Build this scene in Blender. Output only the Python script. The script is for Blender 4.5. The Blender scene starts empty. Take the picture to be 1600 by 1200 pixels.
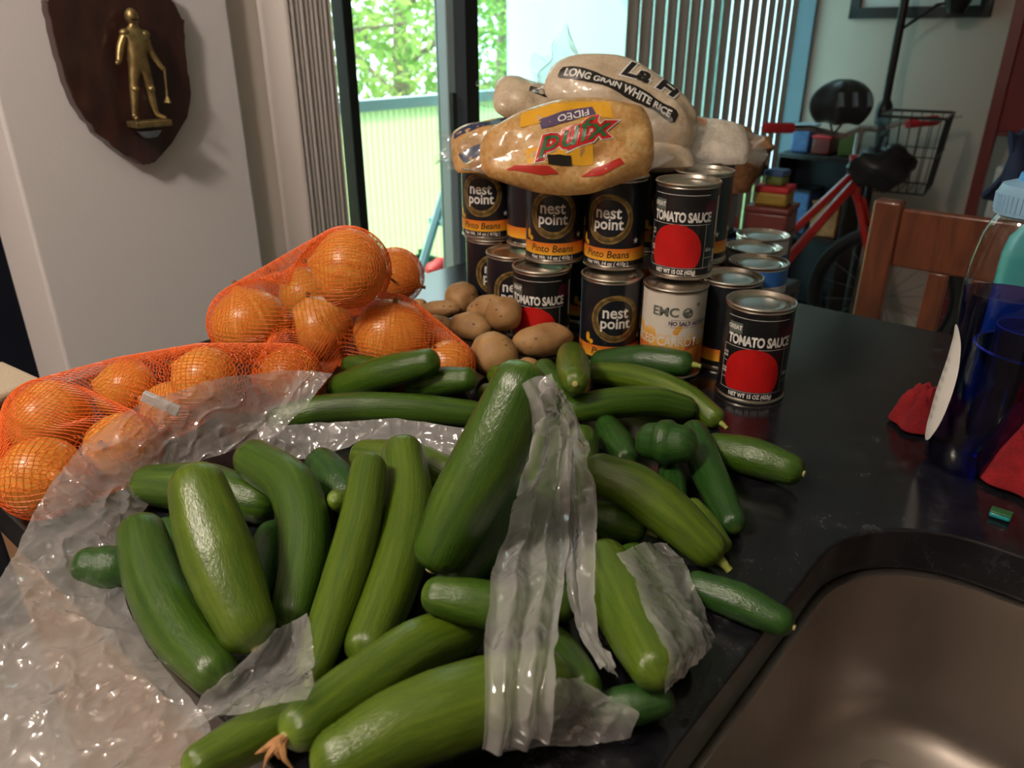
import bpy, bmesh, math, random
import numpy as np
from mathutils import Vector, Matrix, noise
random.seed(7)
scene = bpy.context.scene
COL = scene.collection
# ------------------------------------------------------------------ camera, world, sun, exposure
CZ = 1.292; TOP = 0.92            # camera height, counter top height
PITCH = math.radians(24.5)
cam_d = bpy.data.cameras.new('camera'); cam = bpy.data.objects.new('camera', cam_d); COL.objects.link(cam)
cam.location = (0, 0, CZ); cam.rotation_euler = (math.radians(90) - PITCH, 0, 0)
cam_d.sensor_width = 36; cam_d.lens = 27; cam_d.clip_start = 0.01
cam_d.dof.use_dof = True; cam_d.dof.focus_distance = 0.66; cam_d.dof.aperture_fstop = 9.0
scene.camera = cam
scene.view_settings.view_transform = 'Standard'; scene.view_settings.look = 'None'
scene.view_settings.gamma = 1.0; scene.view_settings.use_curve_mapping = False
scene.view_settings.exposure = 0.08
scene.cycles.transparent_max_bounces = 24; scene.cycles.max_bounces = 10
scene.cycles.sample_clamp_indirect = 4.0
world = bpy.data.worlds.new('sky'); scene.world = world; world.use_nodes = True
wbg = world.node_tree.nodes['Background']
wbg.inputs['Color'].default_value = (0.74, 0.91, 1.0, 1); wbg.inputs['Strength'].default_value = 4.8
sun_d = bpy.data.lights.new('sun', 'SUN'); sun = bpy.data.objects.new('sun', sun_d); COL.objects.link(sun)
sun_d.energy = 8.0; sun_d.angle = 0.02; sun_d.color = (1.0, 0.95, 0.82)
# room axes: v runs along the window wall, u towards the sink side
TH = math.radians(40); UX = Vector((math.cos(TH), -math.sin(TH), 0)); VX = Vector((math.sin(TH), math.cos(TH), 0))
def R(u, v, z=0.0): return UX*u + VX*v + Vector((0, 0, z))
sd = (UX*0.62 + VX*0.25 + Vector((0, 0, -0.95))).normalized()
sun.rotation_euler = sd.to_track_quat('-Z', 'Y').to_euler()
cp, sp = math.cos(PITCH), math.sin(PITCH)
def ray(px, py):
    x = (px-800)/1200; y = (600-py)/1200
    return Vector((x, cp+y*sp, -sp+y*cp))
def at_t(px, py, t): return ray(px, py)*t + Vector((0, 0, CZ))
def at_z(px, py, z):
    d = ray(px, py); return d*((z-CZ)/d.z) + Vector((0, 0, CZ))
def on_u(px, py, u0):
    d = ray(px, py); return d*(u0/d.dot(UX)) + Vector((0, 0, CZ))
def on_v(px, py, v0):
    d = ray(px, py); return d*(v0/d.dot(VX)) + Vector((0, 0, CZ))
# ------------------------------------------------------------------ helpers
class MB:
    def __init__(s): s.v = []; s.f = []; s.uv = []
    def add(s, vs, fs):
        o = len(s.v); s.v += [tuple(q) for q in vs]; s.f += [tuple(i+o for i in q) for q in fs]
    def box(s, c, size, M=None):
        hx, hy, hz = [q/2 for q in size]; c = Vector(c)
        P = [Vector((x, y, z)) for x in (-hx, hx) for y in (-hy, hy) for z in (-hz, hz)]
        if M is not None: P = [M @ q for q in P]
        s.add([q+c for q in P], [(0,1,3,2),(4,6,7,5),(0,4,5,1),(2,3,7,6),(0,2,6,4),(1,5,7,3)])
    def uvbox(s, u0, u1, v0, v1, z0, z1):
        P = [R(u, v, z) for u in (u0, u1) for v in (v0, v1) for z in (z0, z1)]
        s.add(P, [(0,1,3,2),(4,6,7,5),(0,4,5,1),(2,3,7,6),(0,2,6,4),(1,5,7,3)])
    def tube(s, pts, rad, seg=10, caps=True):
        pts = [Vector(q) for q in pts]; n = len(pts)
        if not hasattr(rad, '__len__'): rad = [rad]*n
        rings = []; up = None
        for i in range(n):
            t = (pts[min(i+1, n-1)]-pts[max(i-1, 0)])
            t = t.normalized() if t.length > 1e-9 else Vector((0, 0, 1))
            if up is None:
                a = Vector((0, 0, 1)) if abs(t.z) < .9 else Vector((1, 0, 0)); up = (a - t*a.dot(t)).normalized()
            else: up = (up - t*up.dot(t)).normalized()
            b = t.cross(up)
            rings.append([pts[i] + (up*math.cos(2*math.pi*k/seg)+b*math.sin(2*math.pi*k/seg))*rad[i] for k in range(seg)])
        V = [q for r in rings for q in r]; F = []
        for i in range(n-1):
            for k in range(seg):
                k2 = (k+1) % seg; F.append((i*seg+k, i*seg+k2, (i+1)*seg+k2, (i+1)*seg+k))
        if caps: F.append(tuple(range(seg-1, -1, -1))); F.append(tuple((n-1)*seg+k for k in range(seg)))
        s.add(V, F)
    def lathe(s, prof, seg=32, c=(0, 0, 0), caps=True, M=None):
        c = Vector(c); V = []; F = []
        for r, z in prof:
            for k in range(seg):
                a = 2*math.pi*k/seg; q = Vector((r*math.cos(a), r*math.sin(a), z))
                V.append((M @ q if M else q)+c)
        n = len(prof)
        for i in range(n-1):
            for k in range(seg):
                k2 = (k+1) % seg; F.append((i*seg+k, i*seg+k2, (i+1)*seg+k2, (i+1)*seg+k))
        if caps:
            if prof[0][0] > 1e-6: F.append(tuple(range(seg-1, -1, -1)))
            if prof[-1][0] > 1e-6: F.append(tuple((n-1)*seg+k for k in range(seg)))
        s.add(V, F)
    def grid(s, fn, nu, nv):
        V = [fn(i/nu, j/nv) for i in range(nu+1) for j in range(nv+1)]
        s.add(V, [(i*(nv+1)+j, (i+1)*(nv+1)+j, (i+1)*(nv+1)+j+1, i*(nv+1)+j+1) for i in range(nu) for j in range(nv)])
    def prism(s, poly, a, b, n):   # poly of (x,y) in axes a,b; n = thickness vector; origin included in a fn
        V = [a(x, y) for x, y in poly] + [a(x, y)+n for x, y in poly]; m = len(poly)
        F = [tuple(range(m)), tuple(range(2*m-1, m-1, -1))]
        F += [(i, m+i, m+(i+1) % m, (i+1) % m) for i in range(m)]
        s.add(V, F)
    def ellip(s, c, r, seg=16, rings=10, M=None, lump=0, seed=0):
        c = Vector(c); V = []; F = []
        for i in range(rings+1):
            th = math.pi*i/rings
            for k in range(seg):
                a = 2*math.pi*k/seg; q = Vector((math.sin(th)*math.cos(a), math.sin(th)*math.sin(a), math.cos(th)))
                if lump: q = q*(1+lump*noise.noise(q*1.7+Vector((seed*3.1, seed, 0))))
                q = Vector((q.x*r[0], q.y*r[1], q.z*r[2]))
                V.append((M @ q if M else q)+c)
        for i in range(rings):
            for k in range(seg):
                k2 = (k+1) % seg; F.append((i*seg+k, (i+1)*seg+k, (i+1)*seg+k2, i*seg+k2))
        s.add(V, F)
    def mesh(s, name, merge=True):
        me = bpy.data.meshes.new(name); me.from_pydata(s.v, [], s.f)
        bm = bmesh.new(); bm.from_mesh(me)
        if merge: bmesh.ops.remove_doubles(bm, verts=bm.verts, dist=1e-6)
        bmesh.ops.recalc_face_normals(bm, faces=bm.faces); bm.to_mesh(me); bm.free()
        return me
    def build(s, name, mat, parent=None, smooth=True, bevel=0, sub=0, merge=True, label=None):
        me = s.mesh(name, merge); me.materials.append(mat)
        return link(name, me, parent, smooth, bevel, sub, label)
def link(name, me, parent=None, smooth=True, bevel=0, sub=0, label=None):
    o = bpy.data.objects.new(name, me); COL.objects.link(o)
    if smooth:
        me.polygons.foreach_set('use_smooth', [True]*len(me.polygons))
        if bevel == 0 and sub == 0:
            try: me.set_sharp_from_angle(angle=math.radians(42))
            except Exception: pass
    if bevel:
        m = o.modifiers.new('bevel', 'BEVEL'); m.width = bevel; m.segments = 3; m.limit_method = 'ANGLE'; m.harden_normals = False
        me.polygons.foreach_set('use_smooth', [True]*len(me.polygons)); me.set_sharp_from_angle(angle=math.radians(60))
    if sub:
        m = o.modifiers.new('sub', 'SUBSURF'); m.levels = sub; m.render_levels = sub
    if parent is not None:
        o.parent = parent; o.matrix_parent_inverse = parent.matrix_basis.inverted()
    if label: o['label'] = label
    return o
def thing(name, label, cat, loc=(0, 0, 0), group=None, rz=0.0):
    o = bpy.data.objects.new(name, None); COL.objects.link(o); o.empty_display_size = .05
    o.location = loc; o.rotation_euler = (0, 0, rz)
    o['label'] = label; o['category'] = cat
    if group: o['group'] = group
    return o
def tag(o, label, cat, group=None):
    o['label'] = label; o['category'] = cat
    if group: o['group'] = group
    return o
def struct(o, label=None):
    o['kind'] = 'structure'
    if label: o['label'] = label
    return o
# ------------------------------------------------------------------ materials
def nm(name):
    m = bpy.data.materials.new(name); m.use_nodes = True; nt = m.node_tree
    return m, nt, nt.nodes['Principled BSDF']
def mat(name, col, rough=.5, metal=0, spec=None, noise_amt=0, nscale=30, bump=0, bscale=200, coat=0, trans=0, ior=None, sheen=0):
    m, nt, b = nm(name)
    b.inputs['Base Color'].default_value = (*col, 1); b.inputs['Roughness'].default_value = rough; b.inputs['Metallic'].default_value = metal
    if spec is not None: b.inputs['Specular IOR Level'].default_value = spec
    if coat: b.inputs['Coat Weight'].default_value = coat; b.inputs['Coat Roughness'].default_value = .08
    if trans: b.inputs['Transmission Weight'].default_value = trans
    if ior: b.inputs['IOR'].default_value = ior
    if sheen: b.inputs['Sheen Weight'].default_value = sheen
    if noise_amt or bump:
        tc = nt.nodes.new('ShaderNodeTexCoord')
    if noise_amt:
        n = nt.nodes.new('ShaderNodeTexNoise'); n.inputs['Scale'].default_value = nscale; n.inputs['Detail'].default_value = 5
        nt.links.new(tc.outputs['Object'], n.inputs['Vector'])
        r = nt.nodes.new('ShaderNodeValToRGB')
        r.color_ramp.elements[0].position = .3; r.color_ramp.elements[1].position = .7
        r.color_ramp.elements[0].color = (*[c*(1-noise_amt) for c in col], 1); r.color_ramp.elements[1].color = (*[min(1, c*(1+noise_amt)) for c in col], 1)
        nt.links.new(n.outputs['Fac'], r.inputs['Fac']); nt.links.new(r.outputs['Color'], b.inputs['Base Color'])
    if bump:
        n2 = nt.nodes.new('ShaderNodeTexNoise'); n2.inputs['Scale'].default_value = bscale; n2.inputs['Detail'].default_value = 4
        nt.links.new(tc.outputs['Object'], n2.inputs['Vector'])
        bp = nt.nodes.new('ShaderNodeBump'); bp.inputs['Strength'].default_value = bump; bp.inputs['Distance'].default_value = .002
        nt.links.new(n2.outputs['Fac'], bp.inputs['Height']); nt.links.new(bp.outputs['Normal'], b.inputs['Normal'])
    return m
def ramp(nt, stops):
    r = nt.nodes.new('ShaderNodeValToRGB'); e = r.color_ramp.elements
    while len(e) < len(stops): e.new(.5)
    for q, (p, c) in zip(e, stops): q.position = p; q.color = (*c, 1) if len(c) == 3 else c
    return r
M = {}
M['wall'] = mat('wall_paint', (.73, .71, .73), .75, bump=.12, bscale=140)
M['wall_dim'] = mat('wall_paint_dim', (.48, .40, .35), .8, bump=.12, bscale=140)  # darker copy of the wall paint, dimmer light put into its colour
M['ceiling'] = mat('ceiling_paint', (.75, .72, .68), .85, bump=.2, bscale=90)
M['floor'] = mat('floor_tan', (.40, .35, .31), .5, noise_amt=.25, nscale=6)
M['jamb'] = mat('jamb_paint', (.72, .66, .60), .6)
M['black_frame'] = mat('black_frame', (.012, .016, .018), .35)
M['grey_alu'] = mat('grey_aluminium', (.16, .20, .25), .4, metal=.4)
M['pale_alu'] = mat('pale_aluminium', (.42, .53, .60), .4, metal=.2)
M['black'] = mat('black_plastic', (.012, .012, .014), .4)
M['black_metal'] = mat('black_metal', (.014, .014, .016), .35, metal=.3)
M['red_paint'] = mat('red_enamel', (.50, .018, .015), .3, coat=.4)
M['red_rubber'] = mat('red_rubber', (.52, .02, .03), .6)
M['chrome'] = mat('chrome', (.75, .76, .78), .12, metal=1)
M['rubber'] = mat('tyre_rubber', (.018, .018, .018), .8)
M['tin'] = mat('tinned_steel', (.60, .55, .48), .3, metal=1, bump=.05, bscale=400)
M['white_print'] = mat('white_print', (.80, .78, .74), .4)
M['grey_print'] = mat('grey_print', (.12, .14, .12), .4)
M['black_print'] = mat('black_print', (.015, .012, .01), .4)
M['label_black'] = mat('label_black', (.010, .010, .012), .28, coat=.3)
M['label_navy'] = mat('label_blueblack', (.010, .012, .018), .28, coat=.3)
M['red_print'] = mat('red_print', (.52, .010, .010), .35, noise_amt=.12, nscale=40)
M['plum_print'] = mat('plum_print', (.10, .008, .025), .4)
M['green_print'] = mat('green_print', (.02, .12, .04), .4)
M['purple_print'] = mat('purple_print', (.09, .06, .14), .4)
M['gold_print'] = mat('gold_print', (.30, .20, .055), .4, noise_amt=.6, nscale=120, metal=.2)
M['yellow_print'] = mat('yellow_print', (.75, .38, .02), .4)
M['teal'] = mat('teal_plastic', (.02, .30, .32), .25)
M['cloth_red'] = mat('red_cloth', (.24, .006, .010), .95, noise_amt=.3, nscale=60, bump=.5, bscale=500)
M['towel'] = mat('beige_towel', (.52, .43, .32), .95, bump=.5, bscale=400)
M['white_plastic'] = mat('white_plastic', (.62, .60, .58), .45)
M['navy'] = mat('navy_cloth', (.012, .018, .055), .8)
M['dark_navy'] = mat('dark_navy_lacquer', (.010, .013, .024), .35)
M['maroon'] = mat('maroon_panel', (.16, .010, .014), .6, noise_amt=.25, nscale=8)
M['red_wood'] = mat('red_stained_wood', (.15, .014, .014), .4)
M['paper'] = mat('paper', (.55, .53, .52), .8)

def wood(name, c0, c1, scale=(3, 3, 40)):
    m, nt, b = nm(name); tc = nt.nodes.new('ShaderNodeTexCoord'); mp = nt.nodes.new('ShaderNodeMapping'); mp.inputs['Scale'].default_value = scale
    n = nt.nodes.new('ShaderNodeTexNoise'); n.inputs['Scale'].default_value = 4; n.inputs['Detail'].default_value = 6; n.inputs['Distortion'].default_value = .6
    r = ramp(nt, [(.3, c0), (.7, c1)])
    nt.links.new(tc.outputs['Object'], mp.inputs['Vector']); nt.links.new(mp.outputs['Vector'], n.inputs['Vector'])
    nt.links.new(n.outputs['Fac'], r.inputs['Fac']); nt.links.new(r.outputs['Color'], b.inputs['Base Color'])
    b.inputs['Roughness'].default_value = .35; b.inputs['Coat Weight'].default_value = .3
    return m
M['chair_wood'] = wood('chair_wood', (.10, .026, .012), (.20, .055, .022), (14, 14, 2))
M['shield_wood'] = wood('shield_wood', (.022, .008, .008), (.055, .018, .014), (10, 10, 3))
M['cabinet_wood'] = wood('cabinet_wood', (.26, .13, .05), (.36, .19, .08), (10, 10, 2))
M['brass'] = mat('aged_brass', (.36, .27, .12), .42, metal=.85, noise_amt=.4, nscale=60)
def granite():
    m, nt, b = nm('black_granite'); tc = nt.nodes.new('ShaderNodeTexCoord')
    n = nt.nodes.new('ShaderNodeTexNoise'); n.inputs['Scale'].default_value = 55; n.inputs['Detail'].default_value = 8; n.inputs['Roughness'].default_value = .75
    r = ramp(nt, [(.42, (.006, .006, .008)), (.58, (.013, .013, .016)), (.70, (.045, .045, .05))])
    v = nt.nodes.new('ShaderNodeTexVoronoi'); v.inputs['Scale'].default_value = 260
    r2 = ramp(nt, [(.0, (.12, .11, .10)), (.12, (0, 0, 0))])
    mx = nt.nodes.new('ShaderNodeMix'); mx.data_type = 'RGBA'; mx.blend_type = 'ADD'; mx.inputs[0].default_value = .35
    for a in (n, v): nt.links.new(tc.outputs['Object'], a.inputs['Vector'])
    nt.links.new(n.outputs['Fac'], r.inputs['Fac']); nt.links.new(v.outputs['Distance'], r2.inputs['Fac'])
    nt.links.new(r.outputs['Color'], mx.inputs[6]); nt.links.new(r2.outputs['Color'], mx.inputs[7]); nt.links.new(mx.outputs[2], b.inputs['Base Color'])
    b.inputs['Roughness'].default_value = .16
    return m
M['granite'] = granite()
def steel():
    m, nt, b = nm('brushed_steel'); tc = nt.nodes.new('ShaderNodeTexCoord'); mp = nt.nodes.new('ShaderNodeMapping'); mp.inputs['Scale'].default_value = (1, 60, 1)
    mp.inputs['Rotation'].default_value = (0, 0, TH)
    n = nt.nodes.new('ShaderNodeTexNoise'); n.inputs['Scale'].default_value = 12; n.inputs['Detail'].default_value = 5
    nt.links.new(tc.outputs['Object'], mp.inputs['Vector']); nt.links.new(mp.outputs['Vector'], n.inputs['Vector'])
    r = ramp(nt, [(.3, (.34, .34, .34)), (.7, (.46, .46, .46))]); nt.links.new(n.outputs['Fac'], r.inputs['Fac']); nt.links.new(r.outputs['Color'], b.inputs['Roughness'])
    b.inputs['Base Color'].default_value = (.46, .41, .37, 1); b.inputs['Metallic'].default_value = 1
    b.inputs['Anisotropic'].default_value = .5
    return m
M['steel'] = steel()
def cuke(name, dark, light, yel):
    m, nt, b = nm(name); uv = nt.nodes.new('ShaderNodeUVMap'); mp = nt.nodes.new('ShaderNodeMapping'); mp.inputs['Scale'].default_value = (6, 1.5, 1)
    oi = nt.nodes.new('ShaderNodeObjectInfo'); ad = nt.nodes.new('ShaderNodeVectorMath'); ad.operation = 'ADD'
    n = nt.nodes.new('ShaderNodeTexNoise'); n.inputs['Scale'].default_value = 1.6; n.inputs['Detail'].default_value = 6; n.inputs['Roughness'].default_value = .6
    nt.links.new(uv.outputs['UV'], mp.inputs['Vector']); nt.links.new(mp.outputs['Vector'], ad.inputs[0])
    sc = nt.nodes.new('ShaderNodeMath'); sc.operation = 'MULTIPLY'; sc.inputs[1].default_value = 37.0
    nt.links.new(oi.outputs['Random'], sc.inputs[0]); nt.links.new(sc.outputs[0], ad.inputs[1]); nt.links.new(ad.outputs[0], n.inputs['Vector'])
    r = ramp(nt, [(.25, dark), (.62, light), (.95, yel)])
    nt.links.new(n.outputs['Fac'], r.inputs['Fac'])
    # pale ends along the length
    sx = nt.nodes.new('ShaderNodeSeparateXYZ'); nt.links.new(uv.outputs['UV'], sx.inputs[0])
    e = ramp(nt, [(.0, (.34, .36, .10)), (.05, (.16, .24, .03)), (.14, (0, 0, 0)), (.90, (0, 0, 0)), (1., (.14, .2, .03))]); nt.links.new(sx.outputs['Y'], e.inputs['Fac'])
    mx = nt.nodes.new('ShaderNodeMix'); mx.data_type = 'RGBA'; mx.blend_type = 'ADD'; mx.inputs[0].default_value = .5
    nt.links.new(r.outputs['Color'], mx.inputs[6]); nt.links.new(e.outputs['Color'], mx.inputs[7]); nt.links.new(mx.outputs[2], b.inputs['Base Color'])
    b.inputs['Roughness'].default_value = .26; b.inputs['Specular IOR Level'].default_value = .55
    b.inputs['Subsurface Weight'].default_value = .0
    mp2 = nt.nodes.new('ShaderNodeMapping'); mp2.inputs['Scale'].default_value = (40, 26, 1); n2 = nt.nodes.new('ShaderNodeTexNoise'); n2.inputs['Scale'].default_value = 2.2; n2.inputs['Detail'].default_value = 3
    nt.links.new(uv.outputs['UV'], mp2.inputs['Vector']); nt.links.new(mp2.outputs['Vector'], n2.inputs['Vector'])
    bp = nt.nodes.new('ShaderNodeBump'); bp.inputs['Strength'].default_value = .32; bp.inputs['Distance'].default_value = .0012
    mp3 = nt.nodes.new('ShaderNodeMapping'); mp3.inputs['Scale'].default_value = (34, 30, 1); vr = nt.nodes.new('ShaderNodeTexVoronoi'); vr.inputs['Scale'].default_value = 1.0; vr.feature = 'SMOOTH_F1'
    nt.links.new(uv.outputs['UV'], mp3.inputs['Vector']); nt.links.new(mp3.outputs['Vector'], vr.inputs['Vector'])
    ma = nt.nodes.new('ShaderNodeMath'); ma.operation = 'MULTIPLY_ADD'; ma.inputs[1].default_value = .7; nt.links.new(vr.outputs['Distance'], ma.inputs[0]); nt.links.new(n2.outputs['Fac'], ma.inputs[2])
    nt.links.new(ma.outputs[0], bp.inputs['Height']); nt.links.new(bp.outputs['Normal'], b.inputs['Normal'])
    return m
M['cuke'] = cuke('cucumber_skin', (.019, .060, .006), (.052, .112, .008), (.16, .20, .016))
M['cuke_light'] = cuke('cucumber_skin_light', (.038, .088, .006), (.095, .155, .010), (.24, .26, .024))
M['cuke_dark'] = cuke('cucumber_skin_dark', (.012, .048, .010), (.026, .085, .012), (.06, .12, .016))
M['stem'] = mat('cucumber_stem', (.26, .30, .06), .6)
M['scar'] = mat('cucumber_scar', (.42, .38, .16), .7)
M['dry_flower'] = mat('dried_blossom', (.40, .20, .08), .8, noise_amt=.4, nscale=200)
def onion():
    m, nt, b = nm('onion_skin'); uv = nt.nodes.new('ShaderNodeUVMap'); mp = nt.nodes.new('ShaderNodeMapping'); mp.inputs['Scale'].default_value = (22, 1.2, 1)
    oi = nt.nodes.new('ShaderNodeObjectInfo'); ad = nt.nodes.new('ShaderNodeVectorMath'); ad.operation = 'ADD'
    n = nt.nodes.new('ShaderNodeTexNoise'); n.inputs['Scale'].default_value = 1.4; n.inputs['Detail'].default_value = 4
    nt.links.new(uv.outputs['UV'], mp.inputs['Vector']); nt.links.new(mp.outputs['Vector'], ad.inputs[0]); nt.links.new(oi.outputs['Random'], ad.inputs[1]); nt.links.new(ad.outputs[0], n.inputs['Vector'])
    r = ramp(nt, [(.2, (.58, .20, .025)), (.5, (.74, .32, .05)), (.8, (.86, .48, .12))]); nt.links.new(n.outputs['Fac'], r.inputs['Fac'])
    nt.links.new(r.outputs['Color'], b.inputs['Base Color']); b.inputs['Roughness'].default_value = .32
    return m
M['onion'] = onion()
M['onion_root'] = mat('onion_root', (.20, .10, .04), .9)
M['net'] = mat('orange_net', (.90, .17, .025), .4)
def potato():
    m, nt, b = nm('potato_skin'); tc = nt.nodes.new('ShaderNodeTexCoord')
    n = nt.nodes.new('ShaderNodeTexNoise'); n.inputs['Scale'].default_value = 38; n.inputs['Detail'].default_value = 8
    v = nt.nodes.new('ShaderNodeTexNoise'); v.inputs['Scale'].default_value = 210; v.inputs['Detail'].default_value = 2
    r = ramp(nt, [(.3, (.26, .13, .045)), (.7, (.46, .27, .11))]); r2 = ramp(nt, [(.62, (1, 1, 1)), (.78, (.65, .55, .45))])
    mx = nt.nodes.new('ShaderNodeMix'); mx.data_type = 'RGBA'; mx.blend_type = 'MULTIPLY'; mx.inputs[0].default_value = .8
    for a in (n, v): nt.links.new(tc.outputs['Object'], a.inputs['Vector'])
    nt.links.new(n.outputs['Fac'], r.inputs['Fac']); nt.links.new(v.outputs['Fac'], r2.inputs['Fac'])
    nt.links.new(r.outputs['Color'], mx.inputs[6]); nt.links.new(r2.outputs['Color'], mx.inputs[7]); nt.links.new(mx.outputs[2], b.inputs['Base Color'])
    b.inputs['Roughness'].default_value = .6
    bp = nt.nodes.new('ShaderNodeBump'); bp.inputs['Strength'].default_value = .4; bp.inputs['Distance'].default_value = .002
    nt.links.new(n.outputs['Fac'], bp.inputs['Height']); nt.links.new(bp.outputs['Normal'], b.inputs['Normal'])
    return m
M['potato'] = potato()
M['eye'] = mat('potato_eye', (.20, .10, .04), .8)
def schlick(nt, nrm=None, f0=.04):
    lw = nt.nodes.new('ShaderNodeLayerWeight'); lw.inputs['Blend'].default_value = .5
    if nrm is not None: nt.links.new(nrm, lw.inputs['Normal'])
    pw = nt.nodes.new('ShaderNodeMath'); pw.operation = 'POWER'; pw.inputs[1].default_value = 5; nt.links.new(lw.outputs['Facing'], pw.inputs[0])
    mr = nt.nodes.new('ShaderNodeMapRange'); mr.inputs['To Min'].default_value = f0; mr.inputs['To Max'].default_value = 1.0; nt.links.new(pw.outputs[0], mr.inputs['Value'])
    return mr.outputs[0]
def film(name, base, haze, col=(.86, .86, .86), rough=.10, bump=.5, bscale=90):
    m, nt, b = nm(name); nt.nodes.remove(b); out = nt.nodes['Material Output']
    tr = nt.nodes.new('ShaderNodeBsdfTransparent'); tr.inputs['Color'].default_value = (.97, .97, .97, 1)
    gl = nt.nodes.new('ShaderNodeBsdfGlossy'); gl.inputs['Roughness'].default_value = rough; gl.inputs['Color'].default_value = (1, 1, 1, 1)
    df = nt.nodes.new('ShaderNodeBsdfDiffuse'); df.inputs['Color'].default_value = (*col, 1)
    tl = nt.nodes.new('ShaderNodeBsdfTranslucent'); tl.inputs['Color'].default_value = (*col, 1)
    tc = nt.nodes.new('ShaderNodeTexCoord'); n = nt.nodes.new('ShaderNodeTexVoronoi'); n.inputs['Scale'].default_value = bscale
    wn = nt.nodes.new('ShaderNodeTexNoise'); wn.inputs['Scale'].default_value = 30; mp = nt.nodes.new('ShaderNodeMapping'); mp.inputs['Scale'].default_value = (1.0, .35, .7); mp.inputs['Rotation'].default_value = (.4, .3, .6)
    va = nt.nodes.new('ShaderNodeVectorMath'); va.operation = 'MULTIPLY_ADD'; va.inputs[1].default_value = (.03, .03, .03)
    nt.links.new(tc.outputs['Object'], mp.inputs['Vector']); nt.links.new(tc.outputs['Object'], wn.inputs['Vector']); nt.links.new(wn.outputs['Color'], va.inputs[0]); nt.links.new(mp.outputs['Vector'], va.inputs[2]); nt.links.new(va.outputs[0], n.inputs['Vector'])
    bp = nt.nodes.new('ShaderNodeBump'); bp.inputs['Strength'].default_value = bump; bp.inputs['Distance'].default_value = .007
    nt.links.new(n.outputs['Distance'], bp.inputs['Height'])
    nt.links.new(bp.outputs['Normal'], gl.inputs['Normal'])
    fr = schlick(nt, bp.outputs['Normal'], .10)
    m1 = nt.nodes.new('ShaderNodeMixShader'); m1.inputs[0].default_value = .5; nt.links.new(df.outputs[0], m1.inputs[1]); nt.links.new(tl.outputs[0], m1.inputs[2])
    lw = nt.nodes.new('ShaderNodeLayerWeight'); lw.inputs['Blend'].default_value = .35; nt.links.new(bp.outputs['Normal'], lw.inputs['Normal'])
    n2 = nt.nodes.new('ShaderNodeTexNoise'); n2.inputs['Scale'].default_value = 28; n2.inputs['Detail'].default_value = 4; nt.links.new(tc.outputs['Object'], n2.inputs['Vector'])
    mr = nt.nodes.new('ShaderNodeMapRange'); mr.inputs['To Min'].default_value = base; mr.inputs['To Max'].default_value = haze
    ml = nt.nodes.new('ShaderNodeMath'); ml.operation = 'ADD'; nt.links.new(lw.outputs['Facing'], ml.inputs[0]); nt.links.new(n2.outputs['Fac'], ml.inputs[1])
    mr.inputs['From Min'].default_value = .35; mr.inputs['From Max'].default_value = 1.5
    nt.links.new(ml.outputs[0], mr.inputs['Value'])
    m2 = nt.nodes.new('ShaderNodeMixShader'); nt.links.new(mr.outputs[0], m2.inputs[0]); nt.links.new(tr.outputs[0], m2.inputs[1]); nt.links.new(m1.outputs[0], m2.inputs[2])
    m3 = nt.nodes.new('ShaderNodeMixShader'); nt.links.new(fr, m3.inputs[0]); nt.links.new(m2.outputs[0], m3.inputs[1]); nt.links.new(gl.outputs[0], m3.inputs[2])
    nt.links.new(m3.outputs[0], out.inputs['Surface'])
    return m
M['film'] = film('clear_poly_film', .22, .56, col=(.96,.95,.95), rough=.10, bump=1.0, bscale=60)
M['film_thick'] = film('folded_poly_film', .30, .64, col=(.96,.95,.95), rough=.10, bump=.7, bscale=50)
M['film_clear'] = film('clear_wrap_film', .05, .35, bump=.3, bscale=40)
def glass(name, col, refl=1.45):
    m, nt, b = nm(name); nt.nodes.remove(b); out = nt.nodes['Material Output']
    tr = nt.nodes.new('ShaderNodeBsdfTransparent'); tr.inputs['Color'].default_value = (*col, 1)
    gl = nt.nodes.new('ShaderNodeBsdfGlossy'); gl.inputs['Roughness'].default_value = .02
    fr = schlick(nt)
    mx = nt.nodes.new('ShaderNodeMixShader'); nt.links.new(fr, mx.inputs[0]); nt.links.new(tr.outputs[0], mx.inputs[1]); nt.links.new(gl.outputs[0], mx.inputs[2]); nt.links.new(mx.outputs[0], out.inputs['Surface'])
    return m
M['pane'] = glass('window_glass', (.93, .97, .95)); M['pane_tint'] = glass('tinted_window_glass', (.84, .96, .96))
def copy_thing(root, loc, rz, label, group=None):
    r = root.copy(); COL.objects.link(r); r.location = loc; r.rotation_euler = (0, 0, rz); r['label'] = label
    if group: r['group'] = group
    for ch in list(root.children):
        c = ch.copy(); COL.objects.link(c); c.parent = r
        for g in ch.children:
            q = g.copy(); COL.objects.link(q); q.parent = c
    return r
# ------------------------------------------------------------------ the room
def vpx(px, py, u0): return on_u(px, py, u0).dot(VX)
U0, U1 = -1.38, -1.41                       # wall plane, window plane
VW0 = vpx(111, 600, U0); VW1 = vpx(402, 340, U0)
VD0 = vpx(470, 100, U1); VE = vpx(1250, 120, U1)+.10
CEIL = 2.45; VB = -1.7; UR = 2.3; UH = -2.6
b = MB(); b.uvbox(UH, UR, VB, VE+.1, -.1, 0); struct(b.build('floor', M['floor'], smooth=False))
b = MB(); b.uvbox(UH, UR, VB, VE+.1, CEIL, CEIL+.1); struct(b.build('ceiling', M['ceiling'], smooth=False))
b = MB(); b.uvbox(U0-.16, U0, VW0, VW1, 0, CEIL); struct(b.build('wall_left', M['wall'], smooth=False, bevel=.006), 'pale wall that carries the shield plaque')
b = MB(); b.uvbox(U1-.1, U1, VW1-.02, VD0, 0, CEIL); b.uvbox(U1-.1, U1, VD0, VE, 2.12, CEIL); struct(b.build('wall_window', M['jamb'], smooth=False))
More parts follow.
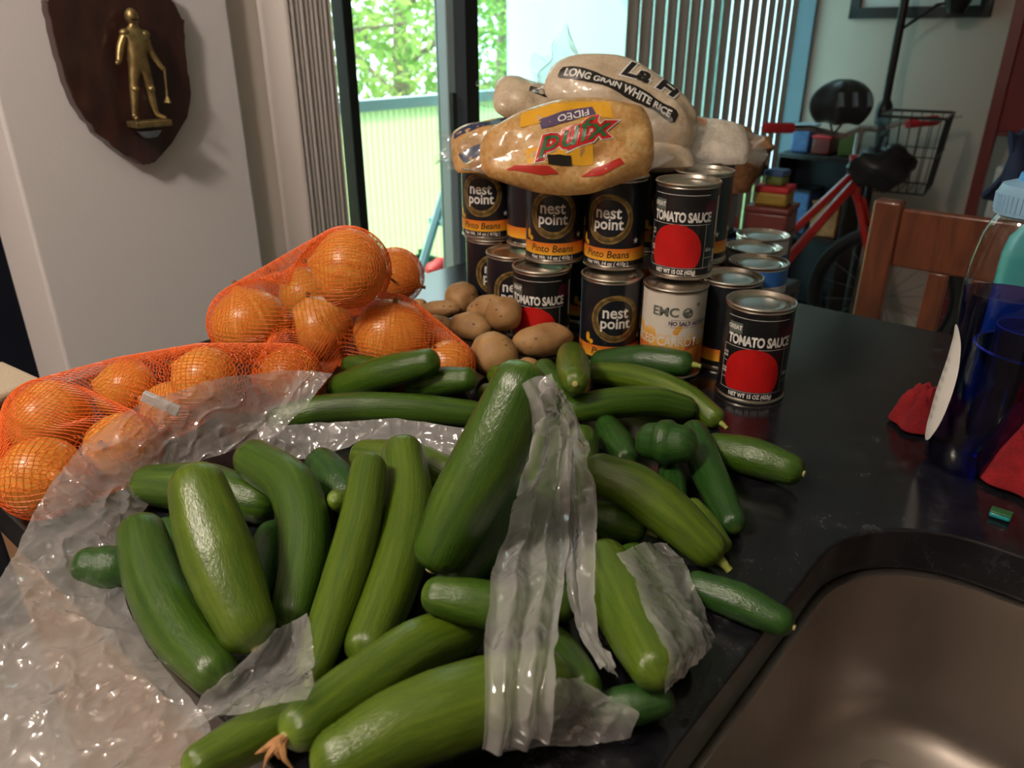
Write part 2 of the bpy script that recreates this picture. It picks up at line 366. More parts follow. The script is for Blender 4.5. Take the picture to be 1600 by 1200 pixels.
b = MB(); b.uvbox(U1-.1, UR, VE, VE+.1, 0, CEIL); struct(b.build('wall_back', M['wall_dim'], smooth=False))
b = MB(); b.uvbox(UR, UR+.1, VB, VE+.1, 0, CEIL); struct(b.build('wall_right', M['wall_dim'], smooth=False))
b = MB(); b.uvbox(UH, UR, VB-.1, VB, 0, CEIL); struct(b.build('wall_front', M['wall_dim'], smooth=False))
b = MB(); b.uvbox(UH-.1, UH, VB, VW0+.3, 0, CEIL); b.uvbox(UH, U0-.16, VW0+.3, VW0+.4, 0, CEIL); struct(b.build('wall_hall', M['wall_dim'], smooth=False))
b = MB(); b.uvbox(U1+.001, U1+.013, VW1, VD0, 0, .09); struct(b.build('baseboard_left', M['jamb'], smooth=False))
b = MB(); b.uvbox(U1+.05, UR, VE-.014, VE-.001, 0, .09); struct(b.build('baseboard_back', M['jamb'], smooth=False))
# added tall cabinet, its dark colour stands for the dark hall at far left
t = thing('hall_dark_filler', 'dark navy tall cabinet added to stand for the dark hall left of the wall end', 'cabinet', R(-2.0, VW0+.05))
b = MB(); b.uvbox(-2.25, -1.82, VW0-.45, VW0+.28, 0, 2.2); b.build('body', M['dark_navy'], t, bevel=.006)
b = MB(); b.uvbox(-1.815, -1.795, VW0-.08, VW0+.26, .08, 2.15); d = b.build('door', M['dark_navy'], t, bevel=.004)
b = MB(); b.tube([R(-1.79, VW0-.04, 1.0), R(-1.775, VW0-.04, 1.02), R(-1.775, VW0-.04, 1.16), R(-1.79, VW0-.04, 1.18)], .006); b.build('handle', M['chrome'], d)
# ---- sliding door
def bar(px0, px1, py, u0, du, z0, z1, name, m, parent):
    v0 = vpx(px0, py, u0); v1 = vpx(px1, py, u0); b = MB(); b.uvbox(u0-du, u0, v0, v1, z0, z1); return b.build(name, m, parent, bevel=.003)
dr = bpy.data.objects.new('door_1', None); COL.objects.link(dr); dr['kind'] = 'structure'; dr['label'] = 'sliding glass balcony door behind the cans'
dr.location = R(U1, (VD0+VE)/2)
va = vpx(551, 90, U1); vb_ = vpx(566, 90, U1); vc = vpx(703, 90, U1); vd = vpx(758, 90, U1)
b = MB(); b.uvbox(U1-.06, U1-.02, va, vb_, .04, 2.1); b.build('screen_stile', M['black_frame'], dr, bevel=.003, label='thin black upright')
w3 = (vd-vc)
b = MB(); b.uvbox(U1-.05, U1-.01, vc, vc+w3*.22, .04, 2.1); q = b.build('door_stile', M['pale_alu'], dr, bevel=.003, label='pale edge of the sliding panel')
b = MB(); b.uvbox(U1-.008, U1+.004, vc+w3*.02, vc+w3*.14, 1.02, 1.16); b.build('latch', M['black_frame'], q, bevel=.002)
b = MB(); b.uvbox(U1-.06, U1-.012, vc+w3*.22, vc+w3*.56, .04, 2.1); b.build('door_stile', M['grey_alu'], dr, bevel=.003)
b = MB(); b.uvbox(U1-.09, U1-.02, vc+w3*.56, vd, .04, 2.1); b.build('door_stile', M['black_frame'], dr, bevel=.003)
b = MB(); b.uvbox(U1-.1, U1, VD0, VE, 0, .04); b.build('threshold', M['grey_alu'], dr, bevel=.003)
b = MB(); b.uvbox(U1-.1, U1, VD0, VE, 2.09, 2.12); b.build('head_rail', M['grey_alu'], dr, bevel=.003)
b = MB(); b.uvbox(U1-.045, U1-.039, vb_, vc, .04, 2.09); b.build('pane', M['pane'], dr, smooth=False)
b = MB(); b.uvbox(U1-.075, U1-.069, vd, VE-.03, .04, 2.09); b.build('pane', M['pane_tint'], dr, smooth=False, label='cyan tinted glass pane')
b = MB(); b.uvbox(U1-.1, U1, VE-.03, VE, .04, 2.09); b.build('door_jamb', M['grey_alu'], dr, bevel=.003)
pl = bpy.data.lights.new('window_portal', 'AREA'); pl.shape = 'RECTANGLE'; pl.size = VE-VD0; pl.size_y = 2.06; pl.cycles.is_portal = True
po = bpy.data.objects.new('window_portal', pl); COL.objects.link(po); po.location = R(U1-.12, (VD0+VE)/2, 1.06)
po.rotation_euler = Matrix((VX.to_tuple(), (0, 0, 1), UX.to_tuple())).transposed().to_euler() if False else UX.to_track_quat('-Z', 'Z').to_euler()
# ---- vertical blinds
M['slat'] = mat('blind_slat_vinyl', (.56, .52, .50), .55)
def slat_mesh(w, h):
    b = MB()
    def fn(i, j):
        a = (j-.5)*w; return Vector((a, .10*w*(1-(2*(j-.5))**2), -h*i))
    b.grid(fn, 1, 6); me = b.mesh('slat'); me.materials.append(M['slat']); return me
def blind(label, v0, v1, n, ang, uu, jit, wd=.089):
    sl = slat_mesh(wd, 2.02)
    t = thing('vertical_blind', label, 'blind', R(uu, (v0+v1)/2, 2.1))
    b = MB(); b.uvbox(uu-.02, uu+.02, v0-.03, v1+.03, 2.08, 2.115); b.build('head_rail', M['pale_alu'], t, bevel=.003)
    for k in range(n):
        v = v0+(v1-v0)*(k+.5)/n
        o = link('slat', sl, t)
        o.matrix_parent_inverse = t.matrix_basis.inverted()
        o.location = R(uu, v, 2.08); o.rotation_euler = (0, 0, math.radians(50)+ang+random.uniform(-jit, jit))
        m = o.modifiers.new('solid', 'SOLIDIFY'); m.thickness = .0012
    return t
sv0 = vpx(430, 100, U1+.04); sv1 = vpx(503, 100, U1+.04)
blind('stack of closed beige vertical blind slats left of the sliding door', sv0, sv1, 10, math.radians(-36), U1+.045, .08, .056)
bv0 = vpx(972, 60, U1+.05); bv1 = vpx(1238, 60, U1+.05)
blind('spread out beige vertical blind slats covering the right of the sliding door', bv0, bv1, 17, math.radians(3), U1+.06, .04, (bv1-bv0)/17*.93)
# ---- balcony
zr = 1.05; ur = at_z(620, 157, zr).dot(UX); vp_ = vpx(818, 100, ur)
M['concrete'] = mat('balcony_concrete', (.45, .43, .38), .9, noise_amt=.2, nscale=5)
b = MB(); b.uvbox(ur-.1, U1-.1, VD0-1.2, VE+1.0, -.12, -.02); struct(b.build('ground_balcony', M['concrete'], smooth=False))
m, nt, bs = nm('pale_green_panel'); bs.inputs['Base Color'].default_value = (.72, .80, .48, 1); bs.inputs['Roughness'].default_value = .6
tl = nt.nodes.new('ShaderNodeBsdfTranslucent'); tl.inputs['Color'].default_value = (.66, .80, .42, 1); mx = nt.nodes.new('ShaderNodeMixShader'); mx.inputs[0].default_value = .55
nt.links.new(bs.outputs[0], mx.inputs[1]); nt.links.new(tl.outputs[0], mx.inputs[2]); nt.links.new(mx.outputs[0], nt.nodes['Material Output'].inputs['Surface']); M['panel'] = m
t = thing('balcony_railing', 'pale yellow-green corrugated balcony railing with grey-blue top rail', 'railing', R(ur, 1.6, 0))
v0, v1 = VD0-1.0, vp_
b = MB(); n = int((v1-v0)/.006)
b.grid(lambda i, j: R(ur+.005*math.cos((v0+(v1-v0)*i)*2*math.pi/.03), v0+(v1-v0)*i, .0+(zr-.03)*j), n, 1); b.build('corrugated_panel', M['panel'], t)
b = MB(); b.uvbox(ur-.03, ur+.03, v0, v1, zr-.03, zr+.012); b.build('top_rail', M['pale_alu'], t, bevel=.004)
b = MB(); b.uvbox(ur-.02, ur+.02, v0, v1, -.02, .03); b.build('bottom_rail', M['pale_alu'], t, bevel=.004)
M['white_render'] = mat('white_render', (.66, .86, .83), .8, bump=.2, bscale=60)
b = MB(); b.uvbox(ur-.1, U1-.1, vp_, vp_+.1, -.02, 2.6); struct(b.build('wall_balcony', M['white_render'], smooth=False), 'bright white partition wall of the balcony')
b = MB(); b.uvbox(-3.5, -3.4, vpx(830, 100, -3.4), VE+3.5, -1.4, 3.2); struct(b.build('wall_sky_screen', M['white_render'], smooth=False), 'pale wall added outside to keep bright sky out of the blind gaps')  # added wall, holds the bright sky back behind the slat gaps
b = MB(); b.uvbox(-9.5, ur-.1, -2, 16, -1.5, -1.4); M['lawn'] = mat('lawn', (.10, .17, .04), .9, noise_amt=.4, nscale=3); struct(b.build('ground_garden', M['lawn'], smooth=False))
# ---- trees beyond the balcony
m, nt, bs = nm('leaf_green'); bs.inputs['Roughness'].default_value = .4
oi = nt.nodes.new('ShaderNodeNewGeometry'); r = ramp(nt, [(0, (.13, .26, .05)), (.6, (.28, .44, .10)), (1, (.50, .56, .18))]); nt.links.new(oi.outputs['Random Per Island'], r.inputs['Fac'])
nt.links.new(r.outputs['Color'], bs.inputs['Base Color']); tl = nt.nodes.new('ShaderNodeBsdfTranslucent'); nt.links.new(r.outputs['Color'], tl.inputs['Color'])
mx = nt.nodes.new('ShaderNodeMixShader'); mx.inputs[0].default_value = .5; nt.links.new(bs.outputs[0], mx.inputs[1]); nt.links.new(tl.outputs[0], mx.inputs[2]); nt.links.new(mx.outputs[0], nt.nodes['Material Output'].inputs['Surface']); M['leaf'] = m
M['bark'] = mat('bark', (.22, .17, .12), .9, noise_amt=.4, nscale=20, bump=.6, bscale=60)
def tree(label, u, v, seed, rad):
    rnd = random.Random(seed); c = R(u, v, 1.5); t = thing('garden_tree', label, 'tree', R(u, v, -1.4), 'trees beyond the balcony railing')
    b = MB(); b.tube([R(u, v, -1.4), R(u+.05, v, .0), R(u, v+.08, 1.0), R(u+.05, v+.1, 2.4)], [.12, .10, .08, .03]); tr = b.build('trunk', M['bark'], t)
    for k in range(9):
        a = rnd.uniform(0, 6.28); z = rnd.uniform(.2, 2.0); L = rad*rnd.uniform(.5, .9)
        b = MB(); p0 = R(u, v+.05, z-.2); p2 = p0+Vector((math.cos(a)*L, math.sin(a)*L, rnd.uniform(.2, .7))); b.tube([p0, (p0+p2)/2+Vector((0, 0, .12)), p2], [.035, .022, .008], 6); b.build('branch', M['bark'], t)
    b = MB()
    for k in range(4200):
        d = Vector((rnd.gauss(0, 1), rnd.gauss(0, 1), rnd.gauss(0, 1))).normalized()*rad*rnd.uniform(.25, 1)**.6
        p = c+Vector((d.x, d.y, d.z*1.15)); s = rnd.uniform(.035, .07)
        a = Vector((rnd.gauss(0, 1), rnd.gauss(0, 1), rnd.gauss(0, 1))).normalized(); w = a.cross(Vector((rnd.gauss(0, 1), rnd.gauss(0, 1), rnd.gauss(0, 1)))).normalized(); nn = a.cross(w)*s*.12
        b.add([p-a*s, p-w*s*.45+nn, p+a*s, p+w*s*.45+nn], [(0, 1, 2), (0, 2, 3)])
    o = b.build('foliage', M['leaf'], t, smooth=False, merge=False); o['kind'] = 'stuff'
tree('sunlit leafy tree seen through the left edge of the balcony door', -5.2, 3.2, 1, 1.35)
tree('sunlit leafy tree standing behind the middle of the balcony railing', -5.9, 5.3, 2, 1.4)
tree('sunlit leafy tree seen through the tinted pane beside the white partition', -6.6, 7.6, 3, 1.5)
# ---- ladder and odds and ends on the balcony
M['blue_alu'] = mat('blue_grey_aluminium', (.25, .45, .58), .4, metal=.3)
t = thing('step_ladder', 'light blue aluminium step ladder leaning open beside the door stile', 'ladder', R(-2.0, 2.2, -.02))
def lad(v, du): return R(-1.95+du, v, 0)
pA = on_u(706, 262, -1.95); pB = on_u(652, 440, -1.95)
d0 = (pB-pA); d0 = d0/(-d0.z)
for k, dv in enumerate((0, .34)):
    top = pA+VX*dv; bot = top+d0*(top.z+.02); b = MB(); b.tube([top, bot], .016, 6); b.build('rail', M['blue_alu'], t)
    bot2 = R(-1.95, top.dot(VX)+.16, -.02); b = MB(); b.tube([top, bot2], .011, 6); b.build('back_leg', M['blue_alu'], t)
for k in range(4):
    f = .2+.22*k; p = pA+d0*(pA.z+.02)*f; b = MB(); b.box(p+VX*.17, (.34, .07, .02), Matrix.Rotation(math.radians(50), 3, 'Z')); b.build('step', M['blue_alu'], t)
t = thing('plastic_crate', 'dark teal plastic crate on the balcony behind the top onion', 'crate', R(-2.2, 1.8, -.02))
b = MB(); M['crate'] = mat('dark_teal_crate', (.02, .12, .11), .5)
cc = on_u(652, 425, -2.2); cu, cv = -2.2, cc.dot(VX); zt = cc.z+.06
for (a0, a1, b0, b1) in ((-.14, .14, -.16, -.145), (-.14, .14, .145, .16), (-.14, -.125, -.16, .16), (.125, .14, -.16, .16)):
    for z0 in np.arange(0, zt-.03, .07): b.uvbox(cu+a0, cu+a1, cv+b0, cv+b1, float(z0)-.02, float(z0)+.03)
    b2 = (a0, a1)
b.uvbox(cu-.14, cu+.14, cv-.16, cv+.16, -.02, .0)
for s1 in (-.13, .13):
    for s2 in (-.15, .15): b.uvbox(cu+s1-.01, cu+s1+.01, cv+s2-.01, cv+s2+.01, 0, zt-.02)
b.build('body', M['crate'], t)
t = thing('toy_car', 'red and white toy with pale blue wheels on the balcony', 'toy', on_u(690, 440, -1.78)*1)
tc = on_u(690, 425, -1.78); b = MB(); b.ellip(tc, (.05, .04, .05), lump=.3); b.build('cab', M['red_rubber'], t)
b = MB(); b.tube([tc+Vector((0, 0, -.02)), tc+Vector((.02, 0, -.1)), tc+Vector((.04, 0, -.2))], [.03, .035, .03]); b.build('body', M['white_plastic'], t)
b = MB(); b.tube([tc+Vector((.04, -.03, -.2)), tc+Vector((.04, .03, -.2))], .05, 16); b.build('wheel', M['blue_alu'], t)
b = MB(); b.tube([tc+Vector((-.04, -.03, -.62)), tc+Vector((.02, .0, -.3)), tc+Vector((.04, .0, -.2))], .02, 8); b.build('leg', M['blue_alu'], t)
t.location = (tc.x, tc.y, 0)
for ch in t.children: ch.matrix_parent_inverse = t.matrix_basis.inverted()
# ---- ceiling lamp of the kitchen (source of the warm light), behind and left of the camera
LP = Vector((-.85, .0, CEIL))
t = thing('ceiling_lamp', 'warm round ceiling lamp of the kitchen', 'lamp', LP)
b = MB(); b.lathe([(.19, 0), (.19, -.025), (.18, -.03)], 32, LP); b.build('base', M['white_plastic'], t)
m, nt, bs = nm('lamp_dome'); bs.inputs['Base Color'].default_value = (.9, .8, .65, 1); bs.inputs['Emission Color'].default_value = (1, .86, .73, 1); bs.inputs['Emission Strength'].default_value = 4.0
b = MB(); b.lathe([(.175, -.03), (.165, -.06), (.12, -.09), (.05, -.105), (0, -.107)], 32, LP); b.build('dome', m, t)
ld = bpy.data.lights.new('ceiling_lamp_light', 'POINT'); ld.shadow_soft_size = .10; ld.energy = 50; ld.color = (1, .86, .73)
lo = bpy.data.objects.new('ceiling_lamp_light', ld); COL.objects.link(lo); lo.location = LP+Vector((0, 0, -.26)); lo.parent = t; lo.matrix_parent_inverse = t.matrix_basis.inverted()
# ---- shield plaque with a knight
ps = [(330, -60), (300, 5), (318, 90), (345, 230), (405, 460), (480, 665), (610, 830), (750, 945), (905, 1035), (975, 1020), (1080, 905), (1180, 735), (1205, 580), (1180, 400), (1165, 220), (1160, 130), (1110, 50), (1080, -10), (1040, -80), (900, -160), (700, -200), (480, -160)]
pts = [on_u(x/4, y/4, U0+.03) for x, y in ps]
org = sum(pts, Vector())/len(pts)
poly = [((q-org).dot(VX), q.z-org.z) for q in pts]
pp = []
for i in range(len(poly)):
    a = poly[i]; c = poly[(i+1) % len(poly)]
    for k in range(4):
        f = k/4; j = random.uniform(-.0015, .0015)
        pp.append((a[0]+(c[0]-a[0])*f+j, a[1]+(c[1]-a[1])*f+j))
t = thing('shield_plaque', 'dark wooden shield plaque with rough carved edge on the left wall', 'plaque', R(U0, org.dot(VX), org.z))
ov = org.dot(VX)
b = MB(); b.prism(pp, lambda x, y: R(U0+.002, ov+x, org.z+y), None, UX*.024); b.build('board', M['shield_wood'], t, bevel=.004)
kc = [on_u(x/4, y/4, U0+.05) for x, y in ((820, 100), (830, 200), (840, 300), (860, 380), (835, 560), (845, 735), (940, 560), (1000, 730), (760, 260), (730, 390), (950, 360), (1015, 440), (905, 770))]
def kp(x, y, du=0.0): return on_u(x/4, y/4, U0+.052)+UX*du
kt = thing('knight_figure', 'small aged brass knight in armour standing on the shield plaque', 'figurine', kp(930, 790, -.01))
def skin_mesh(name, chain, edges, mt, parent, sub=2):
    me = bpy.data.meshes.new(name); me.from_pydata([q for q, r in chain], edges, []); me.materials.append(mt)
    o = link(name, me, parent, smooth=False); o.modifiers.new('skin', 'SKIN'); 
    for i, (q, r) in enumerate(chain): me.skin_vertices[0].data[i].radius = (r, r); 
    me.skin_vertices[0].data[0].use_root = True
    o.modifiers['skin'].use_smooth_shade = True
    m = o.modifiers.new('sub', 'SUBSURF'); m.levels = sub; m.render_levels = sub
    return o
S = (kp(840, 735)-kp(830, 60)).length/7.2      # head height
ch = [(kp(862, 400), S*.62), (kp(850, 300), S*.66), (kp(842, 215), S*.72), (kp(832, 165), S*.25), (kp(828, 120), S*.36),
      (kp(778, 215), S*.34), (kp(750, 300), S*.27), (kp(735, 390, .004), S*.2), (kp(712, 398, .008), S*.16),
      (kp(900, 222), S*.34), (kp(935, 320), S*.27), (kp(985, 405, .006), S*.2), (kp(1015, 440, .008), S*.17),
      (kp(835, 420), S*.44), (kp(838, 545), S*.34), (kp(843, 640), S*.29), (kp(842, 730), S*.2), (kp(838, 742, .012), S*.17),
      (kp(905, 430), S*.42), (kp(935, 545), S*.32), (kp(955, 640), S*.27), (kp(980, 715), S*.19), (kp(1030, 740, .008), S*.15)]
ed = [(0,1),(1,2),(2,3),(3,4),(2,5),(5,6),(6,7),(7,8),(2,9),(9,10),(10,11),(11,12),(0,13),(13,14),(14,15),(15,16),(16,17),(0,18),(18,19),(19,20),(20,21),(21,22)]
skin_mesh('body', ch, ed, M['brass'], kt)
b = MB(); b.ellip(kp(822, 105), (S*.45, S*.45, S*.58), 14, 10); b.tube([kp(822, 80), kp(815, 62)], [S*.3, S*.06], 8); hl = b.build('helmet', M['brass'], kt)
b = MB(); b.box(kp(828, 122, S*.40), (S*.6, S*.2, S*.08), Matrix.Rotation(math.radians(50), 3, 'Z')); b.build('visor_slit', M['black'], hl)
b = MB(); b.box(kp(935, 770), (.062, .034, .010), Matrix.Rotation(math.radians(50), 3, 'Z')); b.build('base', M['brass'], kt, bevel=.002)
b = MB(); b.tube([kp(1012, 420, .008), kp(1022, 560, .010), kp(1028, 640, .010)], [S*.10, S*.08, S*.10], 8); b.tube([kp(1027, 600, .01), kp(1030, 640, .01)], [S*.1, S*.28], 8); b.build('battle_axe', M['brass'], kt)
for (x, y) in ((838, 555), (937, 555)):
    b = MB(); b.ellip(kp(x, y, S*.2), (S*.28, S*.28, S*.24), 10, 8); b.build('knee_guard', M['brass'], kt)
for (x, y) in ((775, 205), (902, 215)):
    b = MB(); b.ellip(kp(x, y, S*.05), (S*.36, S*.36, S*.30), 10, 8); b.build('pauldron', M['brass'], kt)
b = MB(); b.lathe([(.001, -.012), (.012, -.010), (.02, 0)], 16, kp(930, 815)); b.build('bracket', M['grey_alu'], kt)
# ------------------------------------------------------------------ back of the room: lamp, frame, bicycle, shelf things
t = thing('floor_lamp', 'black floor lamp pole with thin side arm standing behind the bicycle', 'lamp', (0, 0, 0))
lp = on_v(1395, 100, VE-.25); lx = Vector((lp.x, lp.y, 0)); t.location = lx
b = MB(); b.lathe([(.14, 0), (.14, .015), (.05, .03), (.0, .032)], 24, lx); b.build('base', M['black_metal'], t)
b = MB(); b.tube([lx+Vector((0, 0, .02)), lx+Vector((0, 0, 1.83))], .017, 12); b.build('pole', M['black_metal'], t)
zl = on_v(1378, 175, VE-.25).z; b = MB(); b.lathe([(.03, -.05), (.035, 0), (.03, .03), (.018, .05)], 16, lx+Vector((0, 0, zl))); b.build('switch_collar', M['black_metal'], t)
za = on_v(1409, 48, VE-.25).z; side = UX*.10
b = MB(); b.tube([lx+Vector((0, 0, za)), lx+side*.4+Vector((0, 0, za+.03)), lx+side*1.2+Vector((0, 0, za+.09)), lx+side*1.8+Vector((0, 0, za+.10))], .006, 8); b.build('side_arm', M['black_metal'], t)
b = MB(); b.lathe([(.03, .0), (.07, .10), (.075, .12)], 20, lx+side*1.9+Vector((0, 0, za+.06)), caps=False); b.build('lamp_shade', M['black_metal'], t)
b = MB(); b.lathe([(.05, .0), (.12, .06), (.17, .10)], 24, lx+Vector((0, 0, 1.82)), caps=False); b.build('lamp_shade', M['black_metal'], t)
# picture frame
f0 = on_v(1326, 30, VE-.02); f1 = on_v(1547, 26, VE-.02); fu0, fu1, fz = f0.dot(UX), f1.dot(UX), (f0.z+f1.z)/2; fw = abs(on_v(1340, 30, VE).z-on_v(1340, 13, VE).z)
t = thing('picture_frame', 'black framed picture on the back wall above the floor lamp', 'picture', R((fu0+fu1)/2, VE-.01, fz))
for (a, c, e, g, nmx) in ((fu0, fu1, fz, fz+fw, 'bottom_rail'), (fu0, fu1, fz+.36, fz+.36+fw, 'top_rail'), (fu0, fu0+fw, fz, fz+.36, 'side_rail'), (fu1-fw, fu1, fz, fz+.36, 'side_rail')):
    b = MB(); b.uvbox(a, c, VE-.03, VE-.002, e, g); b.build(nmx, M['black'], t, bevel=.002)
b = MB(); b.uvbox(fu0+fw, fu1-fw, VE-.012, VE-.003, fz+fw, fz+.36); b.build('print', M['paper'], t, smooth=False)
# ---- bicycle
hb = at_t(1345, 200, 3.0)        # stem clamp
zb = hb.z
bk = thing('bicycle', 'red bicycle with wire basket and red grips parked by the back wall', 'bicycle', (hb.x, hb.y, 0))
fw_ = (UX*.95+VX*.12).normalized()      # steering direction (front wheel, basket)
sd_ = Vector((fw_.y, -fw_.x, 0))        # to the right of the rider
rr_ = (-UX*.26-VX*.96).normalized()      # frame runs this way to the rear wheel
gl_ = at_t(1196, 200, 2.85); gr_ = at_t(1463, 188, 3.02)
b = MB(); b.tube([gl_, gl_+(hb-gl_)*.45+Vector((0, 0, -.0)), hb+(gl_-hb)*.18+Vector((0, 0, -.03)), hb, hb+(gr_-hb)*.25+Vector((0, 0, -.012)), hb+(gr_-hb)*.6+Vector((0, 0, .012)), gr_], .012, 10); hbo = b.build('handlebar', M['chrome'], bk)
for g, s in ((gl_, 1), (gr_, 1)):
    d = (hb-g).normalized(); b = MB(); b.tube([g-d*.01, g, g+d*.06, g+d*.12, g+d*.125], [.014, .020, .019, .020, .014], 12); b.build('grip', M['red_rubber'], hbo, label='red rubber grip')
d = (hb-gr_).normalized(); b = MB(); b.tube([gr_+d*.13+Vector((0, 0, .01)), gr_+d*.05+fw_*.05+Vector((0, 0, .01)), gr_-d*.03+fw_*.06+Vector((0, 0, .015))], .005, 6); b.build('brake_lever', M['chrome'], hbo)
ax = -fw_*.04
hd0 = hb+Vector((0, 0, -.10)); hd1 = Vector((hb.x, hb.y, 0))+fw_*.02+Vector((0, 0, zb-.25))
b = MB(); b.tube([hb, hd0], .014, 10); b.build('stem', M['chrome'], bk)
b = MB(); b.tube([hd0, hd1], .024, 12); b.build('head_tube', M['red_paint'], bk)
wr = .30; wc = Vector((hb.x, hb.y, 0))+fw_*.20+Vector((0, 0, wr))
def ringpts(c, a, bb, r, n=40): return [c+a*math.cos(2*math.pi*k/n)*r+bb*math.sin(2*math.pi*k/n)*r for k in range(n+1)]
for s in (-1, 1):
    b = MB(); b.tube([hd1, hd1+sd_*s*.045+fw_*.03+Vector((0, 0, -.03)), hd1+sd_*s*.05+(wc-hd1)*.6, wc+sd_*s*.05], .013, 8); b.build('fork_blade', M['red_paint'], bk)
def wheel(c, axx):
    a = Vector((0, 0, 1)); bb = axx
    b = MB(); b.tube(ringpts(c, a, bb, wr-.022), .022, 10, caps=False); w = b.build('tyre', M['rubber'], bk)
    b = MB(); b.tube(ringpts(c, a, bb, wr-.05), .009, 8, caps=False); b.build('rim', M['black_metal'], w)
    n = axx.cross(a)
    b = MB(); b.tube([c-n*.03, c+n*.03], .018, 12); b.build('hub', M['chrome'], w)
    b = MB()
    for k in range(18):
        an = 2*math.pi*k/18; b.tube([c+n*(.025 if k % 2 else -.025), c+(a*math.cos(an)+bb*math.sin(an))*(wr-.05)], .0013, 4)
    b.build('spokes', M['grey_alu'], w)
wheel(wc, fw_)
bbk = Vector((hb.x, hb.y, 0))+rr_*.60+Vector((0, 0, .30)); rwc = Vector((hb.x, hb.y, 0))+rr_*1.02+Vector((0, 0, wr)); stp = Vector((hb.x, hb.y, 0))+rr_*.70+Vector((0, 0, .70))
for (p0, p1, r, nme) in ((hd1+Vector((0, 0, .05)), bbk, .019, 'down_tube'), (hd1+Vector((0, 0, .10)), bbk+(stp-bbk)*.45, .016, 'top_tube'), (bbk, stp, .017, 'seat_tube'), (bbk, rwc, .011, 'chain_stay'), (stp-(stp-bbk)*.2, rwc, .010, 'seat_stay')):
    b = MB(); mid_ = (p0+p1)/2+(Vector((0, 0, -.03)) if nme == 'top_tube' else Vector()); b.tube([p0, mid_, p1], r, 10); b.build(nme, M['red_paint'], bk)
wheel(rwc, rr_)
b = MB(); b.tube([stp, stp+Vector((0, 0, .12))], .012, 8); b.build('seat_post', M['chrome'], bk)
b = MB(); sc_ = stp+Vector((0, 0, .15)); b.tube([sc_+rr_*-.14, sc_+rr_*-.05, sc_+rr_*.05, sc_+rr_*.12, sc_+rr_*.14], [.02, .035, .06, .075, .05], 12); b.build('saddle', M['black'], bk)
b = MB(); b.tube([bbk-sd_*.06, bbk+sd_*.06], .02, 10); b.tube(ringpts(bbk+sd_*.05, Vector((0, 0, 1)), rr_, .085, 30), .005, 6, caps=False); b.build('crank', M['chrome'], bk)
# wire basket
bc = Vector((hb.x, hb.y, 0))+fw_*.19+sd_*.0; zt_, zb_ = zb+.06, zb-.21
bsk = MB()
def rect(w, d, z, n=6):
    P = []
    for (a, c) in ((-1, -1), (1, -1), (1, 1), (-1, 1), (-1, -1)): P.append(bc+sd_*a*w+fw_*c*d+Vector((0, 0, z)))
    return P
b = MB(); b.tube(rect(.15, .11, zt_), .005, 6); b.build('basket_rim', M['black_metal'], bk)
b = MB(); b.tube(rect(.13, .09, zb_), .003, 6); b.tube(rect(.15, .105, (zt_+zb_)/2), .002, 6)
for k in range(11):
    f = -1+2*k/10
    for c in (-1, 1): b.tube([bc+sd_*f*.15+fw_*c*.11+Vector((0, 0, zt_)), bc+sd_*f*.13+fw_*c*.09+Vector((0, 0, zb_))], .002, 5)
for k in range(7):
    f = -1+2*k/6
    for c in (-1, 1): b.tube([bc+sd_*c*.15+fw_*f*.11+Vector((0, 0, zt_)), bc+sd_*c*.13+fw_*f*.09+Vector((0, 0, zb_))], .002, 5)
    b.tube([bc-sd_*.13+fw_*f*.09+Vector((0, 0, zb_)), bc+sd_*.13+fw_*f*.09+Vector((0, 0, zb_))], .002, 5)
b.build('basket_wires', M['black_metal'], bk)
# helmet hanging on the handlebar
hc = at_t(1314, 166, 2.82)
t = thing('bicycle_helmet', 'black bicycle helmet hung on the left of the handlebar', 'helmet', hc)
b = MB()
def hel(i, j):
    th = i*math.pi*.74; a = j*2*math.pi
    r = .098; q = Vector((math.sin(th)*math.cos(a)*r*1.05, math.sin(th)*math.sin(a)*r*1.25, math.cos(th)*r*.9))
    rib = 1+.06*math.cos(a*6)*math.sin(th); return hc+Vector((q.x*rib*1.05, q.y*rib, q.z*rib+.005))
b.grid(hel, 14, 48); o = b.build('shell', M['black'], t); m_ = o.modifiers.new('s', 'SOLIDIFY'); m_.thickness = .018
for a in (-.05, 0, .05):
    b = MB(); b.box(hc+Vector((a, -.115, .03)), (.016, .012, .05), Matrix.Rotation(-.5, 3, 'X')); b.build('vent', M['grey_alu'], o)
b = MB(); b.tube([hc+Vector((-.05, -.03, -.03)), hc+Vector((-.02, -.02, -.10)), hc+Vector((.03, -.01, -.03))], .005, 6); b.build('strap', M['black'], t)
# dark bag slung under the basket
gc = at_t(1378, 262, 2.90)
t = thing('handlebar_bag', 'dark crumpled bag hanging below the bicycle basket', 'bag', gc)
b = MB(); b.ellip(gc, (.11, .07, .085), 20, 14, lump=.35, seed=2); b.build('pouch', M['black'], t)
b = MB(); b.tube([gc+Vector((-.03, 0, .05)), gc+Vector((-.02, .0, .11)), gc+Vector((.0, 0, .13))], .006, 6); b.build('strap', M['black'], t)
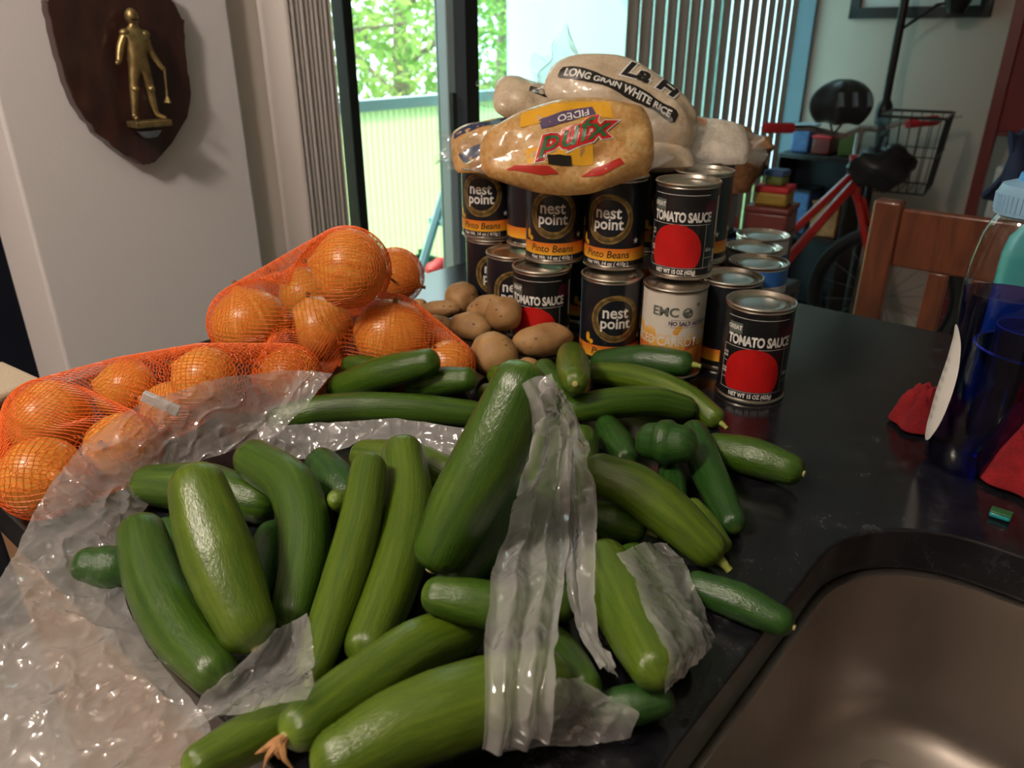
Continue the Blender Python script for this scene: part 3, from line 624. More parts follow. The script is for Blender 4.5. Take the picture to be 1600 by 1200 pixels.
# ---- wooden chair behind the counter
zc_ = 1.0
cA = at_z(1392, 312, zc_); ca = cA.dot(UX); cv_ = cA.dot(VX)
t = thing('dining_chair', 'reddish brown wooden dining chair with slatted back behind the counter', 'chair', R(ca+.2, cv_+.2))
wch = .40
for s in (0, 1):
    b = MB(); uu = ca+(wch-.05)*s; b.uvbox(uu-.026, uu+.026, cv_-.018, cv_+.018, 0, zc_); b.build('back_post', M['chair_wood'], t, bevel=.006)
    b = MB(); b.uvbox(uu-.022, uu+.022, cv_+.36, cv_+.40, 0, .43); b.build('leg', M['chair_wood'], t, bevel=.005)
b = MB(); b.uvbox(ca+.026, ca+wch-.076, cv_-.011, cv_+.011, zc_-.125, zc_-.012); b.build('top_rail', M['chair_wood'], t, bevel=.005)
b = MB(); b.uvbox(ca+.026, ca+wch-.076, cv_-.011, cv_+.011, zc_-.40, zc_-.36); b.build('lower_rail', M['chair_wood'], t, bevel=.004)
for k in range(3):
    uu = ca+.112+.075*k; b = MB(); b.uvbox(uu-.018, uu+.018, cv_-.008, cv_+.008, zc_-.36, zc_-.125); b.build('slat', M['chair_wood'], t, bevel=.003)
b = MB(); b.uvbox(ca-.03, ca+wch-.02, cv_-.0, cv_+.42, .43, .465); b.build('seat', M['chair_wood'], t, bevel=.008)
# ---- red post cabinet and white chest at the right
rp = on_v(1556, 170, VE-.27); ru, = (rp.dot(UX),)
t = thing('red_cabinet', 'dark red open cabinet with maroon panel at the right edge', 'cabinet', R(ru+.3, VE-.25))
b = MB(); b.uvbox(ru-.02, ru+.022, VE-.28, VE-.24, 0, 1.9); b.build('post', M['red_wood'], t, bevel=.003)
b = MB(); b.uvbox(ru+.7, ru+.74, VE-.28, VE-.24, 0, 1.9); b.build('post', M['red_wood'], t, bevel=.003)
zm = on_v(1580, 205, VE-.25).z
b = MB(); b.uvbox(ru+.02, ru+.7, VE-.26, VE-.24, zm, 1.9); b.build('upper_panel', M['maroon'], t, bevel=.003)
b = MB(); b.uvbox(ru-.02, ru+.74, VE-.26, VE-.03, zm-.02, zm); b.build('shelf', M['red_wood'], t, bevel=.003)
b = MB(); b.uvbox(ru-.02, ru+.74, VE-.26, VE-.03, 0.0, .06); b.build('plinth', M['red_wood'], t, bevel=.003)
zw = on_v(1560, 262, VE-.22).z
t = thing('white_chest', 'white drawer chest standing inside the dark red cabinet', 'chest', R(ru+.3, VE-.25, .06))
b = MB(); b.uvbox(ru+.04, ru+.6, VE-.20, VE-.08, .06, zw); b.build('body', M['white_plastic'], t, bevel=.008)
for k in range(3):
    z1 = zw-.01-.22*k; b = MB(); b.uvbox(ru+.05, ru+.59, VE-.215, VE-.20, max(.08, z1-.20), z1); q = b.build('drawer', M['white_plastic'], t, bevel=.006)
    b = MB(); b.uvbox(ru+.28, ru+.36, VE-.23, VE-.215, z1-.08, z1-.065); b.build('handle', M['grey_alu'], q, bevel=.003)
jc = at_t(1588, 250, 2.0)
t = thing('hanging_jacket', 'dark navy jacket hanging at the right edge above the bottle', 'jacket', jc)
b = MB(); b.grid(lambda i, j: jc+Vector(((j-.3)*.16*(.6+.5*i)+.012*math.sin(9*j+4*i), .03*math.sin(14*j)*i+.02*math.cos(5*i), .07-.16*i-.012*math.sin(7*j))), 12, 24); o = b.build('cloth', M['navy'], t); m_ = o.modifiers.new('s', 'SOLIDIFY'); m_.thickness = .012
b = MB(); b.tube([jc+Vector((.02, .0, .06)), jc+Vector((.03, 0, .10)), jc+Vector((.05, .02, .11))], .005, 6); b.build('hanger_loop', M['chrome'], t)
# ---- side table with clutter between the cans and the bicycle
tz = .66; tcn = at_t(1162, 320, 2.05); tu, tv = tcn.dot(UX), tcn.dot(VX)
t = thing('side_table', 'dark side table under the clutter behind the cans', 'table', R(tu, tv))
b = MB(); b.uvbox(tu-.13, tu+.13, tv-.15, tv+.15, tz-.03, tz); b.build('table_top', M['dark_navy'], t, bevel=.004)
for a in (-.11, .11):
    for c in (-.13, .13): b = MB(); b.uvbox(tu+a-.02, tu+a+.02, tv+c-.02, tv+c+.02, 0, tz-.03); b.build('leg', M['dark_navy'], t, bevel=.003)
M['wicker'] = mat('wicker', (.24, .10, .04), .8, noise_amt=.5, nscale=60, bump=.8, bscale=120)
M['c_blue'] = mat('blue_box', (.05, .12, .30), .5, noise_amt=.3, nscale=20); M['c_green'] = mat('green_tin', (.12, .16, .03), .5); M['c_yellow'] = mat('yellow_toy', (.35, .22, .03), .5)
M['c_brick'] = mat('brick_red_case', (.16, .03, .025), .4); M['c_pale'] = mat('pale_blue_carton', (.25, .33, .42), .6)
M['c_tan'] = mat('tan_bread', (.40, .20, .08), .8, noise_amt=.35, nscale=25)
def clutter_box(px, py, t_, w, d, h, name, label, cat, mt, lidmt, ang=0):
    c = at_t(px, py, t_); tt = thing(name, label, cat, (c.x, c.y, c.z-h/2)); Mx = Matrix.Rotation(ang-TH, 3, 'Z')
    b = MB(); b.box(c, (w, d, h), Mx); b.build('body', mt, tt, bevel=.006)
    b = MB(); b.box(c+Vector((0, 0, h/2+.008)), (w*1.04, d*1.04, .016), Mx); b.build('lid', lidmt, tt, bevel=.004)
# shelf stacks: bottom layer sits on the table
def stack(px, base_z, spec):
    c = at_t(px, 320, 2.05); z = base_z
    for (w, d, h, name, label, cat, mt, lm, dv, du) in spec:
        o = R(c.dot(UX)+du, c.dot(VX)+dv); tt = thing(name, label, cat, (o.x, o.y, z)); Mx = Matrix.Rotation(-TH+random.uniform(-.2, .2), 3, 'Z')
        b = MB(); b.box(o+Vector((0, 0, z+(h-.014)/2)), (w, d, h-.014), Mx); b.build('body', mt, tt, bevel=.008)
        b = MB(); b.box(o+Vector((0, 0, z+h-.008)), (w*1.05, d*1.05, .016), Mx); b.build('lid', lm, tt, bevel=.005)
        z += h
    return z, c
z1, c1 = stack(1116, tz, [(.10, .14, .15, 'storage_box', 'blue storage box under the pale carton behind the cans', 'box', M['c_blue'], M['dark_navy'], 0, 0), (.095, .12, .11, 'carton', 'pale blue carton stacked behind the right cans', 'box', M['c_pale'], M['c_blue'], 0, 0)])
z2, c2 = stack(1208, tz, [(.10, .13, .15, 'tool_case', 'black case under the brick red case behind the cans', 'case', M['black'], M['black'], 0, 0), (.11, .12, .07, 'pencil_case', 'brick red rounded case on the clutter table', 'case', M['c_brick'], M['c_brick'], 0, 0), (.085, .08, .05, 'toy_box', 'small yellow box with red lid on the clutter', 'box', M['c_yellow'], M['red_rubber'], 0, 0), (.05, .05, .04, 'green_tin', 'small olive green tin on top of the clutter', 'tin', M['c_green'], M['c_blue'], 0, 0)])
bo = R(c1.dot(UX)+.045, c1.dot(VX)+.0)
t = thing('bread_basket', 'brown wicker basket heaped with buns behind the rice bag', 'basket', (bo.x, bo.y, z1))
b = MB(); b.lathe([(.045, 0), (.07, .06), (.09, .11), (.094, .115), (.087, .115), (.042, .01)], 28, (bo.x, bo.y, z1)); b.build('body', M['wicker'], t)
for k in range(7):
    a = k*.9; bn = thing('bread_bun', ['round brown bun at the left of the wicker basket', 'round tan bun in the middle of the wicker basket', 'dark brown bun at the back of the wicker basket', 'tan bun on the near rim of the wicker basket', 'brown bun at the right end of the wicker basket', 'small tan bun tucked at the back of the basket', 'topmost brown bun on the wicker basket'][k], 'bread', (bo.x+(.055*math.cos(a))*(k < 6), bo.y+.055*math.sin(a)*(k < 6), z1+.112+.024*(k == 6)), 'buns in the wicker basket')
    b = MB(); b.ellip(bn.location, (.036, .032, .026), 14, 10, lump=.2, seed=k); b.build('crumb', M['c_tan'], bn)
    b = MB(); b.box(bn.location+Vector((0, 0, .024)), (.034, .006, .004), Matrix.Rotation(a, 3, 'Z')); b.build('score', M['wicker'], bn)

# ---- low black shelf with toys in the corner behind the bicycle
t = thing('low_shelf', 'black low shelf in the corner behind the red bicycle frame', 'shelf', R(-1.23, VE-.15))
b = MB(); b.uvbox(-1.40, -1.06, VE-.26, VE-.02, .78, .80); b.build('top_board', M['black'], t, bevel=.003)
for uu in (-1.395, -1.065): b = MB(); b.uvbox(uu-.01, uu+.01, VE-.26, VE-.02, 0, .78); b.build('side_panel', M['black'], t, bevel=.003)
for z in (.05, .42): b = MB(); b.uvbox(-1.385, -1.075, VE-.25, VE-.03, z, z+.02); b.build('shelf_board', M['black'], t, bevel=.003)
b = MB(); b.uvbox(-1.385, -1.075, VE-.035, VE-.022, .02, .78); b.build('back_panel', M['dark_navy'], t)
def shelf_box(u0, u1, z0, h, dep, name, label, cat, mt, lm):
    t = thing(name, label, cat, R((u0+u1)/2, VE-.14, z0)); b = MB(); b.uvbox(u0, u1, VE-.14-dep, VE-.14+dep, z0, z0+h-.012); b.build('body', mt, t, bevel=.008)
    b = MB(); b.uvbox(u0-.004, u1+.004, VE-.144-dep, VE-.136+dep, z0+h-.012, z0+h); b.build('lid', lm, t, bevel=.004)
shelf_box(-1.37, -1.29, .801, .12, .06, 'toy_bin', 'blue toy bin on top of the black corner shelf', 'bin', M['c_blue'], M['c_pale'])
shelf_box(-1.27, -1.19, .801, .08, .07, 'toy_case', 'brick red case on top of the black corner shelf', 'case', M['c_brick'], M['red_rubber'])
shelf_box(-1.16, -1.09, .801, .10, .05, 'toy_tin', 'olive tin with yellow lid on the black corner shelf', 'tin', M['c_green'], M['c_yellow'])
shelf_box(-1.36, -1.24, .441, .20, .08, 'shelf_crate', 'dark blue crate inside the black corner shelf', 'crate', M['c_blue'], M['dark_navy'])
shelf_box(-1.22, -1.10, .441, .16, .08, 'shelf_carton', 'brown carton inside the black corner shelf', 'box', M['c_tan'], M['wicker'])
# ------------------------------------------------------------------ counter and sink
CU0, CU1, CV0, CV1 = -.93, 1.5, .145, 1.135
SU0, SU1, SV0, SV1, SR = -.13, .56, .20, .632, .10
def rrect(u0, u1, v0, v1, r, n=10):
    P = []
    for (cu, cv, a0) in ((u1-r, v1-r, 0), (u0+r, v1-r, 90), (u0+r, v0+r, 180), (u1-r, v0+r, 270)):
        for k in range(n+1):
            a = math.radians(a0+90*k/n); P.append((cu+r*math.cos(a), cv+r*math.sin(a)))
    return P
ct = thing('worktop', 'polished black granite worktop under all the groceries', 'worktop', R(.2, .6, TOP-.04))
bm = bmesh.new()
outer = [bm.verts.new(R(u, v, TOP)) for u, v in rrect(CU0, CU1, CV0, CV1, .03, 4)]
inner = [bm.verts.new(R(u, v, TOP)) for u, v in rrect(SU0, SU1, SV0, SV1, SR)]
eds = [bm.edges.new((L[i], L[(i+1) % len(L)])) for L in (outer, inner) for i in range(len(L))]
bmesh.ops.triangle_fill(bm, edges=eds, use_beauty=True)
bm.normal_update()
for f in bm.faces:
    if f.normal.z < 0: f.normal_flip()
ext = bmesh.ops.extrude_face_region(bm, geom=list(bm.faces))
for v in ext['geom']:
    if isinstance(v, bmesh.types.BMVert): v.co.z -= .04
bmesh.ops.recalc_face_normals(bm, faces=bm.faces)
me = bpy.data.meshes.new('slab'); bm.to_mesh(me); bm.free(); me.materials.append(M['granite']); link('slab', me, ct, bevel=.007)
M['cab_white'] = mat('cabinet_paint', (.42, .40, .38), .5)
kb = thing('base_cabinet', 'pale base cabinet under the granite worktop', 'cabinet', R(.2, .6, 0))
for (a, c, e, g) in ((CU0+.05, CU1-.05, CV0+.04, CV0+.06), (CU0+.05, CU1-.05, CV1-.32, CV1-.30), (CU0+.05, CU0+.07, CV0+.04, CV1-.30), (CU1-.07, CU1-.05, CV0+.04, CV1-.3)):
    b = MB(); b.uvbox(a, c, e, g, 0, TOP-.04); b.build('side_panel', M['cab_white'], kb, bevel=.002)
for k in range(4):
    u0 = CU0+.09+.58*k; b = MB(); b.uvbox(u0, u0+.55, CV0+.022, CV0+.04, .10, TOP-.07); d = b.build('door', M['cabinet_wood'], kb, bevel=.004)
    b = MB(); b.tube([R(u0+.5, CV0+.02, .7), R(u0+.5, CV0-.0, .71), R(u0+.5, CV0-.0, .80), R(u0+.5, CV0+.02, .81)], .005, 8); b.build('handle', M['chrome'], d)
sk = thing('kitchen_sink', 'brushed stainless steel undermount sink at the lower right', 'sink', R((SU0+SU1)/2, (SV0+SV1)/2, TOP-.24))
b = MB(); levels = [(-.012, -.040), (.006, -.041), (.004, -.06), (.012, -.15), (.018, -.185), (.032, -.20), (.06, -.206), (.14, -.209)]
rings = [rrect(SU0+i, SU1-i, SV0+i, SV1-i, max(.03, SR-i*.5)) for i, z in levels]; n = len(rings[0])
V = [R(u, v, TOP+z) for r_, (i, z) in zip(rings, levels) for u, v in r_]
F = [(i*n+k, i*n+(k+1) % n, (i+1)*n+(k+1) % n, (i+1)*n+k) for i in range(len(levels)-1) for k in range(n)]; F.append(tuple((len(levels)-1)*n+k for k in range(n)))
b.add(V, F); o = b.build('basin', M['steel'], sk); m_ = o.modifiers.new('s', 'SOLIDIFY'); m_.thickness = .0015
dc = at_z(1375, 1212, TOP-.205); b = MB(); b.lathe([(.060, .0), (.058, .004), (.050, .005), (.045, .001), (.040, -.006), (.0, -.008)], 40, (dc.x, dc.y, TOP-.2085)); dn = b.build('drain', M['chrome'], sk)
b = MB(); b.lathe([(.012, 0), (.016, .012), (.0, .016)], 20, (dc.x, dc.y, TOP-.215)); b.build('stopper_knob', M['chrome'], dn)
# ------------------------------------------------------------------ printed mesh helpers
def bend(bm, step):
    xs = [v.co.x for v in bm.verts]
    if not xs: return
    x = math.ceil(min(xs)/step)*step
    while x < max(xs):
        bmesh.ops.bisect_plane(bm, geom=bm.verts[:]+bm.edges[:]+bm.faces[:], plane_co=(x, 0, 0), plane_no=(1, 0, 0), dist=1e-7); x += step
def text_bm(txt, size, sx=1.0, off=0.0, shear=0.0, align='CENTER', line=.85, space=1.0):
    c = bpy.data.curves.new('t', 'FONT'); c.body = txt; c.size = size; c.align_x = align; c.align_y = 'CENTER'; c.offset = off; c.shear = shear; c.space_line = line; c.resolution_u = 3; c.space_character = space
    o = bpy.data.objects.new('t', c); COL.objects.link(o)
    dg = bpy.context.evaluated_depsgraph_get(); me = bpy.data.meshes.new_from_object(o.evaluated_get(dg))
    bpy.data.objects.remove(o); bpy.data.curves.remove(c)
    bm = bmesh.new(); bm.from_mesh(me); bpy.data.meshes.remove(me)
    for v in bm.verts: v.co.x *= sx
    return bm
def poly_bm(polys):
    bm = bmesh.new()
    for P in polys: bm.faces.new([bm.verts.new((x, y, 0)) for x, y in P])
    return bm
def annulus(cx, cy, r0, r1, ex=1.0, n=48):
    out = []
    for k in range(n):
        a, c = 2*math.pi*k/n, 2*math.pi*(k+1)/n
        out.append([(cx+ex*r0*math.cos(a), cy+r0*math.sin(a)), (cx+ex*r1*math.cos(a), cy+r1*math.sin(a)), (cx+ex*r1*math.cos(c), cy+r1*math.sin(c)), (cx+ex*r0*math.cos(c), cy+r0*math.sin(c))])
    return out
def disc(cx, cy, r, ymin=-9, ex=1.0, n=48): return [[(cx+ex*r*math.cos(2*math.pi*k/n), max(ymin, cy+r*math.sin(2*math.pi*k/n))) for k in range(n)]]
def rectp(x0, x1, y0, y1): return [[(x0, y0), (x1, y0), (x1, y1), (x0, y1)]]
def star(cx, cy, r): return [[(cx+(r if k % 2 == 0 else r*.45)*math.sin(math.pi*k/5), cy+(r if k % 2 == 0 else r*.45)*math.cos(math.pi*k/5)) for k in range(10)]]
def wrap(bm, name, mt, parent, rad, x0=0, z0=0, lift=.0002, step=.003):
    for v in bm.verts: v.co.x += x0; v.co.y += z0
    bend(bm, step)
    for v in bm.verts:
        a = v.co.x/rad; z = v.co.y; rr = rad+lift; v.co = Vector((rr*math.sin(a), -rr*math.cos(a), z))
    bmesh.ops.recalc_face_normals(bm, faces=bm.faces)
    me = bpy.data.meshes.new(name); bm.to_mesh(me); bm.free(); me.materials.append(mt); return link(name, me, parent, smooth=False)
# ------------------------------------------------------------------ cans
CR, CHT = .0372, .1098
def can_base(t, lm, h=CHT, z0=.0045, z1=None):
    z1 = z1 or h-.0045; r = CR
    b = MB(); b.lathe([(r-.004, .002), (r-.0005, 0), (r+.0006, .0012), (r+.0004, .003), (r-.0014, .0042), (r-.0010, .005), (r-.0010, h-.005), (r-.0014, h-.0042), (r+.0004, h-.003), (r+.0007, h-.0012), (r-.0004, h), (r-.0018, h-.0003), (r-.0030, h-.0040)], 48, caps=False); b.build('body', M['tin'], t)
    b = MB(); b.lathe([(r-.0030, h-.0040), (r-.006, h-.0044), (r-.0075, h-.0032), (r-.0090, h-.0044), (r-.011, h-.0030), (r-.013, h-.0042), (r-.018, h-.0036), (0, h-.0036)], 48, caps=False); b.build('lid', M['tin'], t)
    b = MB(); b.lathe([(r-.003, .0025), (0, .0035)], 48, caps=False); b.build('bottom', M['tin'], t)
    b = MB(); b.lathe([(r-.0009, z0+.001), (r-.0006, z0+.001), (r-.0006, z1-.001), (r-.0009, z1-.001)], 64, caps=False); return b.build('label', lm, t)
LR = CR-.0006
def band_mat():
    m, nt, b = nm('orange_band'); tc = nt.nodes.new('ShaderNodeTexCoord'); sx = nt.nodes.new('ShaderNodeSeparateXYZ'); nt.links.new(tc.outputs['Object'], sx.inputs[0])
    mr = nt.nodes.new('ShaderNodeMapRange'); mr.inputs['From Min'].default_value = .012; mr.inputs['From Max'].default_value = .027; nt.links.new(sx.outputs['Z'], mr.inputs['Value'])
    r = ramp(nt, [(0, (.85, .44, .03)), (1, (.72, .17, .02))]); nt.links.new(mr.outputs[0], r.inputs['Fac']); nt.links.new(r.outputs['Color'], b.inputs['Base Color']); b.inputs['Roughness'].default_value = .35
    return m
M['band'] = band_mat()
def make_nest(label):
    t = thing('bean_can', label, 'can', (0, 0, 0), 'black bean cans with gold rings'); lb = can_base(t, M['label_navy'])
    full = math.pi*LR*.98
    wrap(poly_bm(rectp(-full, full, .012, .027)), 'orange_band', M['band'], lb, LR)
    for k in range(8):
        a = k*.8; wrap(poly_bm(annulus(.0016*math.cos(a), .063+.0016*math.sin(a), .0225+.0009*k, .0229+.0009*k+(.0004 if k % 3 else .0008), 1.0)), 'gold_ring', M['gold_print'], lb, LR, lift=.0002+.00001*k)
    wrap(text_bm('nest', .0205, .92, .0004), 'lettering', M['white_print'], lb, LR, 0, .0695, .0004)
    wrap(text_bm('point', .0190, .92, .0004), 'lettering', M['white_print'], lb, LR, .0005, .0560, .0004)
    wrap(text_bm('Pinto Beans', .0125, .95, .0001, .15), 'lettering', M['black_print'], lb, LR, 0, .0195, .0004)
    wrap(text_bm('Net Wt. 14 oz ( 410g )', .0062, .95, .00015, .12), 'lettering', M['white_print'], lb, LR, 0, .0085, .0004)
    wrap(poly_bm(star(.037, .036, .0042)), 'star_mark', M['white_print'], lb, LR, lift=.0004)
    wrap(poly_bm(disc(-.034, .036, .006, ex=.5)+disc(-.029, .031, .003)), 'bean_picture', M['yellow_print'], lb, LR, lift=.0004)
    return t
def make_tomato(label):
    t = thing('tomato_sauce_can', label, 'can', (0, 0, 0), 'black tomato sauce cans'); lb = can_base(t, M['label_black']); l = .0004
    wrap(poly_bm(disc(-.001, .0335, .0315, .0150)), 'tomato_picture', M['red_print'], lb, LR)
    wrap(text_bm('TOMATO SAUCE', .0150, .66, .0006, space=.95), 'lettering', M['white_print'], lb, LR, .004, .0725, l)
    wrap(text_bm('NET WT 15 OZ (425g)', .0068, .74, .0003), 'lettering', M['white_print'], lb, LR, .001, .0095, l)
    wrap(poly_bm(rectp(-.033, -.016, .0795, .0915)), 'brand_box', M['grey_print'], lb, LR)
    wrap(text_bm('GREAT', .0068, .85, .0002), 'lettering', M['white_print'], lb, LR, -.0255, .0860, l)
    wrap(poly_bm(rectp(-.036, .036, .0975, .0980)+rectp(-.037, .040, .0645, .0649)+rectp(-.037, .046, .0138, .0142)+rectp(-.0374, -.0370, .0138, .0649)+rectp(.0345, .0349, .0142, .0649)+rectp(-.037, -.030, .045, .0454)+rectp(-.037, -.030, .0255, .0259)+rectp(.036, .05, .0255, .0259)), 'line_frame', M['white_print'], lb, LR)
    for y in (.0555, .0515, .0365, .033): wrap(text_bm('rich', .0042, 1, .0001), 'lettering', M['white_print'], lb, LR, -.0335, y, l)
    wrap(poly_bm(disc(.041, .083, .0095)), 'plum_disc', M['plum_print'], lb, LR)
    wrap(text_bm('Kos', .006, 1, .0001, .3), 'lettering', M['white_print'], lb, LR, .041, .035, l)
    wrap(poly_bm(rectp(.0515, .056, .05, .095)+rectp(.0515, .056, .018, .034)), 'facts_panel', M['white_print'], lb, LR)
    return t
def carrot_mat():
    m, nt, b = nm('carrot_label'); tc = nt.nodes.new('ShaderNodeTexCoord'); sx = nt.nodes.new('ShaderNodeSeparateXYZ'); nt.links.new(tc.outputs['Object'], sx.inputs[0])
    v = nt.nodes.new('ShaderNodeTexVoronoi'); v.inputs['Scale'].default_value = 75; nt.links.new(tc.outputs['Object'], v.inputs['Vector'])
    mu = nt.nodes.new('ShaderNodeMath'); mu.operation = 'MULTIPLY_ADD'; mu.inputs[1].default_value = .030; nt.links.new(v.outputs['Color'], mu.inputs[0]); nt.links.new(sx.outputs['Z'], mu.inputs[2])
    mr = nt.nodes.new('ShaderNodeMapRange'); mr.inputs['From Min'].default_value = .012; mr.inputs['From Max'].default_value = .10; nt.links.new(mu.outputs[0], mr.inputs['Value'])
    r = ramp(nt, [(0, (.42, .08, .03)), (.38, (.55, .13, .03)), (.52, (.72, .28, .04)), (.66, (.80, .46, .10)), (.74, (.72, .66, .58))]); nt.links.new(mr.outputs[0], r.inputs['Fac']); nt.links.new(r.outputs['Color'], b.inputs['Base Color']); b.inputs['Roughness'].default_value = .45
    return m
def make_carrot(label):
    t = thing('carrot_can', label, 'can'); lb = can_base(t, carrot_mat()); l = .0004
    wrap(text_bm('EMC', .0150, 1.05, .0004), 'lettering', M['grey_print'], lb, LR, -.013, .0835, l)
    wrap(poly_bm(annulus(.0125, .0835, .0045, .0060)), 'globe_mark', M['grey_print'], lb, LR, lift=l); wrap(poly_bm(disc(.0110, .0820, .0032)+disc(.0150, .0850, .0018)), 'globe_mark', M['grey_print'], lb, LR, lift=.0005)
    wrap(text_bm('NO SALT ADDED', .0066, .95, .0002), 'lettering', M['purple_print'], lb, LR, .016, .0705, l)
    wrap(poly_bm(rectp(-.005, .038, .0658, .0661)+rectp(-.005, .038, .0748, .0751)+rectp(-.0053, -.005, .0658, .0751)), 'line_frame', M['purple_print'], lb, LR, lift=l)
    wrap(text_bm('SLICED CARROTS', .0150, .80, .0001), 'lettering', M['white_print'], lb, LR, -.014, .0475, l)
    wrap(poly_bm(star(.026, .0925, .003)), 'star_mark', M['grey_print'], lb, LR, lift=l)
    return t
M['label_white'] = mat('label_white', (.55, .53, .52), .45); M['label_blue'] = mat('label_blue', (.03, .14, .45), .4)
def make_plain(label, lm, strip):
    t = thing('food_can', label, 'can'); lb = can_base(t, lm); full = math.pi*LR*.98
    wrap(poly_bm(rectp(-full, full, .075, .085)), 'printed_band', strip, lb, LR); return t
CANS={'L2':(0.0026,1.0044),
'L3':(0.0376,0.9357),
'L4':(0.1216,0.9016),
'L5':(0.1913,0.8621),
'L6':(0.2628,0.8881),
'L7':(0.2380,0.9750),
'R1':(0.3628,1.0981),
'R2':(0.3289,1.0282),
'R3':(0.3141,0.9536),
'S1':(0.2707,0.7958),
'U1':(-0.0340,1.0942),
'U2':(0.0545,0.9690),
'U3':(0.1271,0.9416),
'U4':(0.2036,0.9016),
'U5':(0.2380,0.9750),
'U6':(0.1650,1.0120),
'U7':(0.2500,1.0550),
'U8':(0.0300,1.0500)}

CANS.update(U6=(.183, 1.036), U7=(.262, 1.062), U9=(.108, 1.052))
def face(k, off): x, y = CANS[k]; return -math.atan2(x, y)+off
if 'L1' not in CANS: CANS['L1'] = (CANS['U1'][0]+.004, CANS['U1'][1]-.002)
nest0 = make_nest('')
nest_spec = [('U1', 2, -.30, 'leftmost black pinto beans can of the upper row'), ('U2', 2, -.10, 'black pinto beans can right under the pasta bag, second in the upper row'), ('U3', 2, -.25, 'black pinto beans can left of the upper tomato sauce can'), ('U5', 2, -.35, 'black pinto beans can half hidden behind the upper tomato sauce can'),
             ('U6', 2, .9, 'black can in the back row above the third upper can, mostly hidden'), ('U9', 2, .7, 'black can in the back row seen between the second and third upper cans'), ('U9', 1, .5, 'black can of the lower back row behind the lower middle bean can'), ('U8', 2, 1.2, 'black can seen in the gap between the two left upper cans'), ('L1', 1, .15, 'leftmost black bean can of the lower row, behind the potatoes'), ('L2', 1, .0, 'lower black bean can just left of the lower tomato sauce can'), ('L4', 1, .17, 'lower black bean can left of the white carrot can'), ('L6', 1, 1.0, 'dark can standing between the carrot can and the lone tomato sauce can'), ('L7', 1, .8, 'dark lower can under the half hidden pinto beans can')]
for i, (k, lv, off, lab) in enumerate(nest_spec):
    loc = (*CANS[k], TOP+(lv-1)*.110+.0002); rz = face(k, off)
    if i == 0: nest0.location = loc; nest0.rotation_euler = (0, 0, rz); nest0['label'] = lab
    else: copy_thing(nest0, loc, rz, lab)
tom0 = make_tomato('')
for i, (k, lv, off, lab) in enumerate([('S1', 1, .02, 'lone tomato sauce can standing on the worktop at the right front'), ('U4', 2, -.22, 'tomato sauce can stacked on top of the white carrot can'), ('L3', 1, -.28, 'tomato sauce can in the lower row behind the potatoes')]):
    loc = (*CANS[k], TOP+(lv-1)*.110+.0002); rz = face(k, off)
    if i == 0: tom0.location = loc; tom0.rotation_euler = (0, 0, rz); tom0['label'] = lab
    else: copy_thing(tom0, loc, rz, lab)
ca_ = make_carrot('white labelled sliced carrots can under the upper tomato sauce can'); ca_.location = (*CANS['L5'], TOP+.0002); ca_.rotation_euler = (0, 0, face('L5', .10))
for k, lm, st, lab in (('R1', M['label_white'], M['label_blue'], 'white labelled can at the back right, farthest of the three open lids'), ('R2', M['label_white'], M['band'], 'white labelled can between the farthest pale can and the blue can'), ('R3', M['label_blue'], M['label_white'], 'blue labelled can behind the lone tomato sauce can')):
    q = make_plain(lab, lm, st); q.location = (*CANS[k], TOP+.0002); q.rotation_euler = (0, 0, face(k, .3))
for nme, lv, lab in (('food_can', 2, 'purple banded can under the small white rice bag'), ('food_can', 1, 'hidden lower can carrying the purple banded can')):
    q = make_plain(lab, M['label_white'] if lv == 1 else M['purple_print'], M['label_white']); q.location = (*CANS['U7'], TOP+(lv-1)*.11+.0002); q.rotation_euler = (0, 0, .2)
q = make_plain('hidden lower can under the back row can', M['label_white'], M['band']); q.location = (*CANS['U6'], TOP+.0002)
# ------------------------------------------------------------------ food bags on top of the cans
def speck_mat(name, c0, c1, c2, scale, rough=.22, coat=.6):
    m, nt, b = nm(name); tc = nt.nodes.new('ShaderNodeTexCoord'); v = nt.nodes.new('ShaderNodeTexVoronoi'); v.inputs['Scale'].default_value = scale
    n = nt.nodes.new('ShaderNodeTexNoise'); n.inputs['Scale'].default_value = 26; n.inputs['Detail'].default_value = 4
    ad = nt.nodes.new('ShaderNodeMath'); ad.operation = 'MULTIPLY_ADD'; ad.inputs[1].default_value = .35
    for a in (v, n): nt.links.new(tc.outputs['Object'], a.inputs['Vector'])
    nt.links.new(v.outputs['Color'], ad.inputs[0]); nt.links.new(n.outputs['Fac'], ad.inputs[2])
    r = ramp(nt, [(.35, c0), (.62, c1), (.92, c2)]); nt.links.new(ad.outputs[0], r.inputs['Fac']); nt.links.new(r.outputs['Color'], b.inputs['Base Color'])
    b.inputs['Roughness'].default_value = .5; b.inputs['Coat Weight'].default_value = coat; b.inputs['Coat Roughness'].default_value = .12
    bp = nt.nodes.new('ShaderNodeBump'); bp.inputs['Strength'].default_value = .5; bp.inputs['Distance'].default_value = .004; n3 = nt.nodes.new('ShaderNodeTexNoise'); n3.inputs['Scale'].default_value = 45; nt.links.new(tc.outputs['Object'], n3.inputs['Vector'])
    nt.links.new(n3.outputs['Fac'], bp.inputs['Height']); nt.links.new(bp.outputs['Normal'], b.inputs['Coat Normal']); nt.links.new(bp.outputs['Normal'], b.inputs['Normal'])
    return m
M['pasta'] = speck_mat('pasta_pieces', (.34, .15, .04), (.52, .27, .08), (.62, .42, .18), 230)
M['rice'] = speck_mat('rice_grains', (.46, .34, .22), (.58, .46, .32), (.66, .55, .42), 420)
M['rice_white'] = speck_mat('rice_grains_white', (.50, .44, .36), (.64, .57, .48), (.75, .70, .62), 420)
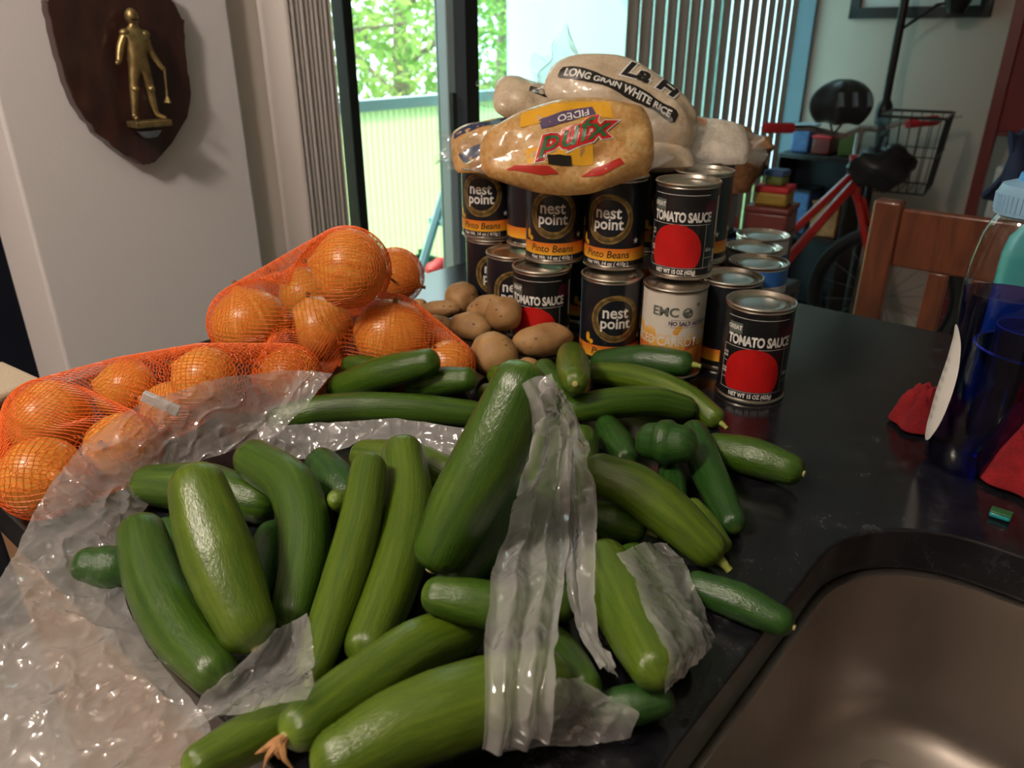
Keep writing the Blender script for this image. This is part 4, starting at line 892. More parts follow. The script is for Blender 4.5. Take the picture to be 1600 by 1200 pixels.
M['navy_wrap'] = mat('navy_wrapper', (.015, .03, .10), .25, coat=.6); M['orange_print'] = mat('orange_print', (.70, .20, .02), .4); M['red_wrap'] = mat('red_wrapper', (.48, .03, .02), .3)
class Bag:
    def __init__(s, name, label, cat, c, ex, ey, a, bb, T, mt, seed, back=.7, sag=0.0, p=3.0, film_ends=True, lum=.12, tl=0.0, tr=0.0):
        ex = Vector(ex).normalized(); ey = Vector(ey); ey = (ey-ex*ey.dot(ex)).normalized(); ez = ex.cross(ey); c = Vector(c)
        s.c, s.ex, s.ey, s.ez, s.a, s.b, s.T, s.seed, s.p, s.lum, s.tl, s.tr = c, ex, ey, ez, a, bb, T, seed, p, lum, tl, tr
        s.t = thing(name, label, cat, c-Vector((0, 0, T)))
        s.sag = sag
        def top(i, j): return s.pt(2*i-1, 2*j-1, 1, 0)
        def bot(i, j): return s.pt(2*i-1, 2*j-1, -back, 0)
        m = MB(); m.grid(top, 40, 28); m.grid(bot, 40, 28); s.o = m.build('filled_pouch', mt, s.t)
        if film_ends:
            for e in (-1, 1):
                m = MB(); m.grid(lambda i, j: s.pt(e, (2*j-1)*.9, 0, 0)+ex*e*(.02*i)*(1+.25*math.sin(9*j+seed))+ez*(.006*math.sin(j*17+seed)*i)+Vector((0, 0, .008*i*math.sin(5*j+seed*2))), 4, 20); m.build('sealed_end', M['film_clear'], s.t)
    def f(s, x, y):
        q = max(0, (1-abs(x)**s.p))**.55*max(0, (1-abs(y)**s.p))**.55
        return s.T*q*(1+s.lum*2*noise.noise(Vector((x*2.1+s.seed*5, y*2.1, s.seed)))+s.lum*.7*abs(noise.noise(Vector((x*6+s.seed, y*5, s.seed*2)))))
    def pt(s, x, y, k, lift):
        sh = 1-.10*abs(y)**3 ; sv = 1-.14*abs(x)**3-s.tl*max(0, -x)**1.3-s.tr*max(0, x)**1.3+.05*noise.noise(Vector((x*2, s.seed, 0)))
        return s.c+s.ex*s.a*x*sh+s.ey*s.b*y*sv+s.ez*(k*s.f(x, y)+lift)+Vector((0, 0, -s.sag*x*x))
    def print(s, bm, name, mt, x0, y0, rot=0, lift=.0008, step=.008):
        ca, sa = math.cos(rot), math.sin(rot)
        for v in bm.verts:
            x, y = v.co.x, v.co.y; v.co = Vector((x*ca-y*sa+x0, x*sa+y*ca+y0, 0))
        bend(bm, step)
        for v in bm.verts: v.co = Vector((v.co.y, v.co.x, 0))
        bend(bm, step)
        for v in bm.verts:
            x, y = v.co.y/s.a, v.co.x/s.b; v.co = s.pt(max(-.98, min(.98, x)), max(-.98, min(.98, y)), 1, lift)
        bmesh.ops.recalc_face_normals(bm, faces=bm.faces); me = bpy.data.meshes.new(name); bm.to_mesh(me); bm.free(); me.materials.append(mt); return link(name, me, s.o, smooth=True)
rb_ = Bag('rice_bag', 'beige rice bag lying flat under the big rice bag', 'bag', at_t(1015, 246, .985), (1, -.1, 0), (0, 1, .12), .055, .045, .020, M['rice'], 5)
A = Bag('pasta_bag', 'orange pasta bag with upside-down green and red logo on the upper cans', 'bag', at_t(884, 230, .885), (1, -.05, .10), (.0, .58, .80), .100, .060, .026, M['pasta'], 1, p=2.6, lum=.22, tl=.38, tr=.15)
A.print(poly_bm(rectp(-.05, .055, .018, .046)), 'yellow_patch', M['yellow_print'], 0, 0, lift=.0005)
A.print(poly_bm(rectp(-.045, .03, -.034, -.012)), 'yellow_patch', M['yellow_print'], 0, 0, lift=.0005)
A.print(poly_bm(rectp(-.032, .032, -.007, .007)), 'purple_bar', M['purple_print'], .004, .024, .22, lift=.0010)
A.print(text_bm('FIDEO', .013, 1.05, .0002, .2), 'lettering', M['white_print'], .012, .0255, .22+math.pi, lift=.0016)
A.print(text_bm('pufx', .040, 1.12, .0040, .45), 'logo_outline', M['white_print'], .006, -.002, .16, lift=.0012)
A.print(text_bm('pufx', .040, 1.12, .0030, .45), 'logo_border', M['red_print'], .006, -.002, .16, lift=.0017)
A.print(text_bm('pufx', .040, 1.12, .0003, .45), 'logo_lettering', M['green_print'], .006, -.002, .16, lift=.0022)
A.print(poly_bm(rectp(-.013, .013, -.005, .005)), 'black_mark', M['black_print'], -.008, -.030, .0, lift=.0016)
A.print(poly_bm([[(-.072, -.002), (-.03, -.006), (-.01, -.004), (-.02, .003), (-.06, .005)]]), 'red_stripe', M['red_wrap'], 0, -.040, .0, lift=.0008)
A.print(poly_bm([[(.015, -.004), (.04, -.007), (.066, -.002), (.06, .006), (.03, .003)]]), 'red_stripe', M['red_wrap'], 0, -.042, .0, lift=.0008)
Bg = Bag('rice_bag', 'large rice bag with long black lettered bar on top of the heap', 'bag', at_t(972, 152, .975), (1, -.10, -.36), (.12, .62, .75), .102, .052, .030, M['rice'], 2, sag=.010, p=2.6, lum=.13, tl=.30, tr=.25)
Bg.print(poly_bm([[(x, y) for x, y in ((-.092, -.006), (-.09, -.0095), (.062, -.0095), (.066, -.006), (.066, .006), (.062, .0095), (-.09, .0095), (-.092, .006))]]), 'black_bar', M['black_print'], .004, -.012, -.06, lift=.0010, step=.004)
Bg.print(text_bm('LONG GRAIN WHITE RICE', .0150, .80, .0005), 'lettering', M['white_print'], -.010, -.0125, -.06, lift=.0020, step=.004)
Bg.print(text_bm('La Fi', .032, 1.2, .0030, .3), 'logo_border', M['white_print'], .022, .020, .02, lift=.0010)
Bg.print(text_bm('La Fi', .032, 1.2, .0012, .3), 'logo_lettering', M['black_print'], .022, .020, .02, lift=.0016)
Bl = Bag('rice_bag', 'small rice bag poking out left behind the big rice bag', 'bag', at_t(842, 166, 1.02), (1, .1, -.30), (.05, .7, .7), .062, .034, .020, M['rice'], 3)
Bl.print(poly_bm(rectp(-.03, .03, -.005, .004)), 'black_bar', M['black_print'], .01, .003, -.1)
Nv = Bag('dried_food_bag', 'navy and clear wrapped bag hanging over the leftmost upper can', 'bag', at_t(775, 226, 1.02), (1, .0, .16), (.0, .75, .66), .060, .042, .016, M['pasta'], 4, lum=.3)
Nv.print(poly_bm(rectp(-.055, .05, -.008, .008)), 'navy_band', M['navy_wrap'], .005, -.012, .25)
Nv.print(poly_bm(rectp(-.05, .05, -.006, .006)), 'navy_band', M['navy_wrap'], -.005, .026, .1)
Rr = Bag('rice_bag', 'small white rice bag lying on the right back cans', 'bag', at_t(1092, 222, 1.02), (1, -.1, -.06), (.0, .8, .55), .066, .040, .020, M['rice_white'], 6)
Rr.print(poly_bm(rectp(-.012, .012, -.012, .006)), 'orange_patch', M['orange_print'], -.05, -.008, .2); Rr.print(poly_bm(rectp(-.016, .012, -.006, .008)), 'orange_patch', M['orange_print'], -.005, .016, -.3)
pc = at_t(880, 105, 1.0)
b = MB(); b.grid(lambda i, j: pc+Vector(((j-.5)*.085*(1-.75*i)+.004*math.sin(11*i+7*j), .02*math.sin(j*6.0)+.006*math.sin(13*j), -.03+.085*i*(1-.35*abs(2*j-1)))), 16, 26); tag(b.build('plastic_wrap', M['film_clear']), 'clear crumpled plastic wrap sticking up behind the big rice bag', 'wrap')
# ------------------------------------------------------------------ produce
ITEMS={
'c8':[(0.0035,0.4756,1.0695,0.0202),(-0.0072,0.4647,1.0456,0.0233),(-0.0196,0.4541,1.0224,0.0245),(-0.0334,0.4438,0.9999,0.0233),(-0.0459,0.4333,0.9767,0.0202)],
'c1':[(-0.2135,0.4465,1.0058,0.0202),(-0.2033,0.4295,0.9915,0.0229),(-0.1925,0.4128,0.9782,0.0236),(-0.1811,0.3967,0.9659,0.0220),(-0.1695,0.3809,0.9544,0.0187)],
'c9':[(-0.0436,0.3856,0.9688,0.0126),(-0.0286,0.3838,0.9668,0.0146),(-0.0136,0.3819,0.9647,0.0153),(0.0012,0.3799,0.9624,0.0145),(0.0160,0.3779,0.9602,0.0125)],
'c12':[(-0.0846,0.2824,0.9519,0.0180),(-0.0632,0.2944,0.9549,0.0213),(-0.0396,0.3056,0.9561,0.0230),(-0.0142,0.3163,0.9562,0.0224),(0.0127,0.3268,0.9559,0.0198)],
'c10':[(-0.1101,0.3003,0.9556,0.0139),(-0.0954,0.3217,0.9502,0.0169),(-0.0787,0.3436,0.9462,0.0186),(-0.0600,0.3662,0.9433,0.0186),(-0.0366,0.3872,0.9372,0.0168)],
'c11':[(-0.1621,0.2877,0.9417,0.0114),(-0.1520,0.2985,0.9391,0.0136),(-0.1410,0.3094,0.9369,0.0146),(-0.1291,0.3203,0.9346,0.0143),(-0.1164,0.3313,0.9327,0.0127)],
'c6':[(-0.1113,0.5119,0.9837,0.0143),(-0.1118,0.4712,0.9660,0.0157),(-0.1152,0.4324,0.9526,0.0156),(-0.1190,0.3953,0.9430,0.0140),(-0.1218,0.3598,0.9367,0.0114)],
'c7':[(-0.0906,0.5561,0.9694,0.0193),(-0.0819,0.5092,0.9545,0.0210),(-0.0824,0.4642,0.9441,0.0208),(-0.0864,0.4215,0.9385,0.0185),(-0.0921,0.3809,0.9376,0.0149)],
'c5':[(-0.2092,0.5474,0.9721,0.0177),(-0.1742,0.5171,0.9692,0.0197),(-0.1570,0.4822,0.9562,0.0197),(-0.1504,0.4476,0.9438,0.0179),(-0.1497,0.4144,0.9348,0.0148)],
'c2':[(-0.2648,0.4551,0.9625,0.0174),(-0.2490,0.4286,0.9514,0.0194),(-0.2300,0.4035,0.9433,0.0196),(-0.2088,0.3796,0.9380,0.0180),(-0.1852,0.3575,0.9364,0.0149)],
'c3':[(-0.3061,0.5631,0.9402,0.0181),(-0.2818,0.5583,0.9418,0.0207),(-0.2580,0.5534,0.9432,0.0216),(-0.2352,0.5467,0.9405,0.0204),(-0.2127,0.5400,0.9378,0.0175)],
'c4':[(-0.3045,0.4543,0.9394,0.0138),(-0.2986,0.4543,0.9383,0.0160),(-0.2926,0.4542,0.9372,0.0168),(-0.2866,0.4542,0.9361,0.0160),(-0.2807,0.4541,0.9349,0.0139)],
'c14':[(-0.1317,0.6169,0.9369,0.0165),(-0.1098,0.6083,0.9389,0.0189),(-0.0886,0.5994,0.9402,0.0196),(-0.0688,0.5892,0.9384,0.0184),(-0.0494,0.5789,0.9368,0.0157)],
'c13':[(0.0000,0.5016,0.9688,0.0162),(-0.0081,0.4874,0.9600,0.0184),(-0.0159,0.4735,0.9518,0.0191),(-0.0249,0.4601,0.9448,0.0178),(-0.0346,0.4471,0.9388,0.0152)],
'c16':[(-0.1343,0.5058,0.9620,0.0090),(-0.1253,0.5138,0.9541,0.0106),(-0.1159,0.5218,0.9461,0.0113),(-0.1061,0.5297,0.9380,0.0110),(-0.0959,0.5376,0.9299,0.0096)],
'c15':[(-0.1662,0.5854,0.9459,0.0153),(-0.1570,0.5739,0.9428,0.0175),(-0.1480,0.5625,0.9398,0.0181),(-0.1392,0.5512,0.9371,0.0170),(-0.1306,0.5400,0.9346,0.0145)],
'c17':[(-0.1869,0.4945,0.9352,0.0127),(-0.1850,0.4769,0.9347,0.0143),(-0.1829,0.4596,0.9347,0.0146),(-0.1807,0.4425,0.9353,0.0135),(-0.1783,0.4257,0.9364,0.0114)],
'c18':[(-0.2725,0.5049,0.9339,0.0108),(-0.2608,0.4902,0.9331,0.0123),(-0.2493,0.4758,0.9326,0.0126),(-0.2380,0.4615,0.9325,0.0117),(-0.2270,0.4474,0.9328,0.0099)],
'c36':[(0.0665,0.4377,0.9518,0.0178),(0.0707,0.4120,0.9516,0.0196),(0.0743,0.3869,0.9528,0.0197),(0.0780,0.3625,0.9557,0.0179),(0.0810,0.3388,0.9599,0.0147)],
'c33':[(0.0735,0.5237,0.9742,0.0167),(0.0946,0.5143,0.9693,0.0191),(0.1127,0.5031,0.9608,0.0198),(0.1293,0.4913,0.9509,0.0187),(0.1445,0.4793,0.9404,0.0160)],
'c34':[(0.0693,0.5166,0.9392,0.0135),(0.0753,0.5152,0.9380,0.0156),(0.0812,0.5138,0.9368,0.0164),(0.0871,0.5124,0.9356,0.0156),(0.0930,0.5111,0.9344,0.0135)],
'c37':[(0.0904,0.4595,0.9377,0.0140),(0.0962,0.4394,0.9364,0.0156),(0.1015,0.4197,0.9359,0.0159),(0.1041,0.3999,0.9352,0.0146),(0.1062,0.3804,0.9354,0.0122)],
'c38':[(0.0208,0.3858,0.9330,0.0130),(0.0262,0.3732,0.9358,0.0147),(0.0313,0.3608,0.9389,0.0150),(0.0360,0.3485,0.9423,0.0139),(0.0405,0.3363,0.9461,0.0117)],
'c42':[(0.0527,0.3315,0.9299,0.0099),(0.0607,0.3318,0.9315,0.0115),(0.0686,0.3320,0.9332,0.0120),(0.0765,0.3322,0.9349,0.0114),(0.0843,0.3324,0.9366,0.0099)],
'c35':[(0.1347,0.4383,0.9327,0.0113),(0.1464,0.4303,0.9331,0.0129),(0.1577,0.4223,0.9333,0.0133),(0.1682,0.4140,0.9328,0.0125),(0.1784,0.4057,0.9325,0.0107)],
'c29':[(0.0629,0.6902,0.9492,0.0132),(0.0902,0.6974,0.9515,0.0154),(0.1182,0.7037,0.9515,0.0163),(0.1468,0.7089,0.9494,0.0156),(0.1751,0.7115,0.9416,0.0136)],
'c25':[(0.0665,0.7944,0.9646,0.0159),(0.0654,0.7674,0.9686,0.0178),(0.0642,0.7405,0.9730,0.0181),(0.0629,0.7138,0.9778,0.0167),(0.0615,0.6873,0.9829,0.0140)],
'c28':[(0.1038,0.8147,0.9346,0.0134),(0.1348,0.7913,0.9401,0.0151),(0.1628,0.7662,0.9417,0.0154),(0.1873,0.7391,0.9391,0.0143),(0.2068,0.7100,0.9320,0.0120)],
'c27':[(0.1107,0.8444,0.9357,0.0157),(0.1312,0.8332,0.9416,0.0179),(0.1511,0.8219,0.9474,0.0186),(0.1704,0.8096,0.9510,0.0174),(0.1890,0.7971,0.9541,0.0148)],
'c30':[(0.1277,0.5958,0.9646,0.0172),(0.1314,0.5935,0.9654,0.0198),(0.1352,0.5911,0.9662,0.0207),(0.1388,0.5887,0.9670,0.0197),(0.1425,0.5864,0.9679,0.0170)],
'c31':[(0.1710,0.6331,0.9509,0.0133),(0.1728,0.6049,0.9440,0.0149),(0.1742,0.5772,0.9383,0.0151),(0.1766,0.5504,0.9344,0.0139),(0.1785,0.5240,0.9316,0.0116)],
'c32':[(0.1957,0.6319,0.9365,0.0154),(0.2088,0.6227,0.9375,0.0175),(0.2215,0.6134,0.9387,0.0182),(0.2335,0.6038,0.9388,0.0171),(0.2450,0.5941,0.9389,0.0146)],
'c40':[(0.1493,0.5296,0.9384,0.0082),(0.1531,0.5216,0.9356,0.0094),(0.1569,0.5136,0.9329,0.0098),(0.1606,0.5058,0.9303,0.0092),(0.1641,0.4979,0.9279,0.0079)],
'c39':[(0.0951,0.6737,0.9362,0.0130),(0.0977,0.6607,0.9357,0.0148),(0.1002,0.6477,0.9354,0.0154),(0.1025,0.6349,0.9352,0.0144),(0.1047,0.6221,0.9353,0.0122)],
'c41':[(0.1434,0.6002,0.9359,0.0109),(0.1410,0.5837,0.9342,0.0124),(0.1386,0.5673,0.9329,0.0127),(0.1361,0.5511,0.9321,0.0119),(0.1337,0.5351,0.9316,0.0100)],
'c26':[(0.0375,0.7932,0.9448,0.0148),(0.0439,0.7730,0.9415,0.0168),(0.0499,0.7529,0.9386,0.0173),(0.0557,0.7330,0.9361,0.0161),(0.0611,0.7133,0.9341,0.0137)],
'c23':[(-0.0145,0.7965,0.9386,0.0126),(-0.0069,0.7892,0.9371,0.0144),(0.0007,0.7820,0.9356,0.0150),(0.0082,0.7748,0.9342,0.0142),(0.0155,0.7676,0.9329,0.0122)],
'c19':[(-0.2397,0.7027,0.9335,0.0135),(-0.1915,0.7083,0.9404,0.0157),(-0.1423,0.7112,0.9413,0.0165),(-0.0928,0.7124,0.9386,0.0158),(-0.0432,0.7126,0.9337,0.0137)],
'c24':[(-0.0267,0.7644,0.9328,0.0104),(-0.0198,0.7543,0.9326,0.0119),(-0.0131,0.7442,0.9324,0.0124),(-0.0065,0.7342,0.9323,0.0117),(0.0000,0.7243,0.9323,0.0100)],
'c20':[(-0.1880,0.7731,0.9358,0.0158),(-0.1634,0.7672,0.9468,0.0180),(-0.1394,0.7611,0.9578,0.0187),(-0.1154,0.7543,0.9669,0.0176),(-0.0919,0.7473,0.9759,0.0150)],
'c22':[(-0.1059,0.7706,0.9408,0.0139),(-0.0919,0.7647,0.9448,0.0160),(-0.0781,0.7588,0.9489,0.0167),(-0.0645,0.7529,0.9529,0.0157),(-0.0512,0.7469,0.9569,0.0135)],
'c21':[(-0.1833,0.8155,0.9431,0.0128),(-0.1736,0.8111,0.9434,0.0147),(-0.1640,0.8066,0.9437,0.0154),(-0.1545,0.8022,0.9440,0.0146),(-0.1450,0.7978,0.9444,0.0125)],
'f1':[(0.0339,0.5989,0.9694,0.0163),(0.0318,0.5800,0.9623,0.0184),(0.0298,0.5613,0.9558,0.0190),(0.0278,0.5430,0.9499,0.0177),(0.0259,0.5249,0.9446,0.0149)],
'f2':[(0.0147,0.4855,0.9358,0.0154),(0.0190,0.4658,0.9372,0.0172),(0.0230,0.4464,0.9393,0.0175),(0.0267,0.4273,0.9420,0.0161),(0.0301,0.4085,0.9454,0.0134)],
'f3':[(0.0659,0.6317,0.9449,0.0148),(0.0628,0.6110,0.9413,0.0167),(0.0599,0.5906,0.9383,0.0171),(0.0570,0.5704,0.9359,0.0159),(0.0541,0.5506,0.9340,0.0134)],
'o1':[(-0.4413,0.6534,0.9573,0.0373)],
'o2':[(-0.3942,0.5542,0.9538,0.0338)],
'o3':[(-0.4043,0.7282,0.9528,0.0328)],
'o4':[(-0.2998,0.6813,0.9870,0.0323)],
'o5':[(-0.3110,0.8581,0.9801,0.0448)],
'o6':[(-0.2386,0.8981,0.9614,0.0414)],
'o7':[(-0.1851,0.8467,1.0497,0.0450)],
'o9':[(-0.1434,0.8575,0.9666,0.0450)],
'o10':[(-0.2418,0.7571,0.9545,0.0345)],
'o11':[(-0.0729,0.8050,0.9492,0.0292)],
'o8':[(-0.1751,1.1173,0.9604,0.0404)],
'o12':[(-0.2861,1.0275,0.9593,0.0393)],
'o13':[(-0.3526,0.6072,0.9518,0.0318)],
'o14':[(-0.3456,0.6909,0.9489,0.0289)],
'p8':[(-0.0211,0.8352,0.9486,0.0286)],
'p9':[(0.0203,0.8744,0.9485,0.0198),(0.0290,0.8758,0.9496,0.0208),(0.0376,0.8772,0.9508,0.0211),(0.0462,0.8785,0.9519,0.0208),(0.0549,0.8799,0.9531,0.0198)],
'p5':[(-0.0631,0.9378,0.9485,0.0179),(-0.0579,0.9346,0.9486,0.0187),(-0.0528,0.9314,0.9487,0.0190),(-0.0477,0.9281,0.9488,0.0186),(-0.0426,0.9249,0.9489,0.0177)],
'p4':[(-0.0103,0.8999,0.9775,0.0229)],
'p7':[(-0.0966,0.9185,0.9382,0.0169),(-0.0894,0.9059,0.9379,0.0175),(-0.0824,0.8934,0.9376,0.0176),(-0.0755,0.8809,0.9374,0.0171),(-0.0687,0.8685,0.9374,0.0161)],
'p3':[(-0.0443,0.9705,0.9556,0.0184),(-0.0390,0.9658,0.9587,0.0192),(-0.0337,0.9612,0.9619,0.0194),(-0.0285,0.9565,0.9650,0.0189),(-0.0233,0.9519,0.9681,0.0180)],
'p6':[(-0.1095,0.9827,0.9339,0.0130),(-0.1041,0.9803,0.9339,0.0136),(-0.0986,0.9779,0.9338,0.0138),(-0.0933,0.9754,0.9338,0.0136),(-0.0879,0.9730,0.9338,0.0129)],
'p2':[(-0.1184,1.0214,0.9388,0.0134),(-0.1099,1.0183,0.9406,0.0141),(-0.1015,1.0151,0.9424,0.0142),(-0.0932,1.0119,0.9442,0.0140),(-0.0849,1.0087,0.9460,0.0133)],
'p1':[(-0.0710,1.0441,0.9492,0.0255)],
'p12':[(-0.1328,1.0447,0.9347,0.0147)],
'p10':[(0.0193,0.8162,0.9363,0.0163)]}

